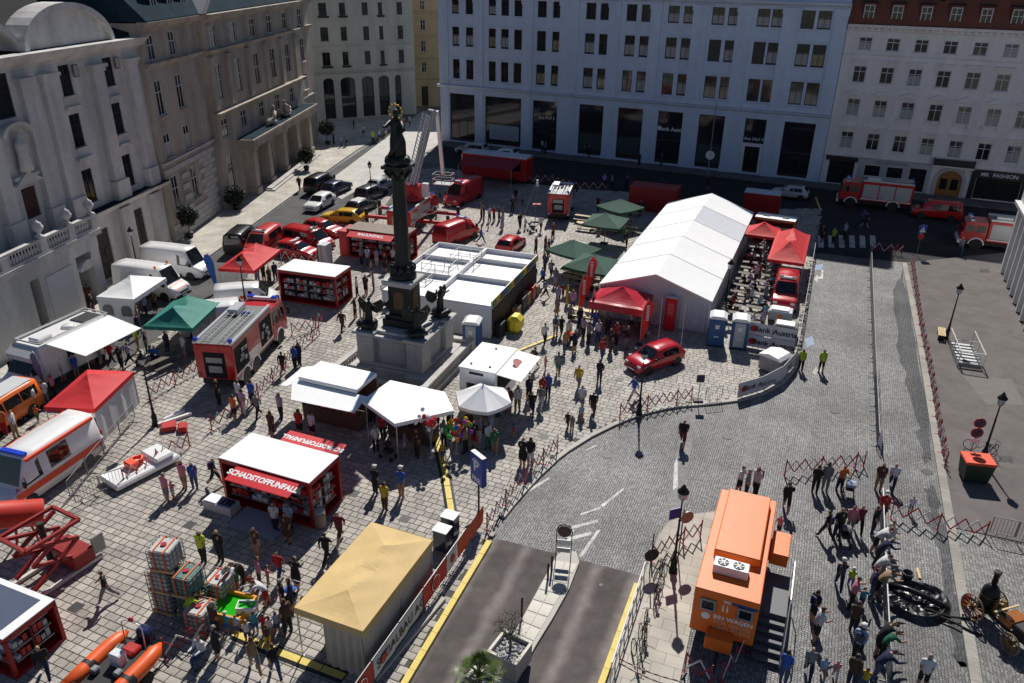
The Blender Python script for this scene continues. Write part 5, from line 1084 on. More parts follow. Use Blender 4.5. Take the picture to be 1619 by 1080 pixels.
# ---- exhibition containers
def container(name, label, c, az, sx, sy, h, roofm, body=CONTR, sides=(), z=0., cat='container'):
    """steel box open towards the given sides, shelves of gear inside"""
    root = thing(name, label, cat, (c[0], c[1], z), -az); a, b = sx / 2, sy / 2
    m = MB(); [m.box(x - .07, x + .07, y - .07, y + .07, .12, h - .12) for x in (-a + .07, a - .07) for y in (-b + .07, b - .07)]
    m.box(-a, a, -b, b, 0, .12); m.box(-a, a, -b, -b + .12, h - .22, h); m.box(-a, a, b - .12, b, h - .22, h); m.box(-a, -a + .12, -b + .12, b - .12, h - .22, h); m.box(a - .12, a, -b + .12, b - .12, h - .22, h); m.build('frame', body, root)
    m = MB(); m.box(-a + .005, a - .005, -b + .005, b - .005, h + .001, h + .045); m.build('roof', roofm, root)
    walls = {'x+': (a - .06, a - .02, -b + .14, b - .14), 'x-': (-a + .02, -a + .06, -b + .14, b - .14), 'y+': (-a + .14, a - .14, b - .06, b - .02), 'y-': (-a + .14, a - .14, -b + .02, -b + .06)}
    for s, q in walls.items():
        if s not in sides: m = MB(); m.box(*q, .12, h - .22); m.build('wall_panel', body, root)
    m = MB(); m.box(-a + .15, a - .15, -.05, .05, .12, h - .24); m.build('inner_partition', pm('dark_red_lining', (.10, .006, .008), .7, var=.2, scale=3), root)
    for s in sides:
        ax = s[0]; sg = 1 if s[1] == '+' else -1; wdt = (sy if ax == 'x' else sx) - .5; n = max(2, int(wdt / 1.1))
        for i in range(n):
            t0 = -wdt / 2 + i * wdt / n + .06; t1 = -wdt / 2 + (i + 1) * wdt / n - .06; e = link('display_case', None, root); dp = (a if ax == 'x' else b)
            for zz in (.5, 1.05, 1.6):
                m = MB(); r0, r1 = (dp * .55, dp - .14); q = (sg * r0, sg * r1) if sg > 0 else (sg * r1, sg * r0)
                m.box(*((q[0], q[1], t0, t1) if ax == 'x' else (t0, t1, q[0], q[1])), zz, zz + .04); m.build('shelf', GREYM, e)
                m = MB()
                for k in range(3): u = t0 + .05 + k * (t1 - t0 - .1) / 3; ww = (t1 - t0) / 3 - .08; hh = random.uniform(.15, .42); m.box(*((q[0] + .05, q[1] - .06, u, u + ww) if ax == 'x' else (u, u + ww, q[0] + .05, q[1] - .06)), zz + .041, zz + .04 + hh, random.randrange(3))
                m.build('exhibits', [GREYM, WALLW, REDF], e)
    return root
def flap(root, txt, x, wdt, y, z, out, drop, flip=False, size=.42, sgn=-1):
    """open hatch hinged along the roof edge with lettering on its upper face"""
    m = MB(); q = [(x - wdt / 2, y, z), (x + wdt / 2, y, z), (x + wdt / 2, y + sgn * out, z - drop), (x - wdt / 2, y + sgn * out, z - drop)]
    m.add(q + [(a, b, c + .05) for a, b, c in q], [(4, 5, 6, 7), (3, 2, 1, 0), (0, 1, 5, 4), (1, 2, 6, 5), (2, 3, 7, 6), (3, 0, 4, 7)]); f = m.build('open_flap', SIGNR, root)
    up = Vector((0, -sgn * out, drop)).normalized(); xd = Vector((1, 0, 0)) if sgn < 0 else Vector((-1, 0, 0)); cz = z - drop / 2 + .053
    text(txt, size, LETW, f, frame3((x, y + sgn * out / 2, cz + .002), xd, up), bold=.018, sx=.92)
    m = MB(); [m.cyl((x + s * wdt * .45, y + sgn * .1, z - .9), (x + s * wdt * .45, y + sgn * out * .85, z - drop * .85), .02, n=6) for s in (-1, 1)]; m.build('gas_struts', ALU, f)
    return f
cs = container('exhibition_container', 'red container with white roof and SCHADSTOFFUNFALL flaps in the lower left', (-11.25, 31.95), R(22), 5.25, 2.45, 2.6, ROOFW, sides=('y-', 'x+'))
flap(cs, 'SCHADSTOFFUNFALL', .35, 3.6, -1.23, 2.5, 1.0, .18, size=.44); flap(cs, 'SCHADSTOFFUNFALL', .75, 3.4, 1.23, 2.5, .95, -.1, size=.4, sgn=1)
m = MB(); m.add([(-1.3, -1.25, .12), (1.4, -1.25, .12), (1.4, -2.7, .012), (-1.3, -2.7, .012), (-1.3, -1.25, .16), (1.4, -1.25, .16), (1.4, -2.7, .052), (-1.3, -2.7, .052)], [(4, 5, 6, 7), (3, 2, 1, 0), (0, 1, 5, 4), (1, 2, 6, 5), (2, 3, 7, 6), (3, 0, 4, 7)]); m.build('entry_ramp', pm('grey_blue_ramp', (.30, .33, .40), .6, var=.08), cs)
c2 = container('exhibition_container', 'red container with white roof and glass display cases behind the monument', (-15.6, 57.95), R(17), 5.05, 2.5, 2.6, ROOFW, sides=('y-', 'x+'))
c3 = container('exhibition_container', 'red BAUUNFALL container with dusty brown roof behind the column', (-11.9, 68.2), R(18), 5.85, 2.3, 2.6, BROWNR, sides=('y-', 'x+'))
flap(c3, 'BAUUNFALL', -.3, 4.4, -1.15, 2.5, .9, .3, size=.5)
m = MB(); m.box(-3.75, -2.95, -1.2, .9, .05, 2.35); m.build('open_side_door', REDF, c3)
container('equipment_container', 'dark red container with small white window in the shade behind the parasols', (15.4, 84.8), R(20), 5.2, 2.5, 2.6, CONTR)
container('equipment_container', 'dark red container with pale blue roof behind the marquee', (26.4, 82.2), R(22), 3.7, 2.0, 2.8, pm('pale_blue_sheet', (.58, .62, .68), .5, var=.06))
tr = container('catering_trailer', 'orange brown catering trailer with white roof behind the long red tent', (25.3, 73.7), R(26), 3.75, 1.7, 2.6, ROOFW, pm('orange_brown_panel', (.36, .12, .04), .5, var=.08), ('y-',), cat='trailer')
for x in (-.9, .9): m = MB(); m.cbox(x - .3, x + .3, -.3, .1, 2.65, 2.72, .02); m.build('roof_hatch', PLASTIC, tr)
container('tool_container', 'red container with dark mat on its white roof, cut off by the lower left corner', (-19.6, 22.6), R(22), 3.6, 2.2, 2.0, ROOFW, sides=('y-', 'x+'))
m = MB(); m.box(-1.5, 1.35, -.8, .85, 2.046, 2.06); m.build('dark_roof_mat', pm('blue_grey_mat', (.06, .08, .14), .7, var=.08), bpy.data.objects[[o.name for o in bpy.data.objects if o.name.startswith('tool_container')][0]])
WOODST0 = pm('stall_wood', (.30, .19, .10), .75, var=.15, scale=5)
# ---- white stage block with parapets and railings on its roofs
SW = pm('white_system_wall', (.66, .66, .67), .6, var=.05, scale=1.3)
sg_ = thing('stage_block', 'block of white flat-roofed stands with railings on top beside the monument', 'stand', (-4.0, 57.0, 0), -R(19))
def rel(p, o, az): v = Vector((p[0] - o[0], p[1] - o[1])); return (v.x * math.cos(az) - v.y * math.sin(az), v.x * math.sin(az) + v.y * math.cos(az))
m = MB(); m.box(-4.3, 4.3, -4.9, 5.6, .05, 2.5); m.build('stand_walls', SW, sg_)
cells = [(-4.3, -.2, 2.5, 5.6), (-4.3, -.2, -1.2, 2.4), (-4.3, -.2, -4.9, -1.3), (.0, 4.3, 3.3, 5.6), (.0, 4.3, -.6, 3.2), (.0, 4.3, -4.9, -.7)]
for x0, x1, y0, y1 in cells: m = MB(); m.box(x0 + .03, x1 - .03, y0 + .03, y1 - .03, 2.52, 2.58); m.build('roof_sheet', CANW, sg_)
for x0, x1, y0, y1 in [(-4.35, 4.35, 5.55, 5.65), (-4.4, -4.3, -4.9, 5.6), (-.2, .02, -4.9, 5.55), (4.3, 4.4, -4.9, 5.6), (-4.3, -.22, 2.4, 2.48), (-4.3, -.22, -1.3, -1.22), (.04, 4.28, 3.2, 3.28), (.04, 4.28, -.7, -.62)]:
    m = MB(); m.box(x0, x1, y0, y1, 2.5, 2.95); m.build('parapet', SW, sg_)
m = MB(); [m.bar((4.45, -4.9 + i * .75, 2.75), (4.45, -4.15 + i * .75, 2.75), .03, .55, i % 4) for i in range(14)]; m.build('coloured_fascia', [pm('fascia_green', (.10, .22, .03), .6, var=.1), pm('fascia_yellow', (.5, .35, .02), .6, var=.1), pm('fascia_brown', (.12, .05, .02), .6, var=.1), pm('fascia_blue', (.02, .08, .25), .6, var=.1)], sg_)
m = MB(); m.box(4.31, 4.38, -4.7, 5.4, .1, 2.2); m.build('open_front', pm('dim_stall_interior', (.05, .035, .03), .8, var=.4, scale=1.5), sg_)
for i in range(8): m = MB(); y = -4.5 + i * 1.22; m.cbox(4.45, 4.95, y, y + random.uniform(.6, 1.1), .02, random.uniform(.75, 1.15), .04); m.build('stall_display', random.choice((WOODST0, CONTR, WOODST0, PLASTIC)), sg_)
for (x0, x1, y0, y1, h) in ((-2.9, -.6, -1.0, .8, .95), (-1.6, .4, 1.6, 3.3, .95), (-3.6, -1.6, -3.0, -1.7, .5)):
    rl = link('roof_railing', None, sg_)
    m = MB(); zz = 2.58
    for z in (zz + h * .5, zz + h): [m.bar(a, b, .045) for a, b in (((x0, y0, z), (x1, y0, z)), ((x1, y0, z), (x1, y1, z)), ((x1, y1, z), (x0, y1, z)), ((x0, y1, z), (x0, y0, z)))]
    m.build('rails', GREYM, rl)
    for x in (x0, (x0 + x1) / 2, x1):
        for y in (y0, y1): m = MB(); m.bar((x, y, zz), (x, y, zz + h), .045); m.build('post', GREYM, rl)
m = MB(); m.cbox(5.0, 6.0, -3.6, -2.2, .02, 1.3, .3); o = tag(m.build('yellow_bouncer', pm('yellow_vinyl', (.75, .6, .03), .5, var=.06), None, Vector((-4.0, 57.0, 0)), -R(19)), 'yellow inflatable block at the open side of the white stands', 'inflatable')
# ---- white kiosk with hatch, market stands
ks = thing('snack_kiosk', 'white snack kiosk with raised hatch beside the monument', 'kiosk', (-1.4, 42.4, 0), -R(21))
m = MB(); m.cbox(-1.15, 1.15, -1.75, 1.75, .35, 2.85, .05); m.build('body', WHITE, ks)
m = MB(); m.cbox(-1.2, 1.2, -1.8, 1.8, 2.85, 2.93, .02); m.build('roof', ROOFW, ks)
m = MB(); [m.cyl((x, y, 2.93), (x, y, 3.0), .07, n=8) for x, y in ((-.6, -1.2), (.6, -1.2), (.0, 1.2))]; m.build('roof_vents', PLASTIC, ks)
m = MB(); m.box(1.152, 1.17, -1.4, 1.4, 1.2, 2.5); m.build('serving_opening', DARK, ks)
m = MB(); q = [(1.2, -1.7, 2.8), (1.2, 1.7, 2.8), (2.75, 1.7, 2.62), (2.75, -1.7, 2.62)]; m.add(q + [(a, b, c + .05) for a, b, c in q], [(4, 5, 6, 7), (3, 2, 1, 0), (0, 1, 5, 4), (1, 2, 6, 5), (2, 3, 7, 6), (3, 0, 4, 7)]); fl = m.build('raised_hatch', CANW, ks)
m = MB(); m.cyl((1.95, .1, 2.77), (1.96, .1, 2.785), .45, n=20); m.build('hatch_emblem', pm('pale_red_print', (.55, .22, .2), .6, var=.4, scale=12), fl)
m = MB(); m.box(-.7, .6, -1.752, -1.745, 1.5, 1.95); m.build('side_window', GLASS, ks); m = MB(); m.box(-.5, .4, -1.76, -1.745, 2.55, 2.72); m.build('grille', PLASTIC, ks)
for y in (-.6, .6): [wheel(ks, s * .95, y, .3) for s in (-1, 1)]
WOODST = pm('stand_boards', (.11, .07, .045), .75, var=.15, scale=5)
sa = thing('market_stand', 'white-roofed market stand with folded awning left of the monument', 'stand', (-10.05, 40.1, 0), -R(21.5))
m = MB(); m.box(-1.9, 1.9, -1.1, 1.1, .05, 1.0); m.box(-1.9, 1.9, 1.0, 1.1, 1.0, 2.4); m.box(-1.9, -1.82, -1.1, 1.0, 1.0, 2.4); m.build('stand_body', WOODST, sa)
m = MB(); m.cbox(-1.95, 1.95, -1.12, 1.12, 2.55, 2.8, .04); m.build('roof_box', CANW, sa)
m = MB(); q = [(-2.4, -1.1, 2.5), (2.6, -1.1, 2.5), (2.7, -2.6, 2.3), (-1.3, -2.75, 2.28)]; m.add(q + [(a, b, c + .03) for a, b, c in q], [(4, 5, 6, 7), (3, 2, 1, 0), (0, 1, 5, 4), (1, 2, 6, 5), (2, 3, 7, 6), (3, 0, 4, 7)]); m.build('front_awning', CANW, sa)
m = MB(); q = [(-1.9, -1.1, 2.52), (-1.9, 1.1, 2.52), (-3.0, .7, 2.3), (-2.9, -1.6, 2.25), (-2.3, -1.7, 2.4)]; m.add(q + [(a, b, c + .03) for a, b, c in q], [(5, 6, 7, 8, 9), (4, 3, 2, 1, 0)] + [(i, (i + 1) % 5, 5 + (i + 1) % 5, 5 + i) for i in range(5)]); m.build('side_awning', CANW, sa)
for i in range(7): m = MB(); m.cbox(-1.7 + i * .5, -1.3 + i * .5, -1.05, -.65, 1.0, 1.0 + random.uniform(.12, .3), .03); m.build('goods_crate', random.choice([pm('goods_orange', (.5, .2, .05), .7), pm('goods_red', (.4, .05, .04), .7), pm('goods_brown', (.25, .15, .07), .7)]), sa)
sb = thing('market_stand', 'market stand under a broad white canopy in front of the monument', 'stand', (-5.4, 37.9, 0), -R(23))
m = MB(); P = [(-2.5, -1.35), (.4, -2.7), (2.6, -.2), (1.2, 1.4), (-2.3, 1.3)]; vs = [(0, -.1, 2.78)] + [(x * f, y * f, 2.78 - .22 * f ** 1.2) for f in (.5, 1.0) for x, y in P]
m.add(vs, [(0, 1 + i, 1 + (i + 1) % 5) for i in range(5)] + [(1 + i, 6 + i, 6 + (i + 1) % 5, 1 + (i + 1) % 5) for i in range(5)]); cn = m.build('canopy', CANW, sb)
m = MB()
for i in range(5):
    a, b = vs[6 + i], vs[6 + (i + 1) % 5]; m.add([a, b, (b[0], b[1], b[2] - .22), (a[0], a[1], a[2] - .22)], [(0, 1, 2, 3)])
m.build('valance', CANW, cn)
for x, y in [(p[0] * .93, p[1] * .93) for p in P]: m = MB(); m.cyl((x, y, 0), (x, y, 2.52), .03, n=6); m.build('leg', ALU, sb)
m = MB(); m.box(-1.5, 1.2, -.5, .6, .05, .9); m.build('counter', WOODST, sb)
# ---- monument with the column
MC = Vector((-6.95, 46.7, 0)); mo_ = thing('column_monument', 'dark bronze Marian column with statue on a pale marble base', 'monument', MC, -R(20))
bs = link('base', None, mo_)
m = MB(); m.cbox(-2.5, 2.5, -2.5, 2.5, 0, .9, .06); m.cbox(-2.3, 2.3, -2.3, 2.3, .9, 1.1, .04); m.build('plinth', STONE, bs)
m = MB(); m.box(-1.95, 1.95, -1.95, 1.95, 1.1, 2.9); m.build('block', STONE, bs)
for sx in (-1, 1):
    for sy in (-1, 1): m = MB(); m.cbox(sx * 1.75 - .6, sx * 1.75 + .6, sy * 1.75 - .6, sy * 1.75 + .6, 1.1, 2.9, .05); m.cbox(sx * 2.0 - .8, sx * 2.0 + .8, sy * 2.0 - .8, sy * 2.0 + .8, 0, .88, .05); m.build('corner_pier', STONE, bs)
m = MB(); m.cbox(-2.35, 2.35, -2.35, 2.35, 2.9, 3.05, .04); [m.cbox(sx * 1.8 - .75, sx * 1.8 + .75, sy * 1.8 - .75, sy * 1.8 + .75, 3.052, 3.25, .04) for sx in (-1, 1) for sy in (-1, 1)]; m.cbox(-1.9, 1.9, -1.9, 1.9, 3.051, 3.249, .03); m.build('top_slab', STONE, bs)
for s in range(4):
    T = Z(s * PI / 2); m = MB(T); m.cbox(-.95, .95, -1.99, -1.93, 1.35, 2.65, .02); m.build('relief_panel', STONE, bs)
pd = link('pedestal', None, mo_)
m = MB(); m.cbox(-1.1, 1.1, -1.1, 1.1, 3.25, 3.75, .05); m.box(-.95, .95, -.95, .95, 3.75, 4.0); m.box(-.75, .75, -.75, .75, 4.0, 6.0); m.build('pedestal_block', BRONZE, pd)
m = MB(); m.cbox(-1.05, 1.05, -1.05, 1.05, 6.0, 6.35, .06); m.build('pedestal_cornice', STONE, pd)
for s in range(4):
    m = MB(Z(s * PI / 2)); pts = [(-.36, 4.4), (.36, 4.4), (.36, 5.3)] + [(.36 * math.cos(t), 5.3 + .3 * math.sin(t)) for t in [PI * k / 8 for k in range(1, 8)]] + [(-.36, 5.3)]; m.extr(pts, 'y', -.78, -.75); m.build('gilt_panel', pm('dull_gold_panel', (.12, .055, .02), .5, var=.2), pd)
m = MB(); m.lathe([(.85, 6.35), (.85, 6.6), (.7, 6.7), (.74, 6.85), (.5, 7.05), (.45, 7.2), (.46, 9.5), (.43, 11.5), (.38, 12.5), (.42, 12.6), (.39, 12.7)], 20); m.build('column_shaft', BRONZE, mo_)
for i in range(10): t = 2 * PI * i / 10; m = MB(); m.ball((.68 * math.cos(t), .68 * math.sin(t), 7.0), (.2, .2, .28), 6, 5); m.build('base_ornament', BRONZE, mo_)
cp = link('capital', None, mo_); m = MB(); m.lathe([(.43, 12.7), (.5, 12.9), (.75, 13.2), (.78, 13.3)], 16); m.box(-.75, .75, -.75, .75, 13.3, 13.5); m.build('capital_bell', BRONZE, cp)
for i in range(8): t = 2 * PI * i / 8; m = MB(); m.tube([(.45 * math.cos(t), .45 * math.sin(t), 12.75), (.7 * math.cos(t), .7 * math.sin(t), 13.0), (.85 * math.cos(t), .85 * math.sin(t), 13.2), (.75 * math.cos(t), .75 * math.sin(t), 13.05)], [.12, .1, .08, .04], 6); m.build('acanthus_leaf', BRONZE, cp)
def robed(m, c, h, lean=0., arms=((.3, .1, .62), (-.3, -.15, .7)), fat=1.15):
    """draped standing figure: folded robe, torso, arms, head"""
    n = 18; prof = [(.25, 0), (.25, .08), (.235, .25), (.22, .42), (.19, .52), (.2, .6), (.22, .7), (.2, .78), (.09, .83), (.07, .86)]; vs = []
    for k, (r, z) in enumerate(prof):
        for i in range(n):
            t = 2 * PI * i / n; f = 1 + (.16 * math.cos(5 * t + k * .35) if z < .55 else .03 * math.cos(3 * t)); vs.append((c[0] + (r * fat * f * math.cos(t) + lean * z) * h * .5, c[1] + r * f * math.sin(t) * h * .4 * fat, c[2] + z * h))
    m.add(vs, [(k * n + i, k * n + (i + 1) % n, (k + 1) * n + (i + 1) % n, (k + 1) * n + i) for k in range(len(prof) - 1) for i in range(n)], 0, True)
    m.ball((c[0] + lean * h * .46, c[1], c[2] + .925 * h), (.06 * h, .065 * h, .08 * h), 10, 8)
    for ax, ay, az_ in arms:
        s = 1 if ax > 0 else -1; p0 = Vector((c[0] + s * .105 * h, c[1], c[2] + .76 * h)); p2 = Vector((c[0] + ax * h * .5, c[1] + ay * h, c[2] + az_ * h)); p1 = p0.lerp(p2, .5) + Vector((s * .05 * h, 0, -.06 * h)); m.tube([p0, p1, p2, p2 + (p2 - p1) * .25], [.045 * h, .038 * h, .028 * h, .02 * h], 8)
m = MB(); m.ball((0, 0, 13.7), (.8, .8, .4), 12, 7); [m.ball((.55 * math.cos(t), .55 * math.sin(t), 13.75), (.3, .3, .28), 8, 6) for t in [k * 1.05 for k in range(6)]]; robed(m, (0, 0, 13.75), 2.95, .02, ((.4, -.12, .6), (-.35, -.2, .68)), 1.15); m.tube([(-.3, -.3, 14.0), (.1, -.45, 14.6), (.35, -.3, 15.2), (.2, -.2, 15.8)], [.2, .18, .14, .06], 7); m.tube([(.35, .1, 13.9), (.3, .25, 14.8), (.05, .3, 15.6)], [.18, .15, .06], 7); m.build('statue', BRONZE, mo_)
hl = link('star_halo', None, mo_); m = MB(); m.tube([(.42 * math.cos(t), 0, 16.55 + .42 * math.sin(t)) for t in [2 * PI * k / 24 for k in range(25)]], .02, 6); m.build('halo_ring', GOLD, hl)
for i in range(12): t = 2 * PI * i / 12; m = MB(); m.ball((.42 * math.cos(t), 0, 16.55 + .42 * math.sin(t)), .065, 6, 5); m.build('star', GOLD, hl)
for i, (sx, sy) in enumerate(((-1, -1), (1, -1), (1, 1), (-1, 1))):
    e = link('angel_group', None, mo_, (sx * 1.7, sy * 1.7, 3.25)); e.rotation_euler = (0, 0, (0, .6, 1.2, -.5)[i])
    m = MB(); m.cbox(-.42, .42, -.42, .42, 0, .25, .05); m.ball((0, .1, .35), (.55, .5, .28), 10, 6); robed(m, (0, 0, .35), 1.75, .1, ((.75, -.1, .75), (-.55, -.12, .95))); m.build('angel', BRONZE, e)
    for s in (-1, 1): m = MB(); m.add([(s * .1, .18, 1.55), (s * .75, .3, 1.95), (s * .95, .34, 1.6), (s * .8, .32, 1.2), (s * .45, .26, .95), (s * .1, .18, 1.15), (s * .1, .26, 1.55), (s * .75, .36, 1.95), (s * .95, .4, 1.6), (s * .8, .38, 1.2), (s * .45, .32, .95), (s * .1, .26, 1.15)], [(0, 1, 2, 3, 4, 5), (11, 10, 9, 8, 7, 6)] + [(i_, 6 + i_, 6 + (i_ + 1) % 6, (i_ + 1) % 6) for i_ in range(6)]); m.build('wing', BRONZE, e)
    m = MB(); m.tube([(.55, -.35, .3), (.1, -.6, .45), (-.4, -.5, .3), (-.6, -.2, .4), (-.75, .2, .3)], [.16, .2, .17, .13, .06], 8); m.build('serpent', BRONZE, e)
br = link('balustrade', None, mo_)
def balus(p, q, solid=False):
    p, q = Vector(p), Vector(q); L = (q - p).length; d = (q - p).normalized(); s_ = Vector((-d.y, d.x, 0))
    m = MB(); m.bar(p + Vector((0, 0, .15)), q + Vector((0, 0, .15)), .36, .3); m.build('balustrade_plinth', STONE, br); m = MB(); m.bar(p + Vector((0, 0, 1.02)), q + Vector((0, 0, 1.02)), .4, .16); m.build('coping', STONE, br)
    for k in range(int(L / .32)): c = p + d * (.2 + k * .32); link('baluster', BMESH, br, (c.x, c.y, .3))
BMESH = MB().lathe([(.08, 0), (.08, .05), (.05, .09), (.1, .24), (.1, .3), (.05, .46), (.05, .54), (.08, .6), (.08, .64)], 8).mesh('baluster', STONE)
cn4 = [(-3.3, -4.2), (3.2, -4.2), (3.2, 3.2), (-3.3, 3.2)]
for a, b in zip(cn4, cn4[1:] + cn4[:1]): balus((a[0], a[1], 0), (b[0], b[1], 0))
for a in cn4: m = MB(); m.cbox(a[0] - .28, a[0] + .28, a[1] - .28, a[1] + .28, 0, 1.16, .03); m.build('corner_post', STONE, br)
# ---- portable toilets
BLUEP = pm('blue_plastic', (.02, .09, .26), .45, var=.06); WPL = pm('white_plastic', (.72, .73, .74), .4, var=.04); LGP = pm('pale_grey_door', (.45, .46, .48), .5, var=.05)
def toilet(label, c, az, front, sides):
    root = thing('portable_toilet', label, 'toilet', (c[0], c[1], 0), -az, 'portable toilets')
    m = MB(); m.cbox(-.57, .57, -.57, .57, .06, 2.12, .04); m.build('cabin', sides, root); m = MB(); m.box(-.6, .6, -.6, .6, 0, .08); m.build('skid', PLASTIC, root)
    m = MB(); m.extr([(-.62, 2.12), (.62, 2.12), (.6, 2.22), (.35, 2.36), (-.35, 2.36), (-.6, 2.22)], 'y', -.62, .62); m.build('roof', WPL, root)
    m = MB(); m.box(-.36, .36, -.595, -.571, .2, 2.02); d_ = m.build('door', front, root)
    m = MB(); m.box(-.14, .14, -.605, -.596, 1.4, 1.7); m.build('door_sign', WPL, d_); m = MB(); m.box(-.16, .16, -.605, -.596, .75, .84); m.build('door_label', WPL, d_); m = MB(); m.cyl((.28, -.596, 1.05), (.28, -.63, 1.05), .03, n=8); m.build('handle', PLASTIC, d_)
toilet('all blue portable toilet beside the marquee', (14.55, 50.85), R(15), BLUEP, BLUEP); toilet('portable toilet with pale door and blue sides next to the blue one', (16.05, 50.45), R(15), LGP, BLUEP); toilet('portable toilet with white front behind the monument balustrade', (-2.75, 49.3), R(10), LGP, BLUEP)
# ---- orange toilet wagon with stairs
OR2 = pm('wagon_orange', (.86, .17, .015), .5, var=.04, scale=2)
wc = thing('toilet_wagon', 'bright orange toilet wagon with roof box and grey stairs in the lower right', 'wagon', (9.58, 25.95, 0), -R(21.5))
m = MB(); m.cbox(-1.22, 1.22, -3.4, 3.4, .75, 2.9, .03); m.build('body', OR2, wc)
m = MB(); m.cbox(-.85, .95, -1.4, 3.0, 2.905, 3.3, .04); rb = m.build('roof_box', OR2, wc); m = MB(); m.lathe([(.16, 0), (.16, .06), (.08, .12), (0, .13)], 12, (.1, 3.1, 2.9)); m.build('roof_vent', OR2, rb)
ac = link('air_conditioner', None, wc); m = MB(); m.cbox(-.75, .6, -2.35, -1.75, 2.91, 3.3, .03); m.build('casing', WPL, ac)
for x in (-.4, .2): m = MB(); m.cyl((x, -2.05, 3.3), (x, -2.05, 3.32), .22, n=18); m.build('fan_grille', PLASTIC, ac); m = MB(); [m.bar((x, -2.05, 3.33), (x + .2 * math.cos(t), -2.05 + .2 * math.sin(t), 3.33), .03, .008) for t in [2 * PI * k / 6 for k in range(6)]]; m.build('fan_blades', GREYM, ac)
for x in (-.95, .45): window(wc, x, x + .6, 1.95, 2.5, -3.47, GREYM, GLASS, 0, 0, .08)
m = MB(); m.box(.2, 1.2, -3.412, -3.4, 2.5, 2.62); m.build('blue_panel', pm('blue_sticker', (.03, .06, .2), .5), wc)
FY = -3.408
for i, (t, s, mt) in enumerate((('WC', .16, LETW), ('EIN WAGEN', .27, LETW), ('FÜR GROSS', .27, pm('pale_orange_letter', (.85, .38, .2), .5)), ('UND KLEIN', .27, MATS['pale_orange_letter'] if 'pale_orange_letter' in MATS else LETW))): text(t, s, mt, wc, XZ(.36 if i else .05, FY, (2.56, 1.72, 1.46, 1.2)[i]), bold=.008)
m = MB(); [(m.box(x - .03, x + .03, FY - .004, FY, 2.08, 2.3), m.cyl((x, FY - .004, 2.36), (x, FY, 2.36), .035, n=8)) for x in (-.08, .08)]; m.build('toilet_pictogram', LETW, wc)
m = MB(); m.cyl((-.68, FY - .004, 1.65), (-.68, FY, 1.65), .17, n=18); m.build('round_emblem', LETW, wc)
m = MB(); m.cbox(-.55, .5, -4.0, -3.41, .55, 1.15, .03); m.build('drawbar_box', OR2, wc); m = MB(); m.bar((0, -4.0, .5), (0, -5.0, .45), .12); m.box(-1.1, 1.1, -3.2, 3.2, .55, .75); m.build('chassis', PLASTIC, wc)
for y in (-.5, .5): [wheel(wc, s * 1.05, y, .36) for s in (-1, 1)]
m = MB(); m.cbox(1.3, 2.05, .9, 2.5, 1.4, 2.0, .02); m.box(1.225, 1.299, 1.0, 2.4, 1.5, 1.6); m.build('side_hatch', OR2, wc)
sr = link('stairs', None, wc); m = MB(); m.box(1.25, 2.3, -1.6, .85, .95, 1.02); m.build('landing', pm('grey_tread', (.10, .105, .115), .6, var=.1), sr)
for i in range(5): m = MB(); m.box(1.25, 2.3, -1.95 - i * .33, -1.62 - i * .33, .78 - i * .18, .83 - i * .18); m.build('tread', MATS['grey_tread'], sr)
m = MB()
for x in (1.24, 2.31): m.bar((x, -1.6, .95), (x, -3.3, .0), .05, .2)
m.build('stringers', PLASTIC, sr)
m = MB(); m.bar((2.33, .8, 1.0), (2.33, .8, 1.95), .04); m.bar((2.33, -1.6, 1.0), (2.33, -1.6, 1.95), .04); m.bar((2.33, .8, 1.95), (2.33, -1.6, 1.95), .04); m.bar((2.33, -1.6, 1.95), (2.33, -3.3, 1.0), .04); m.bar((2.33, -3.3, 0), (2.33, -3.3, 1.0), .04); m.build('handrail', ALU, sr)
# ================================================================ barriers, lamps, signs and small things
IRON = pm('black_cast_iron', (.012, .013, .014), .5, metal=.3, var=.2, scale=8); GALV = pm('galvanised_tube', (.22, .225, .23), .5, metal=.5, var=.15, scale=9); BARW = pm('barrier_white', (.62, .60, .58), .55, var=.12, scale=6); BARR = pm('barrier_red', (.34, .015, .03), .55, var=.12, scale=6)
LANT = pm('lantern_glass', (.45, .47, .48), .15, var=0); GREEN = pm('bin_green', (.015, .035, .018), .5, var=.12)
def P3(p, z=0.): return G(p[0], p[1], z)
# ---- scissor lattice barriers
_bar = {}
for k, mt in (('r', BARR), ('w', BARW)): _bar[k] = MB().box(-.5, .5, -.014, .014, -.03, .03).mesh('bar', mt)
_post = MB().box(-.025, .025, -.025, .025, 0, 1.05).box(-.03, .03, -.22, .22, 0, .03).mesh('post', BARR)
def lattice(label, px, z=0., h=.95, cell=.52, group='red and white scissor barriers', amp=.0, pts=None):
    P = along(pts or [P3(p, z) for p in px], cell); o0 = P[0].copy(); root = thing('scissor_barrier', label, 'barrier', o0, 0, group)
    for i, (a, b) in enumerate(zip(P, P[1:])):
        d = b - a; az = math.atan2(d.y, d.x); L = math.hypot(d.length, h - .2); pit = math.atan2(h - .2, d.length); c = (a + b) / 2 - o0
        for s in (-1, 1):
            o = link('bar', _bar['r' if (i + (s > 0)) % 2 else 'w'], root, (c.x + .03 * s * -math.sin(az), c.y + .03 * s * math.cos(az), .1 + h / 2)); o.rotation_euler = Matrix.Rotation(az, 3, 'Z').to_euler(); o.rotation_euler = (Matrix.Rotation(az, 3, 'Z') @ Matrix.Rotation(s * pit, 3, 'Y')).to_euler(); o.scale = (L, 1, 1)
        if i % 4 == 0: link('post', _post, root, a - o0, az)
    link('post', _post, root, P[-1] - o0, 0)
    return root
lattice('long scissor barrier along the east kerb', [(1440, 418), (1454, 520), (1470, 600), (1482, 680), (1494, 745)])
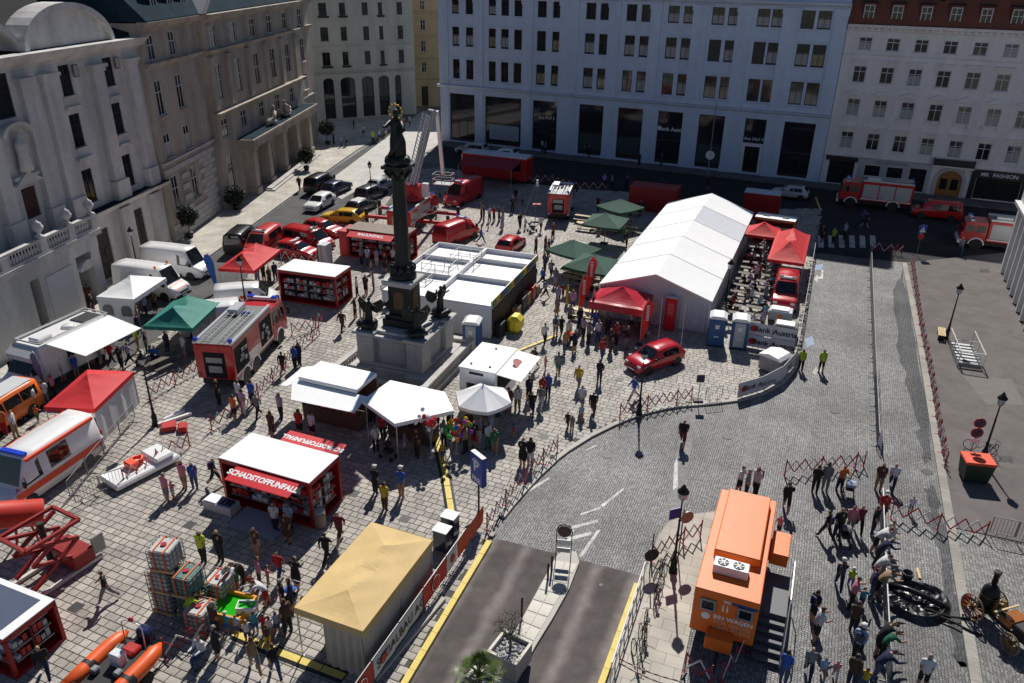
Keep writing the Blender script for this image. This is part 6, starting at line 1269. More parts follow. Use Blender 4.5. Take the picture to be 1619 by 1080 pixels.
lattice('scissor barrier across the road behind the couple with a pram', [(1240, 752), (1310, 745), (1376, 737)], RZ)
lattice('scissor barrier at the right beyond the bending spectators', [(1408, 818), (1480, 838), (1560, 852)], RZ)
lattice('scissor barrier on the curved kerb under the central lamp', [(980, 661), (1020, 648), (1060, 640), (1100, 632)])
lattice('scissor barrier on the kerb beside the parking sign', [(770, 838), (810, 786), (850, 742), (886, 708)])
lattice('scissor barrier between the ramp pavement and the toilet wagon', [(1030, 888), (1075, 862), (1118, 845)])
lattice('scissor barrier between the red tent and the fire engine', [(238, 632), (285, 604), (318, 586)])
lattice('scissor barrier along the right side of the fire engine', [(335, 680), (385, 655), (430, 606), (470, 560), (510, 525)])
lattice('scissor barrier around the white rescue platform', [(198, 768), (235, 748), (262, 728), (306, 703)])
lattice('scissor barrier in front of the toilet wagon', [(1082, 1062), (1112, 1078), (1135, 1090)])
lattice('scissor barrier folded beside the wagon stairs', [(1140, 1078), (1170, 1040), (1182, 1020)])
lattice('scissor barrier in the shade beside the small fire truck', [(830, 290), (868, 288), (905, 300), (960, 302)], 0)
lattice('scissor barrier across the road end beyond the crossing', [(1378, 398), (1430, 405)], RZ)
lattice('scissor barrier in front of the low red estate car', [(446, 412), (482, 422), (504, 412)])
lattice('scissor barrier next to the red display container', [(462, 530), (492, 524), (512, 508)])
lattice('small scissor barrier beside the rubber boat', [(262, 1040), (300, 1020), (330, 1008)], h=.8)
# ---- crowd fences
def fence_panel(root, a, b, h=1.08):
    m = MB(); a = Vector(a); b = Vector(b); u = Vector((0, 0, 1)); d = (b - a).normalized(); a, b = a + d * .03, b - d * .03
    m.bar(a + u * .18, a + u * h, .035); m.bar(b + u * .18, b + u * h, .035); m.bar(a + u * .18, b + u * .18, .03); m.bar(a + u * h, b + u * h, .035); s = Vector((-d.y, d.x, 0)) * .28
    for p in (a + d * .3, b - d * .3): m.bar(p - s + u * .02, p + s + u * .02, .03); m.bar(p, p + u * .18, .03)
    f = m.build('panel_frame', GALV, root); m = MB(); n = int((b - a).length / .14)
    for i in range(1, n): p = a.lerp(b, i / n); m.bar(p + u * .18, p + u * h, .014)
    m.build('infill_bars', GALV, f); return f
def fence(label, px, z=0., seg=2.2, pts=None, group='steel crowd fences'):
    P = along(pts or [P3(p, z) for p in px], seg); o = P[0].copy(); root = thing('crowd_fence', label, 'fence', o, 0, group)
    for a, b in zip(P, P[1:]): fence_panel(root, a - o, b - o)
    return root, P, o
def cloth(root, a, b, z0, z1, mat, name='banner', off=.04, amp=.03, n=14):
    a = Vector(a); b = Vector(b); d = (b - a).normalized(); s = Vector((d.y, -d.x, 0)); q = []
    for i in range(n + 1):
        p = a.lerp(b, i / n); w_ = amp * math.sin(i * 1.7)
        for k in range(4): q.append(p + s * (off + w_ * (1 - k / 3.5)) + Vector((0, 0, z0 + (z1 - z0) * k / 3)))
    N = len(q); q2 = [p - s * .008 for p in q]
    m = MB(); fs = [(i * 4 + k, (i + 1) * 4 + k, (i + 1) * 4 + k + 1, i * 4 + k + 1) for i in range(n) for k in range(3)]
    m.add(q + q2, fs + [tuple(N + v for v in reversed(f)) for f in fs], 0, True); return m.build(name, mat, root)
BANW = pm('white_banner_cloth', (.60, .60, .64), .65, var=.05, scale=1.5); BANR = pm('red_banner_cloth', (.50, .015, .02), .6, var=.06, scale=2); BANO = pm('orange_red_banner_cloth', (.55, .06, .015), .6, var=.1, scale=3)
INK = pm('banner_black_ink', (.015, .015, .017), .6, var=0)
def btext(root, s, a, b, z, size, mat=INK, off=.085, f=.5, **k):
    a = Vector(a); b = Vector(b); d = (b - a).normalized(); sd = Vector((d.y, -d.x, 0)); p = a.lerp(b, f) + sd * off; return text(s, size, mat, root, frame3((p.x, p.y, z), d, (0, 0, 1)), **k)
def disc(root, a, b, f, z, r, mat, off=.09, name='emblem'):
    a = Vector(a); b = Vector(b); d = (b - a).normalized(); s = Vector((d.y, -d.x, 0)); p = a.lerp(b, f) + s * off + Vector((0, 0, z)); m = MB(); m.cyl(p, p + s * .006, r, n=20); return m.build(name, mat, root)
# SOZIALBAU fence on the ramp edge
fb = G(764, 832); fa = fb - (G(764, 832) - G(594, 1080)).normalized() * 14.2; o = fa.copy(); root = thing('banner_fence', 'fence with SOZIALBAU AG and red banners along the garage ramp', 'fence', o)
Pf = [(p - o) for p in along([fa, fb], 2.05)]
for a, b in zip(Pf, Pf[1:]): fence_panel(root, a, b, 1.3)
LT = (fb - fa).length; dd = (fb - fa) / LT
def fpt(px): p = G(px[0], px[1], .35); return dd * ((p - fa).dot(dd))
s0, s1, s2, s3, s4, s5 = Vector((0, 0, 0)), fpt((577, 1068)), fpt((654, 958)), fpt((692, 903)), fpt((708, 880)), dd * (LT - .05)
for (a, b, mt, nm) in ((s0, s1, BANR, 'red_banner'), (s1, s2, BANW, 'white_banner'), (s2, s3, BANR, 'red_banner'), (s3, s4, BANW, 'white_banner'), (s4, s5, BANO, 'orange_banner')): cloth(root, a + dd * .01, b - dd * .01, .35, 1.3, mt, nm, .05, .02)
btext(root, 'S', s1, s2, .82, .62, f=.08); btext(root, 'ZIALBAU AG', s1, s2, .82, .6, f=.6, sx=.95); disc(root, s1, s2, .17, .82, .23, INK); disc(root, s1, s2, .17, .82, .19, BANR, .097)
disc(root, s2, s3, .5, .84, .36, LETW); disc(root, s2, s3, .5, .84, .33, BANR, .097); disc(root, s0, s1, .8, .84, .33, LETW); disc(root, s0, s1, .8, .84, .3, BANR, .097); disc(root, s3, s4, .5, .84, .2, BANR)
m = MB(); a, b = G(592, 1075), G(700, 948); m.bar(a + Vector((0, 0, .08)), b + Vector((0, 0, .08)), .3, .16); tag(m.build('concrete_edge', KERBM), 'pale concrete edging between banner fence and yellow kerb', 'edging')
# Bank Austria banners round the corner of the square
bp = [P3(p) for p in [(1112, 636), (1165, 630), (1203, 619), (1235, 602), (1254, 580), (1260, 556)]]
rt_, P, o = fence('open steel fence beside the white banner on the curve', [(1114, 636), (1166, 630)], seg=1.15)
root = thing('banner_fence', 'curved fence with white bank banners at the corner of the square', 'fence', bp[1]); o = bp[1]
for i in range(1, 5):
    a, b = bp[i] - o, bp[i + 1] - o; fence_panel(root, a, b); cloth(root, a, b, .1, 1.08, BANW, 'bank_banner', .05, .012, 6)
a, b = bp[1] - o, bp[3] - o; btext(root, 'Bank Austria', bp[1] - o, bp[2] - o, .62, .52, off=.1, f=.85, shear=.15); disc(root, bp[1] - o, bp[2] - o, .2, .62, .2, BANR)
btext(root, 'Bank', bp[3] - o, bp[4] - o, .62, .45, off=.1, f=.45, shear=.15)
ln = [P3(p) for p in [(1260, 556), (1275, 470), (1288, 392)]]; fence('steel fence running back from the bank banners', None, pts=ln)
root = thing('banner_wall', 'two white bank banners behind the blue toilets', 'banner', G(1180, 548)); o = G(1180, 548); b = G(1254, 562) - o
for z0, z1 in ((.08, .98), (1.05, 1.95)):
    cloth(root, Vector((0, 0, 0)), b, z0, z1, BANW, 'bank_banner', .02, .01); btext(root, 'Bank Austria', Vector((0, 0, 0)), b, (z0 + z1) / 2, .55, off=.06, f=.56, bold=.01); disc(root, Vector((0, 0, 0)), b, .1, (z0 + z1) / 2, .24, BANR, .05)
m = MB(); [m.bar(Vector((0, 0, 0)).lerp(b, t), Vector((0, 0, 2)) + Vector((0, 0, 0)).lerp(b, t), .05) for t in (0, .5, 1)]; m.build('posts', GALV, root)
# barrier line along the road with its loose banner
rt_, P, o = fence('steel fence down the middle of the road', [(1374, 402), (1379, 560), (1386, 745)], RZ, 2.4)
rt2, P2, o2 = fence('steel fence the spectators lean on', [(1389, 800), (1391, 880), (1396, 1000), (1402, 1110)], RZ, 2.4)
a, b = G(1381, 608, RZ) - o, G(1385, 715, RZ) - o; cloth(rt_, a, b, .1, 1.15, BANW, 'loose_banner', -.12, .16, 18); cloth(rt_, P[0] - o, a, .2, 1.02, pm('grey_net', (.16, .16, .17), .8, var=.1), 'mesh_screen', .03, .01)
m = MB(); q = [p - o2 + Vector((0, 0, 1.1)) for p in P2]; m.tube(q, .03, 6); m.build('white_top_rail', BARW, rt2)
fence('tangled steel fence beside the ambulance', [(112, 790), (150, 742), (180, 705), (222, 655)], seg=1.9); fence('steel fence lying near the red lifting rig', [(120, 800), (165, 778), (205, 765)], seg=1.3)
fence('steel fence in front of the ladder truck outriggers', [(586, 352), (612, 338), (622, 322)], seg=1.2); fence('steel fence right of the ladder truck', [(660, 360), (690, 352), (692, 335)], seg=1.3)
fence('steel fence cut off at the right edge beyond the barrier', [(1562, 845), (1660, 866)], seg=1.1)
# ---- street lamps
def lamp(label, px, h=4.4, z=0.):
    p = P3(px, z); root = thing('street_lamp', label, 'lamp', p, 0, 'black lantern street lamps')
    m = MB(); m.lathe([(.2, 0), (.2, .15), (.14, .2), (.16, .6), (.1, .75), (.075, 1.0), (.09, 1.1), (.06, 1.2), (.05, h * .6), (.065, h * .6 + .05), (.045, h * .6 + .1), (.035, h - .75), (.06, h - .7)], 12); m.build('post', IRON, root)
    m = MB(); [m.tube([(0, 0, h - .75), (.16 * s * math.cos(t), .16 * s * math.sin(t), h - .62), (.2 * s * math.cos(t), .2 * s * math.sin(t), h - .45)], .012, 5) for t in (0, PI / 2) for s in (-1, 1)]; m.build('lantern_cradle', IRON, root)
    m = MB(); m.lathe([(.1, h - .66), (.16, h - .55), (.22, h - .3), (.2, h - .26)], 12); m.build('lantern_glass', LANT, root)
    m = MB(); m.lathe([(.26, h - .27), (.24, h - .2), (.14, h - .08), (.08, h - .02), (.1, h + .02), (.04, h + .08), (0, h + .16)], 12); m.build('lantern_cap', IRON, root)
lamp('lamp post on the kerb in front of the red hatchback', (1010, 655), 4.4); lamp('lamp post on the pavement beside the orange wagon', (1064, 903), 4.6); lamp('lamp post next to the glass stairwell', (1496, 535), 4.2); lamp('lamp post behind the red-lidded bin', (1553, 728), 4.2)
lamp('lamp post between the red tent and the rescue platform', (246, 672), 4.6); lamp('lamp post in front of the second white van', (221, 440), 4.4); lamp('lamp post behind the fire engine', (390, 492), 4.4); lamp('lamp post beside the grey board and red van', (505, 432), 4.6); lamp('lamp post at the back of the side street', (588, 318), 4.4); lamp('lamp post near the toilets at the marquee side', (1145, 492), 4.2)
ck = thing('street_clock', 'white street clock on a tall pole in front of the bank', 'clock', G(1118, 283)); m = MB(); m.lathe([(.16, 0), (.14, .6), (.07, .8), (.06, 6.5), (.04, 9.5)], 10); m.build('pole', GALV, ck)
m = MB(); [m.cyl((0, s * .18, 3.0), (0, s * .19, 3.0), .5, n=20) for s in (-1, 1)]; m.build('clock_face', WPL, ck); m = MB(); m.cyl((0, -.178, 3.0), (0, .178, 3.0), .53, n=20); m.build('clock_case', WPL, ck); m = MB(); m.bar((0, -.2, 3.0), (.2, -.2, 3.22), .05, .02); m.bar((0, -.2, 3.0), (-.1, -.2, 3.2), .05, .02); m.build('clock_hands', INK, ck)
# ---- signs
BLUES = pm('traffic_blue', (.012, .05, .35), .4, var=.03); REDS = pm('traffic_red', (.42, .01, .02), .4, var=.03)
ps = thing('parking_sign', 'blue P parking sign box on a pole between fence and kerb', 'sign', G(757, 806), R(-52)); m = MB(); m.cyl((0, 0, 0), (0, 0, 1.6), .05, n=8); m.build('pole', IRON, ps)
m = MB(); m.cbox(-.5, .5, -.14, .14, 1.6, 3.25, .03); bx = m.build('sign_box', BLUES, ps); m = MB(); m.box(-.48, .48, -.12, .12, 3.251, 3.28); m.build('box_lid', WPL, bx); text('P', .8, LETW, bx, XZ(-.02, -.145, 2.62), bold=.02); text('FREI', .38, LETW, bx, XZ(0, -.145, 1.88), bold=.012); m = MB(); m.tube([(.28 * math.cos(t), -.146, 2.85 + .2 * math.sin(t)) for t in [PI * k / 10 for k in range(11)]], .025, 5); m.build('roof_arc_symbol', LETW, bx)
cr = thing('crossing_sign', 'blue pedestrian crossing sign at the end of the east pavement', 'sign', G(1449, 402)); m = MB(); m.cyl((0, 0, 0), (0, 0, 2.9), .035, n=8); m.build('pole', GALV, cr); m = MB(); m.box(-.38, .38, -.05, -.03, 2.1, 2.86); pl = m.build('sign_plate', BLUES, cr); m = MB(); m.extr([(-.28, 2.18), (.28, 2.18), (0, 2.75)], 'y', -.056, -.05); m.build('white_triangle', LETW, pl); m = MB(); m.bar((.08, -.06, 2.25), (-.02, -.06, 2.5), .06, .01); m.bar((-.1, -.06, 2.25), (-.02, -.06, 2.45), .05, .01); m.ball((0, -.06, 2.56), (.045, .01, .045), 8, 5); m.build('walking_figure', INK, pl); m = MB(); m.cyl((0, -.05, 1.75), (0, -.03, 1.75), .3, n=18); m.build('round_sign', REDS, cr)
for px, l in (((1526, 742), 'no-stopping sign on the left of the pair beside the red-lidded bin'), ((1531, 726), 'no-stopping sign on the right of the pair beside the red-lidded bin')):
    e = thing('no_stopping_sign', l, 'sign', G(*px), R(-12)); m = MB(); m.cyl((0, 0, 0), (0, 0, 2.6), .03, n=8); m.build('pole', GALV, e); m = MB(); m.cyl((0, -.03, 2.35), (0, -.05, 2.35), .31, n=20); d_ = m.build('red_disc', REDS, e); m = MB(); m.cyl((0, -.05, 2.35), (0, -.058, 2.35), .24, n=20); m.build('blue_disc', NAVY, d_); m = MB(); m.bar((-.2, -.062, 2.55), (.2, -.062, 2.15), .06, .01); m.bar((-.2, -.062, 2.15), (.2, -.062, 2.55), .06, .01); m.build('red_cross', REDS, d_); m = MB(); m.box(-.25, .25, -.05, -.035, 1.75, 1.98); m.build('plate', WPL, e)
e = thing('crossing_sign', 'small blue sign on a weighted pole at the kerb corner', 'sign', G(1103, 634)); m = MB(); m.cyl((0, 0, .1), (0, 0, 1.75), .025, n=8); m.build('pole', GALV, e); m = MB(); m.box(-.25, .25, -.04, -.02, 1.35, 1.85); m.build('sign_plate', NAVY, e); m = MB(); m.cbox(-.3, .3, -.25, .25, 0, .12, .03); m.build('weighted_foot', PLASTIC, e)
e = thing('island_sign', 'double round traffic sign in a bent tube frame on the traffic island', 'sign', G(890, 888), R(-8)); m = MB(); [m.tube([(s * .34, 0, 0), (s * .34, 0, 1.75), (s * .25, 0, 2.0), (0, 0, 2.1)], .025, 6) for s in (-1, 1)]; m.build('tube_frame', IRON, e); m = MB(); m.cyl((0, -.02, 1.72), (0, .0, 1.72), .31, n=20); m.build('round_sign', pm('brown_sign_back', (.10, .06, .05), .6), e); m = MB(); m.box(-.3, .3, -.02, 0, .95, 1.25); m.build('sign_plate', WPL, e); m = MB(); m.box(-.3, .3, -.02, 0, .55, .8); m.build('plate', GREYM, e)
for px in ((872, 905), (866, 917)): m = MB(); m.cyl((0, 0, 0), (0, 0, .85), .05, n=8); m.ball((0, 0, .87), .055, 8, 5); tag(m.build('bollard', IRON, None, G(*px)), 'thin dark bollard on the island beside the double sign, %s one' % ('farther' if px[1] < 910 else 'nearer'), 'bollard')
m = MB(); m.cyl((0, 0, 0), (0, 0, .95), .05, n=8); m.ball((0, 0, .97), .055, 8, 5); tag(m.build('bollard', IRON, None, G(825, 975)), 'thin dark bollard beside the olive tree on the island', 'bollard')
e = thing('traffic_sign', 'round sign on a pole seen from behind beside the toilet wagon lamp', 'sign', G(1072, 880), R(20)); m = MB(); m.cyl((0, 0, 0), (0, 0, 2.7), .03, n=8); m.build('pole', IRON, e); m = MB(); m.cyl((.2, -.03, 2.2), (.2, 0, 2.2), .32, n=20); m.build('round_sign', GREYM, e); m = MB(); m.box(-.75, -.2, -.03, 0, 2.3, 2.85); m.build('blue_sign', BLUES, e)
e = thing('traffic_sign', 'round sign with red and white pole at the ramp exit', 'sign', G(1027, 905), R(15)); m = MB(); m.cyl((0, 0, 0), (0, 0, 2.2), .03, n=8); m.build('pole', IRON, e); m = MB(); m.cyl((0, -.03, 1.0), (0, 0, 1.0), .34, n=20); m.build('round_sign', INK, e)
# ---- bin, stairwell, bench
bn = thing('rubbish_bin', 'large dark green bin with red lid on the east pavement', 'bin', G(1537, 757), R(-10)); m = MB(); m.add([(-.6, -.45, .15), (.6, -.45, .15), (.6, .45, .15), (-.6, .45, .15), (-.7, -.55, 1.15), (.7, -.55, 1.15), (.7, .55, 1.15), (-.7, .55, 1.15)], [(3, 2, 1, 0), (4, 5, 6, 7), (0, 1, 5, 4), (1, 2, 6, 5), (2, 3, 7, 6), (3, 0, 4, 7)]); m.build('container', GREEN, bn); m = MB(); m.cbox(-.75, .75, -.6, .6, 1.16, 1.32, .05); m.build('lid', LUM, bn)
for x in (-.5, .5):
    for y in (-.35, .35): m = MB(); m.cyl((x - .04, y, .09), (x + .04, y, .09), .09, n=10); m.build('castor', RUB, bn)
sw = thing('glass_stairwell', 'glazed railing round a stairwell down to the garage', 'stairwell', G(1524, 563), -R(18)); m = MB()
for x, y in ((-.75, -2.0), (.75, -2.0), (-.75, 2.0), (.75, 2.0), (-.75, 0), (.75, 0)): m.bar((x, y, 0), (x, y, 1.15), .06)
for z in (1.15,): m.bar((-.75, -2, z), (-.75, 2, z), .07); m.bar((.75, -2, z), (.75, 2, z), .07); m.bar((-.75, -2, z), (.75, -2, z), .07); m.bar((-.75, 0, z), (.75, 0, z), .05)
m.build('rail_frame', ALU, sw); TG = pm('rail_glass', (.20, .23, .22), .08, var=0)
for (x0, x1, y0, y1) in ((-.76, -.74, -1.95, -.05), (-.76, -.74, .05, 1.95), (.74, .76, -1.95, -.05), (.74, .76, .05, 1.95), (-.7, .7, -2.01, -1.99)): m = MB(); m.box(x0, x1, y0, y1, .08, .35); m.build('glass_pane', TG, sw)
for i in range(7): m = MB(); m.box(-.7, .7, 1.9 - i * .52, 2.4 - i * .52 - .24, .008, .02); m.build('step_edge', WPL, sw)
m = MB(); m.box(-.72, .72, -1.97, 1.97, .003, .007); m.build('stair_opening', DARK, sw)
be = thing('bench', 'wooden slat bench beside the glass stairwell', 'bench', G(1487, 533), -R(25)); [MB().box(-.25 + i * .13, -.15 + i * .13, -.8, .8, .42, .46).build('slat', WOODT, be) for i in range(4)]; [MB().box(-.22, .22, y - .05, y + .05, 0, .42).build('leg', IRON, be) for y in (-.6, .6)]
# ---- bicycles
def bike(label, px, rz, lean=.12, z=0.):
    root = thing('bicycle', label, 'bicycle', P3(px, z), rz, 'bicycles'); root.rotation_euler = (lean, 0, rz)
    for x in (-.52, .52):
        e = link('wheel', None, root, (x, 0, .34)); m = MB(); m.tube([(.33 * math.cos(t), 0, .33 * math.sin(t)) for t in [2 * PI * k / 18 for k in range(19)]], .02, 5); m.build('tyre', RUB, e); m = MB(); [m.bar((0, 0, 0), (.32 * math.cos(t), 0, .32 * math.sin(t)), .006) for t in [2 * PI * k / 10 for k in range(10)]]; m.build('spokes', ALU, e)
    m = MB(); A_, B_, C1, D_, E_ = (-.52, 0, .34), (-.08, 0, .32), (-.2, 0, .85), (.36, 0, .8), (.52, 0, .34); [m.tube([p, q], .016, 5) for p, q in ((A_, B_), (A_, C1), (B_, C1), (C1, D_), (B_, D_), (D_, E_))]; m.tube([D_, (.33, 0, 1.0), (.3, 0, 1.02)], .014, 5); m.build('frame', random.choice([IRON, NAVY, GREYM]), root); m = MB(); m.tube([(.22, -.28, 1.03), (.33, -.1, 1.02), (.33, .1, 1.02), (.22, .28, 1.03)], .014, 5); m.build('handlebar', IRON, root); m = MB(); m.cbox(-.34, -.08, -.07, .07, .88, .94, .025); m.build('saddle', PLASTIC, root)
bike('bicycle leaning at the lamp behind the red-lidded bin', (1560, 722), R(30)); bike('bicycle with basket lying close to the bin lamp', (1547, 716), R(-40))
for i, (x, y) in enumerate([(1042, 905), (1040, 925), (1036, 942), (1018, 1000), (1012, 1025), (1004, 1050)]): bike('bicycle parked on the ramp pavement, %s from the ramp top' % ('first', 'second', 'third', 'fourth', 'fifth', 'sixth')[i], (x, y), R(60 + i * 7))
m = MB(); a, b = G(1018, 912), G(965, 1075); m.bar(a + Vector((0, 0, .9)), b + Vector((0, 0, .9)), .05); m.bar(a + Vector((0, 0, .5)), b + Vector((0, 0, .5)), .03); [m.bar(a.lerp(b, i / 8), a.lerp(b, i / 8) + Vector((0, 0, .9)), .04) for i in range(9)]; tag(m.build('ramp_railing', BARW), 'white railing along the right edge of the garage ramp', 'railing')
for i, ((x0, y0), (x1, y1)) in enumerate((((980, 1042), (1078, 1078)), ((982, 1050), (1072, 1088)))): a, b = G(x0, y0, .8), G(x1, y1, .8); m = MB(); n = 14; [m.bar(a.lerp(b, k / n) - Vector((0, 0, .12 * math.sin(PI * k / n))), a.lerp(b, (k + 1) / n) - Vector((0, 0, .12 * math.sin(PI * (k + 1) / n))), .01, .07, k % 2) for k in range(n)]; tag(m.build('barrier_tape', [BARR, BARW]), 'red and white tape across the ramp pavement, %s strip' % ('upper', 'lower')[i], 'tape')
# ---- planters
def leafball(m, c, r, n, size, squash=1., seed=1):
    rn = random.Random(seed)
    for _ in range(n):
        u = rn.uniform(-1, 1); t = rn.uniform(0, 2 * PI); rr = r * rn.uniform(.35, 1.0) ** .5 * (1 + .18 * math.sin(3 * t + u * 4)); s = math.sqrt(1 - u * u); p = Vector((c[0] + rr * s * math.cos(t), c[1] + rr * s * math.sin(t), c[2] + rr * u * squash)); d = Vector((rn.gauss(0, 1), rn.gauss(0, 1), rn.gauss(0, 1))).normalized(); e = d.cross(Vector((rn.gauss(0, 1), rn.gauss(0, 1), rn.gauss(0, 1)))).normalized(); L = size * rn.uniform(.6, 1.3); m.add([p, p + d * L * .5 + e * L * .22, p + d * L, p + d * L * .5 - e * L * .22], [(0, 1, 2, 3)])
OLV = pm('olive_leaf', (.085, .095, .055), .6, var=.3, scale=6, rnd=.35); PLM = pm('palm_leaf', (.075, .12, .018), .5, var=.25, scale=5, rnd=.35); BAYL = pm('dark_bay_leaf', (.014, .026, .012), .6, var=.3, scale=6, rnd=.4); TRNK = pm('grey_bark', (.14, .11, .08), .85, var=.3, scale=8, bump=.4); PEB = pm('grey_pebble', (.28, .29, .31), .6, var=.3, scale=8, rnd=.5); POTM = pm('stone_planter', (.40, .37, .33), .7, var=.1, scale=4)
def planter(label, c, rz, s=.62, h=.95):
    root = thing('planter', label, 'planter', c, rz); m = MB(); m.box(-s, s, -s, -s + .1, .05, h); m.box(-s, s, s - .1, s, .05, h); m.box(-s, -s + .1, -s + .1, s - .1, .05, h); m.box(s - .1, s, -s + .1, s - .1, .05, h); m.box(-s + .1, s - .1, -s + .1, s - .1, .05, h - .15); m.build('tub', POTM, root); m = MB(); m.box(-s - .03, s + .03, -s - .03, -s + .08, h, h + .05); m.box(-s - .03, s + .03, s - .08, s + .03, h, h + .05); m.box(-s - .03, -s + .08, -s + .08, s - .08, h, h + .05); m.box(s - .08, s + .03, -s + .08, s - .08, h, h + .05); m.build('rim', FLAG, root)
    m = MB(); rn = random.Random(4); [m.ball((rn.uniform(-s + .15, s - .15), rn.uniform(-s + .15, s - .15), h - .13), (rn.uniform(.04, .07), rn.uniform(.04, .07), .04), 6, 4) for _ in range(130)]; o = m.build('pebbles', PEB, root); o['kind'] = 'stuff'; return root
c = G(806, 1052); planter('square stone planter with pebbles holding the olive tree', c, R(-30)); ot = thing('olive_tree', 'thin olive tree with sparse grey leaves in the pebble planter', 'tree', c + Vector((0, 0, .8)))
m = MB(); m.tube([(0, 0, 0), (.02, .03, .35), (-.03, .02, .7)], [.06, .05, .045], 8)
rn = random.Random(9); tips = []
for i in range(12): t = i * 2.4; p0 = Vector((-.03, .02, .55 + .02 * i)); p2 = p0 + Vector((math.cos(t) * rn.uniform(.25, .5), math.sin(t) * rn.uniform(.25, .5), rn.uniform(.3, .75))); p1 = p0.lerp(p2, .5) + Vector((0, 0, -.05)); m.tube([p0, p1, p2], [.03, .02, .008], 5); tips.append(p2)
m.build('trunk', TRNK, ot); m = MB(); [leafball(m, tuple(p), .3, 70, .07, .9, i) for i, p in enumerate(tips)]; m.build('crown', OLV, ot)
c = G(757, 1100); planter('square planter holding the palm at the bottom edge', c, R(-30), .5, .7); pt = thing('palm', 'bushy green fan palm at the bottom edge', 'palm', c + Vector((0, 0, .6))); m = MB(); m.tube([(0, 0, 0), (0, 0, .5)], [.12, .09], 8); m.build('trunk', TRNK, pt); rn = random.Random(5)
for i in range(46):
    t = i * 2.399; el = R(rn.uniform(-12, 80)); L = rn.uniform(.45, .75); d = Vector((math.cos(t) * math.cos(el), math.sin(t) * math.cos(el), math.sin(el))); p0 = Vector((0, 0, .45)); hub = p0 + d * L; m = MB(); m.tube([p0, p0 + d * L * .5 + Vector((0, 0, .03)), hub], .012, 5); sd = d.cross(Vector((0, 0, 1))).normalized(); up = sd.cross(d)
    for k in range(13): a_ = R(-75 + 150 * k / 12); dv = (d * math.cos(a_) + sd * math.sin(a_)).normalized(); tip = hub + dv * rn.uniform(.34, .46) - Vector((0, 0, .1)); w_ = dv.cross(up).normalized() * .016; mid_ = hub.lerp(tip, .45) + up * .02; m.add([hub, mid_ + w_, tip, mid_ - w_], [(0, 1, 2, 3)])
    m.build('frond', PLM, pt)
for i, (px, r_, hh, l) in enumerate((((292, 374), .95, 1.9, 'clipped bay tree in a tub where church and palace meet'), ((366, 330), 1.05, 1.3, 'dark bay bush beside the palace wall'), ((478, 268), 1.0, 1.6, 'dark bay tree right of the palace portal'), ((512, 228), 1.1, 2.2, 'tall bay tree at the far palace corner'))):
    c = G(*px) + Vector((.6, -.2, 0)); e = thing('bay_tree', l, 'tree', c, 0, 'bay trees along the palace'); m = MB(); m.lathe([(.3, 0), (.4, .5), (.36, .52)], 12); m.build('tub', PLASTIC, e); m = MB(); m.tube([(0, 0, .5), (.02, 0, hh)], [.06, .05], 7); m.build('trunk', TRNK, e); m = MB(); leafball(m, (0, 0, hh + .2), r_, 4200, .2, .95, i); m.build('crown', BAYL, e)
for i, px in enumerate(((252, 382), (268, 376))): c = G(*px) + Vector((.9, 0, 0)); e = thing('potted_plant', 'spiky green potted plant by the church corner, %s one' % ('left', 'right')[i], 'plant', c); m = MB(); m.lathe([(.2, 0), (.26, .4)], 10); m.build('pot', PLASTIC, e); m = MB(); rn = random.Random(i); [m.add([(0, 0, .4), (.3 * math.cos(t) - .04, .3 * math.sin(t), .9), (.5 * math.cos(t), .5 * math.sin(t), 1.3 + rn.random() * .4), (.3 * math.cos(t) + .04, .3 * math.sin(t) + .03, .9)], [(0, 1, 2, 3)]) for t in [k * .6 for k in range(24)]]; m.build('leaves', PLM, e)
# ---- cable ramps
def cable_ramp(label, px, w_=.3):
    P = [G(*p) for p in px]; o = P[0].copy(); e = thing('cable_ramp', label, 'cable ramp', o, 0, 'yellow cable ramps')
    for a, b in zip(P, P[1:]):
        d = (b - a); n = max(1, round(d.length / .95)); az = math.atan2(d.y, d.x)
        for i in range(n):
            p = a.lerp(b, (i + .5) / n) - o; L = d.length / n; m = MB(); m.extr([(-w_, 0), (-w_ * .5, .06), (w_ * .5, .06), (w_, 0)], 'x', -L / 2 + .01, L / 2 - .01); s = m.build('ramp_section', PLASTIC, e, p, az); m = MB(); m.box(-L / 2 + .02, L / 2 - .02, -w_ * .5, w_ * .5, .061, .07); m.build('yellow_lid', YEL, s)
cable_ramp('yellow cable ramp running down from the balloon stall', [(690, 690), (704, 750), (714, 812)]); cable_ramp('yellow cable ramp beside the snack kiosk', [(818, 556), (880, 531)], .22); cable_ramp('yellow cable ramp under the children at the water basin', [(370, 1002), (440, 1032), (545, 1072)])
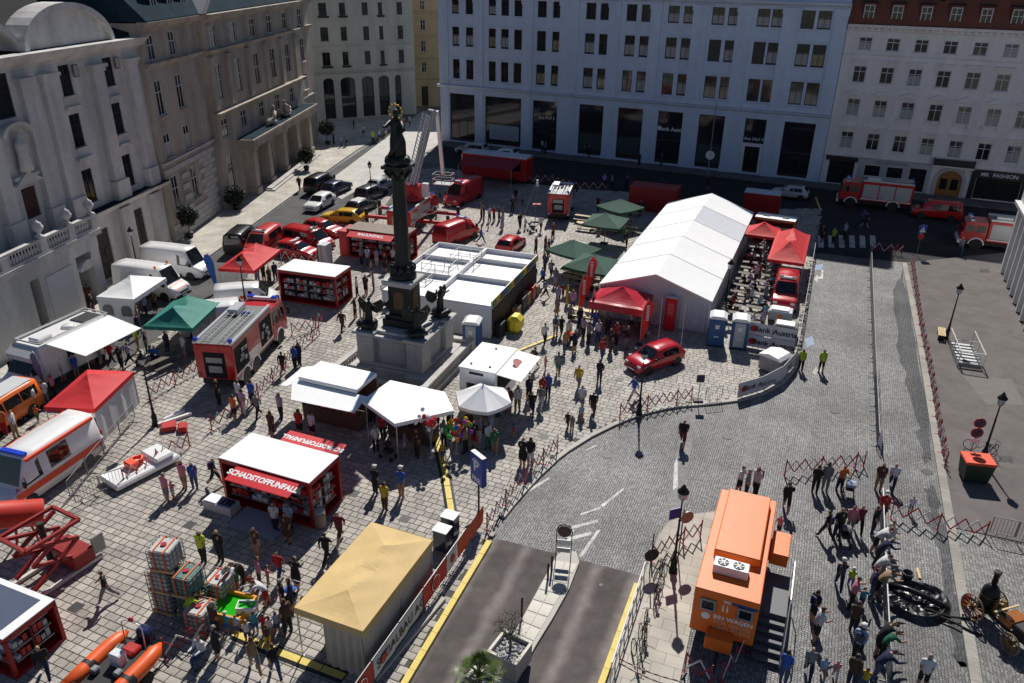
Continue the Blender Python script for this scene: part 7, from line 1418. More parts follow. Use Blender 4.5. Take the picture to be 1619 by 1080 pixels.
# ---- beach flags
def beach_flag(label, px, h, mat, rz, wdt=.75, txt=None):
    e = thing('beach_flag', label, 'flag', G(*px), rz, 'beach flags'); m = MB(); m.lathe([(.25, 0), (.25, .05), (.03, .08)], 10); m.build('foot', PLASTIC, e); m = MB(); n = 12; q = [(0, 0, .1)] + [(0 if i < 8 else .04 * (i - 8) ** 1.6, 0, .1 + h * i / n) for i in range(1, n + 1)]; m.tube(q, .014, 5); m.build('pole', ALU, e); m = MB(); vs = []
    for i in range(n + 1): t = i / n; z = .45 + (h - .45) * t; x0 = 0.01 + (.04 * max(0, t * n - 8) ** 1.6 if t * n > 8 else 0); w_ = wdt * (.28 + .72 * min(1, t * 1.15)) * (1 if t < .8 else math.sqrt(max(0, 1 - ((t - .8) / .2) ** 2)) * .96 + .02); vs += [(x0, .03 * math.sin(i * .9), z), (max(x0 + .01, w_), .05 * math.sin(i * 1.1 + 1), z)]
    m.add(vs + [(x, y + .008, z) for x, y, z in vs], [(2 * i, 2 * i + 1, 2 * i + 3, 2 * i + 2) for i in range(n)] + [(2 * n + 2 + 2 * i + 2, 2 * n + 2 + 2 * i + 3, 2 * n + 2 + 2 * i + 1, 2 * n + 2 + 2 * i) for i in range(n)]); f = m.build('sail', mat, e)
    m = MB(); [m.box(wdt * .3, wdt * .55, -.075, -.068, .45 + h * (.42 + .045 * k), .45 + h * (.42 + .045 * k) + .08) for k in range(8)] if txt else None
    if txt: m.build('printed_lines', LETW, f)
FLR = pm('red_flag_cloth', (.70, .02, .02), .6, var=.05)
beach_flag('red beach flag left of the pair beside the beer tables', (914, 500), 3.4, FLR, R(-10), .8, 1); beach_flag('tall red beach flag right of the pair beside the beer tables', (926, 472), 3.6, FLR, R(-10), .8, 1); beach_flag('red beach flag at the left front leg of the red pavilion', (933, 521), 3.2, FLR, R(60), .7, 1); beach_flag('red beach flag at the right front leg of the red pavilion', (1011, 545), 3.4, FLR, R(15), .9, 1); beach_flag('blue beach flag with red top beside the white vans', (345, 459), 3.2, pm('blue_flag_cloth', (.03, .13, .5), .6, var=.15, scale=1.5), R(195), .8); beach_flag('grey blue beach flag in front of the motorhome', (78, 628), 3.0, pm('grey_blue_flag_cloth', (.16, .15, .28), .6, var=.3, scale=1.5), R(160), .8)
bb = thing('banner_pillar', 'red upright banner panel at the marquee front', 'banner', G(1057, 522), -R(22)); m = MB(); m.cbox(-.4, .4, -.15, .15, .05, 2.6, .05); m.build('panel', CANR, bb); m = MB(); m.box(-.42, .42, -.17, .17, 2.6, 2.7); m.build('cap', WALLW, bb); m = MB(); [m.box(-.22, .22, -.156, -.151, 1.3 + .16 * k, 1.36 + .16 * k) for k in range(6)]; m.build('printed_lines', pm('pale_red_letter', (.75, .3, .3), .6), bb)
for px, h in (((1040, 545), 3.6), ((1076, 552), 3.4)): m = MB(); m.tube([(0, 0, 0), (0, .02, h)], [.02, .012], 6); m.lathe([(.18, 0), (.18, .06), (.03, .1)], 10); tag(m.build('flagpole', WPL, None, G(*px)), 'thin white pole in front of the marquee, %s one' % ('left' if px[0] < 1050 else 'right'), 'pole')
# ---- beer benches and tables
_t = MB().box(-1.1, 1.1, -.25, .25, .72, .76).mesh('table_top', WOODT); _bt = MB().box(-1.1, 1.1, -.12, .12, .43, .46).mesh('seat_board', WOODT)
_tl = MB(); [_tl.bar((x, s * .2, .72), (x, s * .22, 0), .03) for s in (-1, 1) for x in (0,)]; _tl.bar((0, -.2, .35), (0, .2, .35), .025); _tl = _tl.mesh('trestle', IRON); _bl = MB(); [_bl.bar((0, s * .1, .43), (0, s * .12, 0), .025) for s in (-1, 1)]; _bl = _bl.mesh('trestle', IRON)
def beer(px, rz, where, z=0.):
    p = P3(px, z); n = len([1 for o in bpy.data.objects if o.name.startswith('beer_table')])
    for nm, top, leg, dy, lb in (('beer_table', _t, _tl, 0, 'beer table '), ('beer_bench', _bt, _bl, -.55, 'beer bench on the near side of a table '), ('beer_bench', _bt, _bl, .55, 'beer bench on the far side of a table ')):
        q = p + Vector((-math.sin(rz) * dy, math.cos(rz) * dy, 0)); e = thing(nm, lb + where, nm.split('_')[1], q, rz, 'beer tables and benches ' + where); link('top_board', top, e); [link('trestle', leg, e, (x, 0, 0)) for x in (-.8, .8)]
for px in ((925, 352), (950, 352), (928, 364), (985, 345), (985, 356), (1000, 340), (990, 368), (962, 368), (1012, 330)): beer(px, R(-22), 'under the green parasols')
for px in ((918, 445), (930, 455), (945, 440), (960, 430), (926, 505), (940, 424), (905, 440)): beer(px, R(-22), 'between parasols and red flags')
WT = 'on the right side of the marquee'; DKW = pm('dark_table_wood', (.10, .085, .07), .7, var=.3, scale=4)
_t = MB().box(-1.1, 1.1, -.25, .25, .72, .76).mesh('table_top', DKW); _bt = MB().box(-1.1, 1.1, -.12, .12, .43, .46).mesh('seat_board', DKW)
for i in range(13):
    for k in range(2):
        for nm, tp_, lg, dy, lb in (('beer_table', _t, _tl, 0, 'beer table '), ('beer_bench', _bt, _bl, -.5, 'beer bench beside a table ')):
            q = MQT @ Vector((hw + 1.15 + k * 1.75, 1.6 + i * 1.5 + dy + .2 * k, 0)); e = thing(nm, lb + WT, nm.split('_')[1], (q.x, q.y, 0), -MAZ + .12 * math.sin(i * 2.3 + k), 'beer tables and benches ' + WT); e.scale = (.62, 1, 1); link('top_board', tp_, e); [link('trestle', lg, e, (x, 0, 0)) for x in (-.8, .8)]

beer((262, 582), R(60), 'in front of the green tent')
# ---- water tanks, basin and boat corner
IBCW = pm('ibc_white_plastic', (.50, .53, .50), .4, var=.12, scale=2); IBCG = pm('ibc_green_plastic', (.10, .22, .19), .4, var=.15, scale=2); STRAP = pm('orange_strap', (.75, .12, .02), .6, var=.05); PALW = pm('pallet_wood', (.55, .40, .2), .8, var=.15, scale=5)
def ibc(label, p, z, rz, mat, strap=True):
    e = thing('water_tank', label, 'tank', (p[0], p[1], z), rz, 'caged water tanks'); m = MB(); [m.box(-.5, .5, y - .06, y + .06, 0, .12) for y in (-.44, 0, .44)]; m.build('pallet', PALW, e); m = MB(); m.cbox(-.46, .46, -.46, .46, .13, 1.02, .06); m.build('bottle', mat, e); m = MB()
    for z_ in (.2, .42, .64, .86, 1.04): [m.bar(a, b, .022) for a, b in (((-.49, -.49, z_), (.49, -.49, z_)), ((.49, -.49, z_), (.49, .49, z_)), ((.49, .49, z_), (-.49, .49, z_)), ((-.49, .49, z_), (-.49, -.49, z_)))]
    for t in (-.49, -.25, 0, .25, .49): [m.bar((x, y, .13), (x, y, 1.04), .02) for x, y in ((t, -.49), (t, .49), (-.49, t), (.49, t))]
    m.build('wire_cage', GALV, e); m = MB(); m.cyl((0, 0, 1.02), (0, 0, 1.08), .12, n=12); m.build('cap', REDS, e)
    if strap:
        for x in (-.22, .24): m = MB(); m.box(x - .03, x + .03, -.52, .52, 1.055, 1.065); m.box(x - .03, x + .03, -.525, -.515, .1, 1.055); m.box(x - .03, x + .03, .515, .525, .1, 1.055); m.build('orange_strap', STRAP, e)
p0 = G(270, 958); ax1 = Vector((math.sin(R(105)), math.cos(R(105)), 0)); ax2 = Vector((math.sin(R(15)), math.cos(R(15)), 0)); rz = -R(15)
Q = lambda a, b: (p0 + ax1 * a + ax2 * b)
ibc('white caged tank at the bottom left of the tank stack', Q(0, 0), 0, rz, IBCW); ibc('white caged tank in the middle left of the tank stack', Q(.03, .02), 1.1, rz, IBCW); ibc('strapped white tank on top of the stack', Q(.25, .1), 2.2, rz + .1, IBCW); ibc('green caged tank under the top of the stack', Q(1.1, .05), 1.1, rz, IBCG); ibc('dark green caged tank at the foot of the stack', Q(1.1, .1), 0, rz, IBCG, False); ibc('strapped white tank next to the green water basin', Q(1.9, -.55), 0, rz, IBCW); ibc('white tank behind the water basin', Q(1.7, 1.1), 0, rz, IBCW)
bs_ = thing('water_basin', 'orange basin filled with bright green water among the children', 'basin', G(368, 968), rz); bs_.scale = (.8, .8, .9); ORB = pm('orange_basin', (.75, .30, .01), .5, var=.06); WGR = pm('green_dyed_water', (.02, .42, .01), .06, var=.1, scale=4, bump=.15); m = MB(); m.box(-1.0, 1.0, -.85, -.75, 0, .55); m.box(-1.0, 1.0, .75, .85, 0, .55); m.box(-1.0, -.9, -.75, .75, 0, .55); m.box(.9, 1.0, -.75, .75, 0, .55); m.box(-.9, .9, -.75, .75, 0, .05); m.build('basin_wall', ORB, bs_); m = MB(); m.box(-.898, .898, -.748, .748, .36, .38); m.build('water', WGR, bs_)
for px, l in (((356, 936), 'white tub of green water behind the basin'), ((393, 974), 'white tub of green water right of the basin')): e = thing('water_tub', l, 'tub', (*G(*px).xy, .35), rz + .3); m = MB(); m.box(-.4, .4, -.25, -.2, 0, .3); m.box(-.4, .4, .2, .25, 0, .3); m.box(-.4, -.35, -.2, .2, 0, .3); m.box(.35, .4, -.2, .2, 0, .3); m.box(-.35, .35, -.2, .2, 0, .04); m.build('tub_wall', WPL, e); m = MB(); m.box(-.348, .348, -.198, .198, .2, .22); m.build('water', WGR, e); m = MB(); [m.bar((x, y, 0), (x, y, -.35), .04) for x in (-.35, .35) for y in (-.2, .2)]; m.build('stand_legs', GALV, e)
bt = thing('rubber_boat', 'orange rigid rescue boat on a trailer at the bottom left', 'boat', G(200, 1074), -R(21)); BO = pm('orange_boat_tube', (.78, .11, .015), .45, var=.06)
for s in (-1, 1): m = MB(); m.tube([(s * .88, -1.7, .95), (s * .92, -.9, .95), (s * .92, .3, .98), (s * .86, .8, 1.0), (s * .8, 1.15, 1.05)], [.3, .31, .31, .27, .05], 12); tb = m.build('side_tube', BO, bt); m = MB(); m.cyl((s * .92, -.75, .95), (s * .92, -.45, .95), .318, n=12); m.build('black_band', PLASTIC, tb)
m = MB(); m.tube([(-.88, -1.7, .95), (-.5, -2.3, 1.05), (0, -2.55, 1.1), (.5, -2.3, 1.05), (.88, -1.7, .95)], .3, 12); m.build('bow_tube', BO, bt); m = MB(); m.extr([(-2.3, .8), (-1.8, .55), (1.0, .55), (1.0, .95), (-2.3, .95)], 'x', -.75, .75); m.build('hull', PLASTIC, bt)
m = MB(); m.cbox(-.3, .3, 1.0, 1.45, .75, 1.45, .1); m.cbox(-.12, .12, 1.1, 1.35, .2, .75, .04); m.build('outboard_motor', NAVY, bt); m = MB(); m.cbox(-.25, .25, -.3, .1, .85, 1.5, .05); m.build('steering_console', WPL, bt); m = MB(); m.cbox(-.3, .3, .3, .75, .85, 1.15, .06); m.build('seat', REDF, bt); m = MB(); [m.cbox(x, x + .28, y, y + .3, .96, 1.2, .05) for x, y in ((-.6, -.9), (.3, -.7), (-.55, .2))]; m.build('gear_bags', GREYM, bt); m = MB(); m.extr([(-2.2, .96), (-1.5, .96), (-1.5, 1.22), (-2.1, 1.1)], 'x', -.65, .65); m.build('bow_cover', PLASTIC, bt)
m = MB(); [m.tube([(s * .5, .7, .85), (s * .5, .75, 2.0), (s * .3, .78, 2.15), (0, .78, 2.18)], .025, 6) for s in (-1, 1)]; m.build('radar_arch', ALU, bt); m = MB(); m.ball((0, .78, 2.28), .1, 8, 6); m.build('beacon', REDS, bt)
m = MB(); m.bar((-.6, -2.5, .4), (-.6, 1.2, .4), .08); m.bar((.6, -2.5, .4), (.6, 1.2, .4), .08); m.bar((-.8, 0, .38), (.8, 0, .38), .08); m.bar((0, -2.5, .4), (0, -4, .4), .08); m.build('trailer_frame', GALV, bt); [wheel(bt, s * .92, .1, .3) for s in (-1, 1)]
# red lifting rig with orange drum
cr_ = thing('lifting_rig', 'red steel lifting rig with folded arms at the left edge', 'rig', G(92, 905), -R(28)); m = MB(); m.box(-.9, -.75, -2.6, 1.6, .05, .2); m.box(.75, .9, -2.6, 1.6, .05, .2); m.build('rail_base', BARW, cr_); m = MB(); m.cbox(-.9, .9, .3, 1.3, .2, .9, .05); m.build('machine_box', REDF, cr_)
for s in (-.65, .65):
    for a, b in (((s, 1.1, .6), (s, -1.2, 1.5)), ((s, -1.4, .4), (s, .9, 1.6)), ((s, -1.2, 1.5), (s, .9, 2.5)), ((s, .9, 1.6), (s, -1.3, 2.5))): m = MB(); m.bar(a, b, .14); m.build('scissor_arm', REDF, cr_)
m = MB(); m.bar((-.9, -1.4, 2.55), (.9, -1.4, 2.55), .14); m.bar((-.9, 1.0, 2.55), (.9, 1.0, 2.55), .14); m.bar((-.9, -1.4, 2.55), (-.9, 1.0, 2.55), .14); m.bar((.9, -1.4, 2.55), (.9, 1.0, 2.55), .14); m.build('top_frame', REDF, cr_); m = MB(); m.cyl((-.3, 0, .3), (-.3, 0, 2.6), .14, n=10); m.build('hydraulic_ram', PLASTIC, cr_)
m = MB(); m.cbox(.7, .78, 1.3, 1.9, .3, 1.2, .02); m.build('drop_plate', GREYM, cr_)
dr_ = thing('ventilation_drum', 'big red ventilation drum beside the ambulance', 'fan', G(48, 862), -R(60)); m = MB(); m.lathe([(.55, -.9), (.62, -.85), (.62, .85), (.7, .95), (.7, 1.0), (.5, 1.0), (.5, .3)], 20); o = m.build('drum', pm('red_fan_drum', (.55, .035, .02), .45, var=.08), dr_); o.rotation_euler = (R(75), 0, 0); o.location = (0, 0, 1.8); m = MB(); [m.bar((x, y, 0), (x * .5, y * .5, 1.6), .08) for x in (-.5, .5) for y in (-.5, .5)]; m.build('stand', REDF, dr_)
# white rescue platform with red coil
RIGR = pm('rig_dark_red', (.27, .012, .012), .5, var=.15, scale=4)
for o_ in CH.get(cr_.name, []): o_.data.materials[0] = RIGR if o_.data.materials[0] == REDF else o_.data.materials[0]
rp = thing('rescue_platform', 'low white rescue platform with red coiled gear behind scissor barriers', 'platform', G(232, 742), -R(35)); m = MB(); m.cbox(-.85, .85, -2.1, 1.5, .12, .45, .08); m.build('platform_floor', WHITE, rp); m = MB(); m.cbox(-.8, .75, .2, 1.3, .45, .72, .1); m.build('foam_block', WHITE, rp); m = MB(); m.tube([(-.25 + .3 * math.cos(t), -.3 + .3 * math.sin(t), 0.55 + .015 * t) for t in [k * .5 for k in range(30)]], .07, 6); m.build('red_hose_coil', LUM, rp); m = MB(); m.cbox(-.5, .2, -.9, -.4, .45, .8, .06); m.build('red_tool_case', LUM, rp)
m = MB(); m.cbox(-.7, .1, .0, .8, 0, .3, .05); m.cbox(.2, .7, -.4, .4, 0, .35, .08); o = thing('tool_sheet', 'red rescue tools laid out beside the fire engine rear', 'tools', G(276, 682), R(20)); m.build('red_tools', REDF, o); m = MB(); m.bar((-.9, .9, .1), (.9, 1.6, .1), .18, .16); m.bar((-.6, 1.4, .1), (.5, 2.1, .1), .16, .16); m.build('white_ram', WHITE, o)
# mobile lift table and gear near the SCHADSTOFFUNFALL container
e = thing('gear_tray', 'white tray of hoses and blue gear left of the SCHADSTOFFUNFALL container', 'tray', G(345, 803), -R(22)); m = MB(); m.box(-.6, 1.1, -.35, .35, 0, .5); m.build('tray', WALLW, e); m = MB(); m.box(-.55, .2, -.3, .3, .5, .55); m.build('white_lid', CANW, e); m = MB(); [m.cbox(.3 + i * .25, .5 + i * .25, -.25, .2, .5, .62, .03) for i in range(3)]; m.build('blue_gear', NAVY, e)
e = thing('barrel', 'tall brown barrel at the corner of the SCHADSTOFFUNFALL container', 'barrel', G(507, 832)); m = MB(); m.lathe([(.28, 0), (.3, .3), (.28, .6), (.3, .62), (.28, .9)], 14); m.build('drum', BROWNR, e); m = MB(); m.lathe([(.29, .9), (.29, .94), (.2, .94)], 14); m.build('rim', ALU, e)
for px, l in (((700, 866), 'navy blue box with white lid nearer along the banner fence'), ((712, 844), 'navy blue box with white lid farther along the banner fence')): e = thing('info_box', l, 'box', G(*px), -R(24)); m = MB(); m.cbox(-.35, .35, -.3, .3, 0, 1.1, .03); m.build('box', NAVY, e); m = MB(); m.box(-.37, .37, -.32, .32, 1.1, 1.14); m.build('lid', CANW, e)
e = thing('wall_panel', 'pale grey upright cabinet beside the red vans', 'cabinet', (-16.7, 66.0, 0), -R(18)); m = MB(); m.cbox(-.45, .45, -.55, .55, 0, 1.9, .03); m.build('cabinet', WALLW, e); m = MB(); m.box(-.02, .02, -.56, -.55, .1, 1.8); m.build('door_gap', PLASTIC, e)
# tripod swing, machines behind the fence
e = thing('tripod', 'tall grey tripod with a red seat beside the small fire truck', 'tripod', G(848, 345)); m = MB(); top = (0, 0, 4.0); [m.bar(top, (1.5 * math.cos(t), 1.5 * math.sin(t), 0), .07) for t in (.6, 2.7, 4.6)]; m.build('tripod_legs', GALV, e); m = MB(); m.bar((0, 0, 3.9), (0, 0, 1.6), .02); m.build('rope', IRON, e); m = MB(); m.cbox(-.45, .45, -.3, .3, 1.4, 1.55, .05); m.build('red_seat', REDS, e); m = MB(); m.cbox(-.12, .12, -.12, .12, 3.4, 4.1, .03); m.build('winch_head', WPL, e)
for px, l, mt in (((1232, 508), 'pale generator on a trailer in front of the off-road fire vehicle', WALLW), ((1240, 532), 'dark generator with pale top behind the bank banners', PLASTIC)): e = thing('generator', l, 'generator', G(*px), -R(22)); m = MB(); m.cbox(-.85, .85, -.6, .6, .25, 1.0, .05); m.build('housing', mt, e); m = MB(); m.cbox(-.7, .6, -.45, .45, 1.0, 1.1, .03); m.build('cover', ROOFW, e); m = MB(); m.cyl((0, -.61, .6), (0, -.6, .6), .2, n=12); m.build('orange_gauge', ORANGE, e); [wheel(e, s * .75, 0, .25) for s in (-1, 1)]
e = thing('covered_cart', 'grey box with pale folded cover inside the banner curve', 'cart', G(1222, 585), -R(48)); m = MB(); m.cbox(-.75, .75, -.7, .7, .1, 1.1, .05); m.build('box', pm('mauve_grey_box', (.30, .27, .30), .6), e); m = MB(); m.extr([(-.8, 1.1), (.8, 1.1), (.6, 1.3), (-.1, 1.4), (-.8, 1.2)], 'y', -.75, .75); m.build('cover', CANW, e)
# balloon sellers
def balloons(label, px, cols, h, spread, n, seed):
    e = thing('balloon_bunch', label, 'balloons', G(*px)); rn = random.Random(seed)
    for i in range(n): p = Vector((rn.gauss(0, spread), rn.gauss(0, spread), h + rn.uniform(-.35, .55))); m = MB(); m.ball(p, (.13, .13, .16), 8, 6); m.build('balloon', rn.choice(cols), e); m = MB(); m.tube([p - Vector((0, 0, .15)), Vector((0, 0, .9))], .004, 3); m.build('string', WPL, e)
    m = MB(); m.lathe([(.25, 0), (.25, .04), (.03, .08), (.025, h - .3)], 8); m.build('stand', ALU, e)
BC = [pm('balloon_' + n_, c_, .25, var=0) for n_, c_ in (('red', (.6, .02, .02)), ('blue', (.03, .08, .6)), ('yellow', (.75, .5, .02)), ('green', (.03, .35, .05)), ('violet', (.3, .03, .4)), ('orange', (.75, .2, .02)))]
balloons('bunch of colourful balloons between stand and parasol', (722, 716), BC, 1.5, .38, 26, 1); balloons('silver balloons on a stand under the market canopy edge', (682, 722), [ALU, WPL, BC[0]], 2.1, .26, 20, 2)
# ---- black tarpaulin pool, hose and steam pump
TARP = pm('black_foil', (.010, .010, .011), .32, var=.2, scale=3); tp = thing('foil_pool', 'round black foil pool lying on the road', 'pool', G(1446, 952, RZ)); tp.scale = (.88, .88, 1); m = MB(); n = 40; rings = 12; vs = []; rn = random.Random(3)
for k in range(rings + 1):
    for i in range(n): t = 2 * PI * i / n; f = k / rings; r_ = f * (1 + .06 * math.sin(3 * t)); z_ = .03 + .22 * max(0, 1 - abs(f - .82) / .16) + .09 * abs(math.sin(7 * t + 5 * f) * math.sin(11 * f + 3 * t)) * (f > .1) + rn.uniform(0, .035); vs.append((1.75 * r_ * math.cos(t), 1.45 * r_ * math.sin(t), z_ if f < 1 else .01))
m.add(vs, [(k * n + i, k * n + (i + 1) % n, (k + 1) * n + (i + 1) % n, (k + 1) * n + i) for k in range(rings) for i in range(n)], 0, False); m.build('foil', TARP, tp); m = MB(); m.tube([(-.9, .9, .25), (-.2, .4, .38), (.6, -.2, .36), (1.3, -.7, .2)], .12, 8); m.build('fold', TARP, tp)
m = MB(); m.lathe([(.22, 0), (.24, .5), (.2, .5), (.18, .1)], 14); tag(m.build('black_bucket', TARP, None, G(1432, 919, RZ)), 'black bucket behind the foil pool', 'bucket'); m = MB(); m.cbox(-.06, .06, -.35, .35, 0, .08, .02); tag(m.build('wooden_block', WOODT, None, G(1452, 908, RZ), R(-15)), 'short wooden plank on the road behind the foil pool', 'plank')
for i, pts in enumerate(([(1462, 962), (1500, 975), (1530, 978), (1556, 972)], [(1480, 972), (1510, 985), (1535, 998), (1552, 1004)])): m = MB(); P = [G(*p, .06) for p in pts]; m.tube([P[0].lerp(P[1], t) for t in (0, .5)] + P[1:], .045, 8); tag(m.build('suction_hose', RUB), 'black hose from foil pool to steam pump, %s one' % ('upper', 'lower')[i], 'hose')
BRASS = pm('dull_brass', (.16, .10, .035), .45, metal=.6, var=.1); WOODV = pm('orange_varnished_wood', (.32, .10, .015), .3, var=.12, scale=5); st = thing('steam_fire_pump', 'antique horse-drawn steam fire pump with brass chimney and spoked wheels', 'fire pump', G(1580, 998), -R(-18)); st.scale = (.86, .86, .92)
def spoked(x, y, r): e = link('wheel', None, st, (x, y, r)); m = MB(); m.tube([(0, r * .95 * math.cos(t), r * .95 * math.sin(t)) for t in [2 * PI * k / 24 for k in range(25)]], r * .07, 6); m.build('rim', WOODD, e); m = MB(); [m.bar((0, 0, 0), (0, r * .92 * math.cos(t), r * .92 * math.sin(t)), .04) for t in [2 * PI * k / 12 for k in range(12)]]; m.build('spokes', WOODV, e); m = MB(); m.cyl((-.1, 0, 0), (.1, 0, 0), .1, n=10); m.build('hub', BRASS, e)
for x in (-.75, .75): spoked(x, 1.1, .65); spoked(x, -1.1, .5)
m = MB(); m.bar((-.35, -1.5, .7), (-.35, 1.6, .7), .1); m.bar((.35, -1.5, .7), (.35, 1.6, .7), .1); m.bar((-.75, 1.1, .65), (.75, 1.1, .65), .08); m.bar((-.75, -1.1, .5), (.75, -1.1, .5), .08); m.build('frame', IRON, st)
bo = link('boiler', None, st); m = MB(); m.lathe([(.4, .45), (.42, 1.3), (.38, 1.6), (.2, 1.85), (.14, 1.9)], 18, (0, 1.0, 0)); m.build('boiler_shell', IRON, bo); m = MB(); m.lathe([(.13, 1.88), (.13, 2.5), (.17, 2.52), (.17, 2.62), (.12, 2.62)], 14, (0, 1.0, 0)); m.build('chimney', IRON, bo); m = MB(); m.lathe([(.43, 1.28), (.43, 1.34)], 18, (0, 1.0, 0)); m.lathe([(.175, 2.54), (.18, 2.6)], 14, (0, 1.0, 0)); m.build('brass_band', BRASS, bo)
m = MB(); m.cyl((-.2, .4, .7), (-.2, .4, 1.4), .12, n=12); m.cyl((.2, .4, .7), (.2, .4, 1.4), .12, n=12); m.ball((0, .25, 1.2), .2, 10, 7); m.build('pump_cylinders', BRASS, st); m = MB(); m.cbox(-.55, .55, -.75, -.05, .9, 1.25, .04); m.build('tool_chest', WOODV, st); m = MB(); m.cbox(-.75, .75, -.02, .08, 1.28, 1.34, .01); m.build('seat_board', WOODT, st); m = MB(); m.cbox(-.5, .5, -1.5, -.8, .75, 1.3, .05); m.build('driver_box', PLASTIC, st); m = MB(); m.bar((0, -1.5, .55), (-.2, -2.6, .4), .07); m.build('shaft', WOODD, st); m = MB(); [m.tube([(-.55 + .1 * k, -.7, 1.3), (-.5 + .1 * k, -.4, 1.33), (-.55 + .1 * k, -.1, 1.3)], .03, 5) for k in range(3)]; m.build('hose_roll', IRON, st)
m = MB(); m.ball((0, 0, .32), (.16, .16, .3), 10, 7); tag(m.build('red_extinguisher', REDS, None, G(1524, 958)), 'red round container beside the steam pump wheel', 'container')
# ================================================================ people
SK = {n: pm('skin_' + n, c, .6, var=.05) for n, c in (('a', (.42, .24, .16)), ('b', (.36, .19, .12)), ('c', (.28, .14, .085)))}
HR = {n: pm('hair_' + n, c, .6, var=.15, scale=20) for n, c in (('dark', (.016, .011, .008)), ('brown', (.055, .03, .016)), ('blond', (.26, .17, .07)), ('grey', (.26, .25, .24)))}
CL = {'k': ('black', (.012, .012, .014)), 'w': ('white', (.62, .62, .63)), 'g': ('grey', (.19, .19, .2)), 'b': ('blue', (.03, .1, .4)), 'n': ('navy', (.014, .02, .06)), 'r': ('red', (.42, .015, .02)), 'o': ('orange', (.62, .13, .02)), 'y': ('yellow', (.55, .36, .02)), 'v': ('neon yellow', (.45, .62, .03)), 'p': ('pink', (.55, .2, .26)), 'e': ('green', (.02, .14, .07)), 't': ('tan', (.3, .2, .11)), 'l': ('light blue', (.3, .42, .6)), 'u': ('lilac', (.35, .29, .45)), 'd': ('denim', (.05, .08, .16)), 'c': ('turquoise', (.03, .3, .4)), 'm': ('maroon', (.16, .015, .03)), 'h': ('brown', (.07, .035, .02))}
CLM = {k: pm('cloth_' + n.replace(' ', '_'), c, .85, var=.12, scale=9) for k, (n, c) in CL.items()}
SHOE = pm('shoe_dark', (.02, .018, .016), .6, var=.1); SHOEW = pm('shoe_white', (.55, .55, .55), .6, var=.1)
_pcache = {}
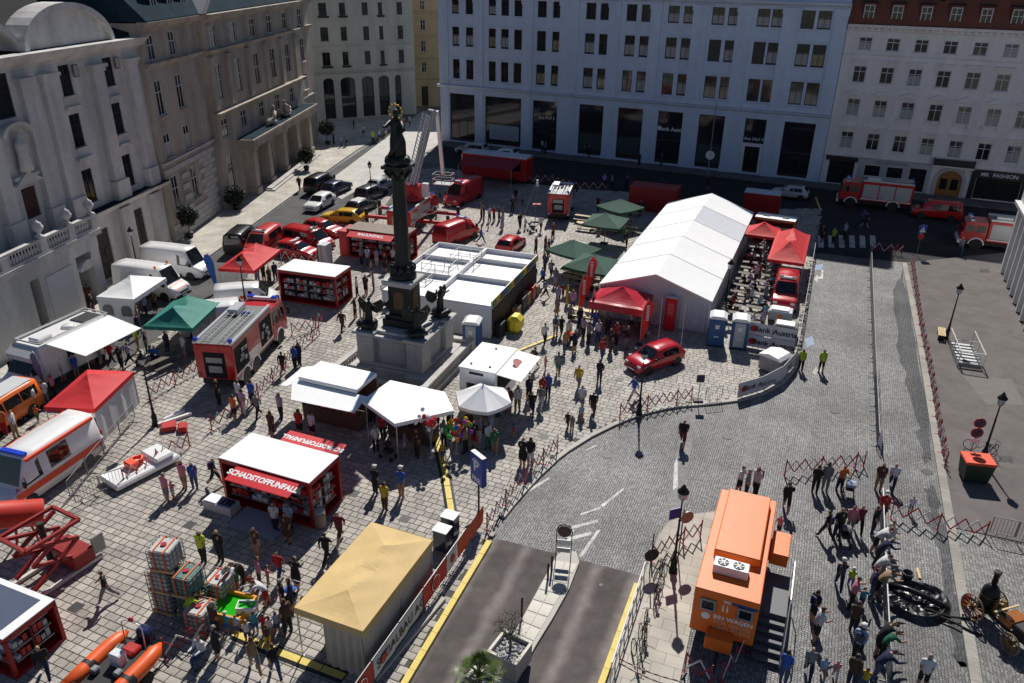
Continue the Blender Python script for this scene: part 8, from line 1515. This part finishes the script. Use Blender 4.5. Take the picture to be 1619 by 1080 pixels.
def body_mesh(pose):
    """one skinned figure (facing +y, 1.75 m) for a pose; faces sorted into clothing slots by nearest limb"""
    if pose in _pcache: return _pcache[pose]
    child = pose in 'ck'; V = []; E = []; Rr = []; tags = []
    def v(p, r, ry=None):
        k = 1.24 if r > .02 else 1.0; V.append(Vector(p)); Rr.append((r * k, (ry or r) * k)); return len(V) - 1
    def e(a, b, t): E.append((a, b)); tags.append(t)
    lean = {'l': R(38), 'f': R(6)}.get(pose, 0); seat = pose == 'q'; ph = .52 if seat else .95
    def up(z, x=0., y=0.): d = z - .95; return (x, y * math.cos(lean) + d * math.sin(lean), ph + d * math.cos(lean) - y * math.sin(lean))
    fat = 1.0
    pel = v((0, 0, ph), .145, .11); sp = v(up(1.12), .142, .11); ch = v(up(1.34), .165, .12); nk = v(up(1.5), .058); hb = v(up(1.58, 0, .01), .075, .085); hm = v(up(1.65, 0, .02), .088, .1); ht = v(up(1.735, 0, .01), .06, .07); ns = v(up(1.63, 0, .115), .014)
    e(pel, sp, 't'); e(sp, ch, 't'); e(ch, nk, 'n'); e(nk, hb, 'n'); e(hb, hm, 'h'); e(hm, ht, 'h'); e(hm, ns, 'n')
    legs = {'w': ((28, 8), (-24, 22)), 'k': ((26, 8), (-22, 20)), 'q': ((85, 85), (80, 82)), 'l': ((4, 0), (-8, 6)), 's': ((3, 0), (-3, 2)), 'f': ((4, 2), (-5, 2)), 'p': ((6, 0), (-6, 2)), 'd': ((4, 0), (-4, 2)), 'c': ((4, 0), (-4, 2))}[pose]
    for sx, (hip, kn) in zip((-1, 1), legs):
        hp = v((sx * .095, 0, ph - .06), .092 if pose != 'd' else .12); h_ = R(hip); k_ = R(hip - kn)
        kp = Vector((sx * .1, .44 * math.sin(h_), ph - .06 - .44 * math.cos(h_))); ki = v(kp, .072 if pose != 'd' else .11); ap = kp + Vector((0, .42 * math.sin(k_), -.42 * math.cos(k_))); ai = v(ap, .05); fl = .12
        ti = v(ap + Vector((sx * .02, .14, -.025)), .04, .03); e(pel, hp, 'p'); e(hp, ki, 'p'); cm = v(kp.lerp(ap, .35) + Vector((0, -.015, 0)), .058); e(ki, cm, 's'); e(cm, ai, 's'); e(ai, ti, 'f')
    arms = {'s': ((4, 8), (-4, 12)), 'w': ((-28, 20), (28, 25)), 'k': ((-28, 20), (25, 30)), 'q': ((35, 60), (30, 70)), 'l': ((62, 25), (48, 45)), 'f': ((25, 85), (12, 75)), 'p': ((78, 80), (82, 75)), 'd': ((6, 20), (15, 70)), 'c': ((15, 20), (30, 30))}[pose]
    for sx, (sh, el) in zip((-1, 1), arms):
        s0 = Vector(up(1.43, sx * .175)); si = v(s0, .066); a_ = R(sh) + (0 if pose != 'l' else 0); b_ = R(sh + el); ep = s0 + Vector((sx * .03, .28 * math.sin(a_), -.28 * math.cos(a_))); ei = v(ep, .046); wp = ep + Vector((-sx * .035, .25 * math.sin(b_), -.25 * math.cos(b_))); wi = v(wp, .031); dv = (wp - ep).normalized(); hi = v(wp + dv * .07, .034, .02); e(ch, si, 't'); e(si, ei, 'a'); e(ei, wi, 'l'); e(wi, hi, 'l')
        sd = dv.cross(Vector((1, 0, 0))).normalized()
        for k in range(5):   # thumb and four fingers
            off = sd * (-.03 + .018 * k); L = (.045, .075, .082, .076, .06)[k]; b0 = v(wp + dv * (.05 if k else .02) + off * .8, .0085); b1 = v(wp + dv * (.07 + L * .5 if k else .05) + off * (1.1 if k else 1.8), .008); b2 = v(wp + dv * (.07 + L if k else .08) + off * (1.1 if k else 2.0) + Vector((-sx * .015, 0, 0)), .0065); e(b0, b1, 'l'); e(b1, b2, 'l')
    me = bpy.data.meshes.new('body_skel'); me.from_pydata([tuple(p) for p in V], E, []); o = bpy.data.objects.new('tmp', me); COL.objects.link(o)
    md = o.modifiers.new('skin', 'SKIN'); md.use_smooth_shade = True; md.branch_smoothing = .5
    for i, (a, b) in enumerate(Rr): o.data.skin_vertices[0].data[i].radius = (a, b)
    o.data.skin_vertices[0].data[0].use_root = True
    for i, vv in enumerate(V):
        if i and not any(i in q for q in E[:1]) and False: pass
    sb_ = o.modifiers.new('sub', 'SUBSURF'); sb_.levels = 1; sb_.render_levels = 1
    bpy.context.view_layer.update(); dg = bpy.context.evaluated_depsgraph_get(); m2 = bpy.data.meshes.new_from_object(o.evaluated_get(dg)); bpy.data.objects.remove(o); m2.name = 'body'
    m2.materials.clear()
    for _ in range(7): m2.materials.append(SHOE)
    slot = {'t': 1, 'a': 1, 'l': 2, 'p': 3, 's': 4, 'f': 5, 'n': 0, 'h': 0}
    hc = V[hm]; hd = (V[ht] - V[hb]).normalized()
    for f in m2.polygons:
        c = f.center; best = 9; bt = 'n'
        for (a, b), t in zip(E, tags):
            A_, B_ = V[a], V[b]; d = B_ - A_; u = max(0, min(1, (c - A_).dot(d) / max(d.length_squared, 1e-9))); q = (A_ + d * u - c).length - (Rr[a][0] + (Rr[b][0] - Rr[a][0]) * u) * .75
            if q < best: best = q; bt = t
        s = slot[bt]
        if bt in 'hn' and (c - hc).length < .2 and bt != 't':
            rel_ = c - hc; h_ = rel_.dot(hd)
            if bt == 'h' and (h_ > .045 or rel_.y < -.01 + h_ * .3): s = 6
        f.material_index = s; f.use_smooth = True
    if child:
        for q in m2.vertices:   # larger head, shorter limbs
            if q.co.z > 1.5: q.co = hc + (q.co - hc) * 1.22
    _pcache[pose] = m2; return m2
HATM = MB().lathe([(.115, 0), (.12, .03), (.11, .09), (.06, .135), (0, .145)], 14).box(-.07, .07, .08, .2, .005, .02).mesh('cap', BARW); PACK = MB().cbox(-.15, .15, -.27, -.1, 1.02, 1.46, .05).mesh('backpack', NAVY)
PEOPLE = []
PZ = {'s': 'standing', 'w': 'walking', 'f': 'standing with hands raised in front', 'l': 'bending forward', 'p': 'holding up a camera', 'q': 'sitting', 'd': 'standing', 'c': 'standing', 'k': 'walking'}
def crowd(zone, spec, z=0., az0=None, grp=None):
    for it in spec.split(';'):
        t = it.split()
        if not t: continue
        PEOPLE.append((zone, float(t[0]), float(t[1]), t[2], None if t[3] == '-' else float(t[3]), t[4], ''.join(t[5:]), z, None))
crowd('near the road barrier', '1287 779 s 20 k k;1303 776 s 25 g g;1326 776 f 160 o n;1387 776 s 200 h t;1408 774 w 210 w n;1241 809 w 20 k k;1230 844 c - p k', RZ)
crowd('beside the dark pram', '1303 853 w 330 k k b;1322 851 s 170 k n;1341 844 s 190 p g;1355 843 w 190 m k;1378 845 s 100 k n;1392 822 s 200 r k h', RZ)
crowd('leaning on the road fence', '1382 872 l 110 w k;1384 894 l 100 n k;1381 918 l 105 w p;1384 944 l 100 t k;1375 948 s 110 n d;1385 1033 l 80 k k;1391 1042 l 90 e k;1382 1075 l 95 n d', RZ)
crowd('beyond the road fence', '1404 869 f 250 w w;1438 812 c 190 w g;1455 1088 s 20 w k', RZ)
crowd('between wagon and fence', '1324 931 w 20 h n bh;1343 930 k 20 v b h;1343 962 f 100 p k;1360 960 c 60 c d;1283 982 s 60 k k b;1287 1013 f 80 w k;1347 999 s 30 h k;1352 1041 s 40 l k bh;1275 1073 w 200 g n;1299 1073 k 200 l t;1318 1077 k 200 p w;1343 1088 s 40 h n;1364 1090 c 40 y d;1237 1080 s 30 b d', RZ)
crowd('behind the orange wagon', '1167 779 f 130 w k;1178 788 s 100 g k;1193 783 s 240 w k b', RZ)
crowd('on the open road', '1078 706 w 200 k m', RZ)
crowd('beside the bank banners', '1265 586 s 200 v k;1297 589 s 180 v k', RZ)
crowd('at the curved kerb', '826 736 d 20 k k;838 736 s 20 k w;897 678 k 200 k k;904 682 c 200 g g;919 650 w 200 w g b;919 666 c 200 l t;937 658 w 195 k h;812 688 c 90 b r;1001 633 w 250 b w')
crowd('under the hexagonal parasol', '750 708 s - k r;758 700 s - u w;772 710 s - w e;782 718 s - e t b;776 682 d - l l;787 658 s - g d;770 660 s - c k;804 652 s - m h;818 650 s - w t;742 690 s - h k')
crowd('right of the snack kiosk', '855 648 w 200 g w;841 657 w 190 k n;857 633 s 200 r g;866 629 s 20 b k;836 633 s 150 n k;845 584 w 60 h k;862 586 c 60 p t;882 594 w 10 g e;914 616 w 200 y g;947 606 s 10 k k;951 570 w 20 r d;861 546 w 20 w k')
crowd('between stage block and flags', '878 532 s 10 w g b;887 532 w 20 k k;899 538 s - w o;900 516 w 200 g k;916 520 s - k n;880 500 s - g t;882 482 s - u n;896 481 s - y y;862 472 w - u k;857 452 w - b k;871 440 w 20 g n;861 431 s - n k;845 450 s - k k;837 460 s - k g;827 458 s - h k;878 452 s - g u;890 470 c - r k;905 492 s - u d')
crowd('at the red pavilion', '940 524 s 170 b b;997 522 s 180 w k;974 545 s - r k;986 533 c - t k;1020 540 c - g k;960 534 s - k k')
crowd('beyond the stage block', '761 385 w 100 b d;761 346 s - t k;765 351 s - k k;774 350 s - w n;781 350 s - r k;789 351 s - m k;795 354 s - g d;772 362 c - w p;794 364 d - u g;810 336 s - k k;822 363 w - k n;830 363 c - w k;855 367 w - w k;826 324 c - p k;847 401 s - m k;874 378 s - m k;862 400 s - m k;867 406 s - k k;815 322 s - k g')
crowd('at the parasol tables', '934 361 q - m n;960 352 q - u k;946 370 q - n k;985 362 q - k k;1000 344 q - w n;975 350 q - r k;1012 340 s - k n;945 334 s - m k;940 432 q - k k;955 442 q - k h;930 462 q - n k;962 428 q - w k;920 436 q - g k;985 378 q - e k;990 392 s - k k;1000 405 q - k k')
crowd('in the shade by the dark container', '1010 322 s - l k;1020 324 s - k k;1030 326 s - w n;1042 328 s - u k;1052 332 s - g k;1000 318 s - k k;990 300 s - n k;955 296 s - u k;967 298 s - u n')
crowd('at the BAUUNFALL container', '572 418 s 20 g n;582 421 s 20 l d;596 421 s 20 u w;609 431 s 10 k k;622 421 s 20 w k;587 432 c 10 t d')
crowd('in front of the display container', '565 468 s 90 w k;579 466 s 200 k k;591 461 s 250 u d;562 503 s 90 k k;570 503 c 60 w t;576 501 s 60 h k;542 526 w 200 h h')
crowd('by the small red tent', '418 445 s - k k;427 451 s - h k;436 444 s - n k;446 450 s - k m;408 448 s - u g')
crowd('at the white arched tent', '220 497 s - w t;232 499 s - l n;246 492 s - h k;221 519 s - g d;121 483 s - w w;135 486 s - l g;144 483 s - h k;150 500 s - k m')
crowd('between motorhome and green tent', '102 604 s 90 w u;123 598 s - b g;141 570 s - k k;161 576 s - k g h;178 579 w 20 r k;193 582 s - k k;206 577 w 30 u k;202 541 s - g d;219 553 s - v t;221 530 s - n k;148 577 c - w p h;233 558 s - k e;241 573 q - k n;266 558 s - d d;293 566 s - w g;227 580 q - w n;248 574 q - b k')
crowd('beside the orange van', '60 650 s - w t;37 662 s - b d;27 692 s - w t;61 667 c - o e;9 687 s - o r;19 657 s - r w')
crowd('near the rear of the fire engine', '347 639 s 200 k k;372 664 s 20 o k;386 655 s 20 u w;409 662 w 200 g k;400 641 s 20 b n;445 662 s 210 u k;448 593 w 20 k m;467 582 s 20 b k;474 577 s 20 n k;379 640 s 30 w k')
crowd('left of the SCHADSTOFFUNFALL container', '265 792 s 20 p g;275 789 c 20 p w;293 773 s 200 p t;309 773 s 160 b d;342 768 w 100 k k b')
crowd('in front of the market stands', '431 692 s 20 h h;475 690 s 20 r k;495 692 s 20 w k;595 714 s 150 w k;640 712 c 90 u w;660 722 s - h h;614 676 s - k k;590 668 s - n k;594 780 s 20 k k h;609 806 s 20 y h;635 786 s 20 b t h;632 690 s - k g;650 694 s - k k')
crowd('before the SCHADSTOFFUNFALL ramp', '437 840 s 190 w n;459 840 s 190 l n;456 857 d 190 h h;538 858 w 200 m h;517 890 w 20 k k')
crowd('around the water basin', '323 889 s 190 v k;350 887 s 190 k k;408 882 s 200 h t;444 920 w 200 r d;470 930 d 20 k w;412 928 s 60 p h;425 925 c 60 p t;384 923 l 200 k k;374 930 l 190 w e;422 957 l 250 w r;449 966 s 250 k h;299 986 l 60 v k;405 1000 c 330 c b;393 1014 c 330 w n;360 1000 c 20 c b h;376 1004 c 20 l d;343 1005 s 30 h k;321 1043 q 200 w d;345 1039 d 30 k k;420 1005 c 330 r e;429 1007 c 330 w t;439 1000 c 330 l d;456 1000 s 300 h k;405 1062 w 330 t g;437 1070 w 330 k d;425 1022 c 330 h y;463 966 s 250 n k;400 940 c 200 r t')
crowd('alone on the open paving', '172 951 w 250 k g;75 1072 w 150 k n')
crowd('along the bank shopfronts', '862 243 s - b k;857 240 s - w k;926 246 s - l k;931 248 s - n k;1045 262 s - n k;1118 300 s - k k;1010 262 s - k k')
crowd('in the shaded side street', '540 232 s - l n;548 231 s - g k;575 215 w - w k;600 222 s - l k;610 216 s - b w;640 205 s - r k;648 200 s - w k;560 205 s - k k;528 228 s - k k;590 226 s - v k')
crowd('on the palace pavement', '474 302 w 190 k k')
crowd('at the crossing in the shade', '1298 383 s - k k;1316 386 s - v k;1334 378 s - l k;1362 357 w 100 b n;1366 360 w 100 k k;1516 404 w 200 g d', RZ)
crowd('by the market canopy edge', '702 704 s 20 g k;690 676 s - w n;668 690 s - b k;730 700 s - r d;736 716 s - t k;700 726 c 20 y b;712 690 s - k k;640 676 s - n g;560 668 s - h k;530 668 s - w k;606 694 s - r n')
crowd('near the marquee entrance', '930 545 s - g k;945 540 s - w d;955 552 c - r k;965 556 s - k h;922 534 s - u k;908 556 s - n k;892 560 s - t d;990 552 s - k g')
crowd('between ambulance and red tent', '30 640 s - t k;50 632 s - k d;75 640 s - w g;88 628 s - p k')
rs = random.Random(21); seated = []
for i in range(38):
    p = MQT @ Vector((hw + .5 + rs.uniform(0, 3.2), 1.5 + i * .52, 0)); seated.append((p, rs.choice('qqqs'), rs.choice('kknwgwrhul'), rs.choice('kndgh'), rs.choice((68, 248))))
for p, po_, a, b, az in seated: PEOPLE.append(('right of the marquee', p.x, p.y, po_, az, a, b, 0., p))
rn = random.Random(11); labels = {}
# spec columns: pose, azimuth, top colour, bottom colour(+b backpack, h hat)
entries = []
fixed = []
for zone, x, y, pose, az, a, b, z, p in PEOPLE: fixed.append((zone, x, y, pose, az, a, b, z, p))
for zone, x, y, pose, az, a, b, z, p in fixed:
    p = p if p is not None else G(x, y, z); entries.append((zone, p, pose, az, a, b, z))
def person_label(zone, pose, a, b):
    kid = pose in 'ck'; who = 'child' if kid else 'person'; low = 'dress' if pose == 'd' else 'trousers'
    zone = zone.replace('in the shade by the', 'by the') if len(zone.split()) > 6 else zone
    if pose == 'd': return '%s in %s dress %s' % (who, CL[a][0], zone)
    return '%s in %s top and %s %s %s %s' % (who, CL[a][0], CL[b[0]][0], low, PZ[pose].split(' with')[0], zone)
by = {}
for en in entries: by.setdefault(person_label(en[0], en[2], en[4], en[5]), []).append(en)
NTH = ['leftmost', 'second from left', 'third from left', 'fourth from left', 'fifth from left', 'sixth from left']
for lab, lst in by.items():
    lst.sort(key=lambda q: q[1].x / q[1].y)
    for i, (zone, p, pose, az, a, b, z) in enumerate(lst):
        L = lab if len(lst) == 1 else lab + ', ' + NTH[min(i, 5)]
        if len(L.split()) > 16: L = L.replace(' ' + PZ[pose].split(' with')[0] + ' ', ' ')
        if len(L.split()) > 16: L = L.replace(' trousers', '').replace('in the shade ', '')
        me = body_mesh(pose); o = link('person', me, None, (p.x, p.y, z if p.z <= z + .001 else p.z), -R(az if az is not None else rn.uniform(0, 360)))
        sc = rn.uniform(.95, 1.06) * (.64 if pose in 'ck' else 1.0); wd = sc * rn.uniform(.94, 1.1); o.scale = (wd, wd, sc)
        tag(o, L, 'child' if pose in 'ck' else 'person', 'people ' + zone)
        skin = SK[rn.choice('aab')]; low = CLM[b[0]]; short = rn.random() < .35 and b[0] not in 'dn' or pose == 'c'
        long_s = a in 'n' or rn.random() < .2
        mats = [skin, CLM[a], CLM[a] if long_s else skin, low if pose != 'd' else CLM[a], skin if (short or pose == 'd') else low, rn.choice((SHOE, SHOE, SHOEW)), HR[rn.choice(('dark', 'dark', 'brown', 'brown', 'blond', 'grey'))]]
        for s, mt in zip(o.material_slots, mats): s.link = 'OBJECT'; s.material = mt
        if 'h' in b[1:]: link('cap', HATM, o, (0, .01, 1.69))
        if 'b' in b[1:]: link('backpack', PACK, o)
# ---- prams
def pram(label, px, az, mat, z=0.):
    e = thing('pram', label, 'pram', P3(px, z), -az, 'prams'); m = MB(); m.tube([(-.22, -.45, .98), (-.22, -.2, .7), (-.2, .35, .25)], .014, 5); m.tube([(.22, -.45, .98), (.22, -.2, .7), (.2, .35, .25)], .014, 5); m.bar((-.22, -.45, .98), (.22, -.45, .98), .03); m.bar((-.22, -.35, .2), (-.2, .2, .62), .02); m.bar((.22, -.35, .2), (.2, .2, .62), .02); m.build('frame', GALV, e)
    m = MB(); m.cbox(-.2, .2, -.25, .35, .42, .62, .06); m.build('seat', PLASTIC, e); m = MB(); n = 7; vs = [(x, -.05 - .34 * math.cos(t), .58 + .36 * math.sin(t)) for t in [PI * .15 + PI * .6 * k / n for k in range(n + 1)] for x in (-.22, .22)]; m.add(vs, [(2 * k, 2 * k + 1, 2 * k + 3, 2 * k + 2) for k in range(n)]); m.build('hood', mat, e)
    for x in (-.24, .24):
        for y in (-.35, .38): m = MB(); m.cyl((x - .02, y, .13), (x + .02, y, .13), .13, n=12); m.build('wheel', RUB, e)
pram('pram with light blue hood at the road barrier', (1341, 784), R(20), CLM['l'], RZ); pram('dark pram on the road behind the spectators', (1333, 858), R(190), CLM['g'], RZ); pram('black pram beside the stage block fascia', (838, 464), R(40), CLM['k']); pram('black pram beyond the stage block', (841, 366), R(60), CLM['k']); pram('dark pram with bags in front of the market canopy', (614, 724), R(120), CLM['h']); pram('blue pram behind the yellow pavilion', (462, 958), R(200), CLM['b']); pram('white and orange pram beside the red flags', (905, 545), R(200), CLM['o'])
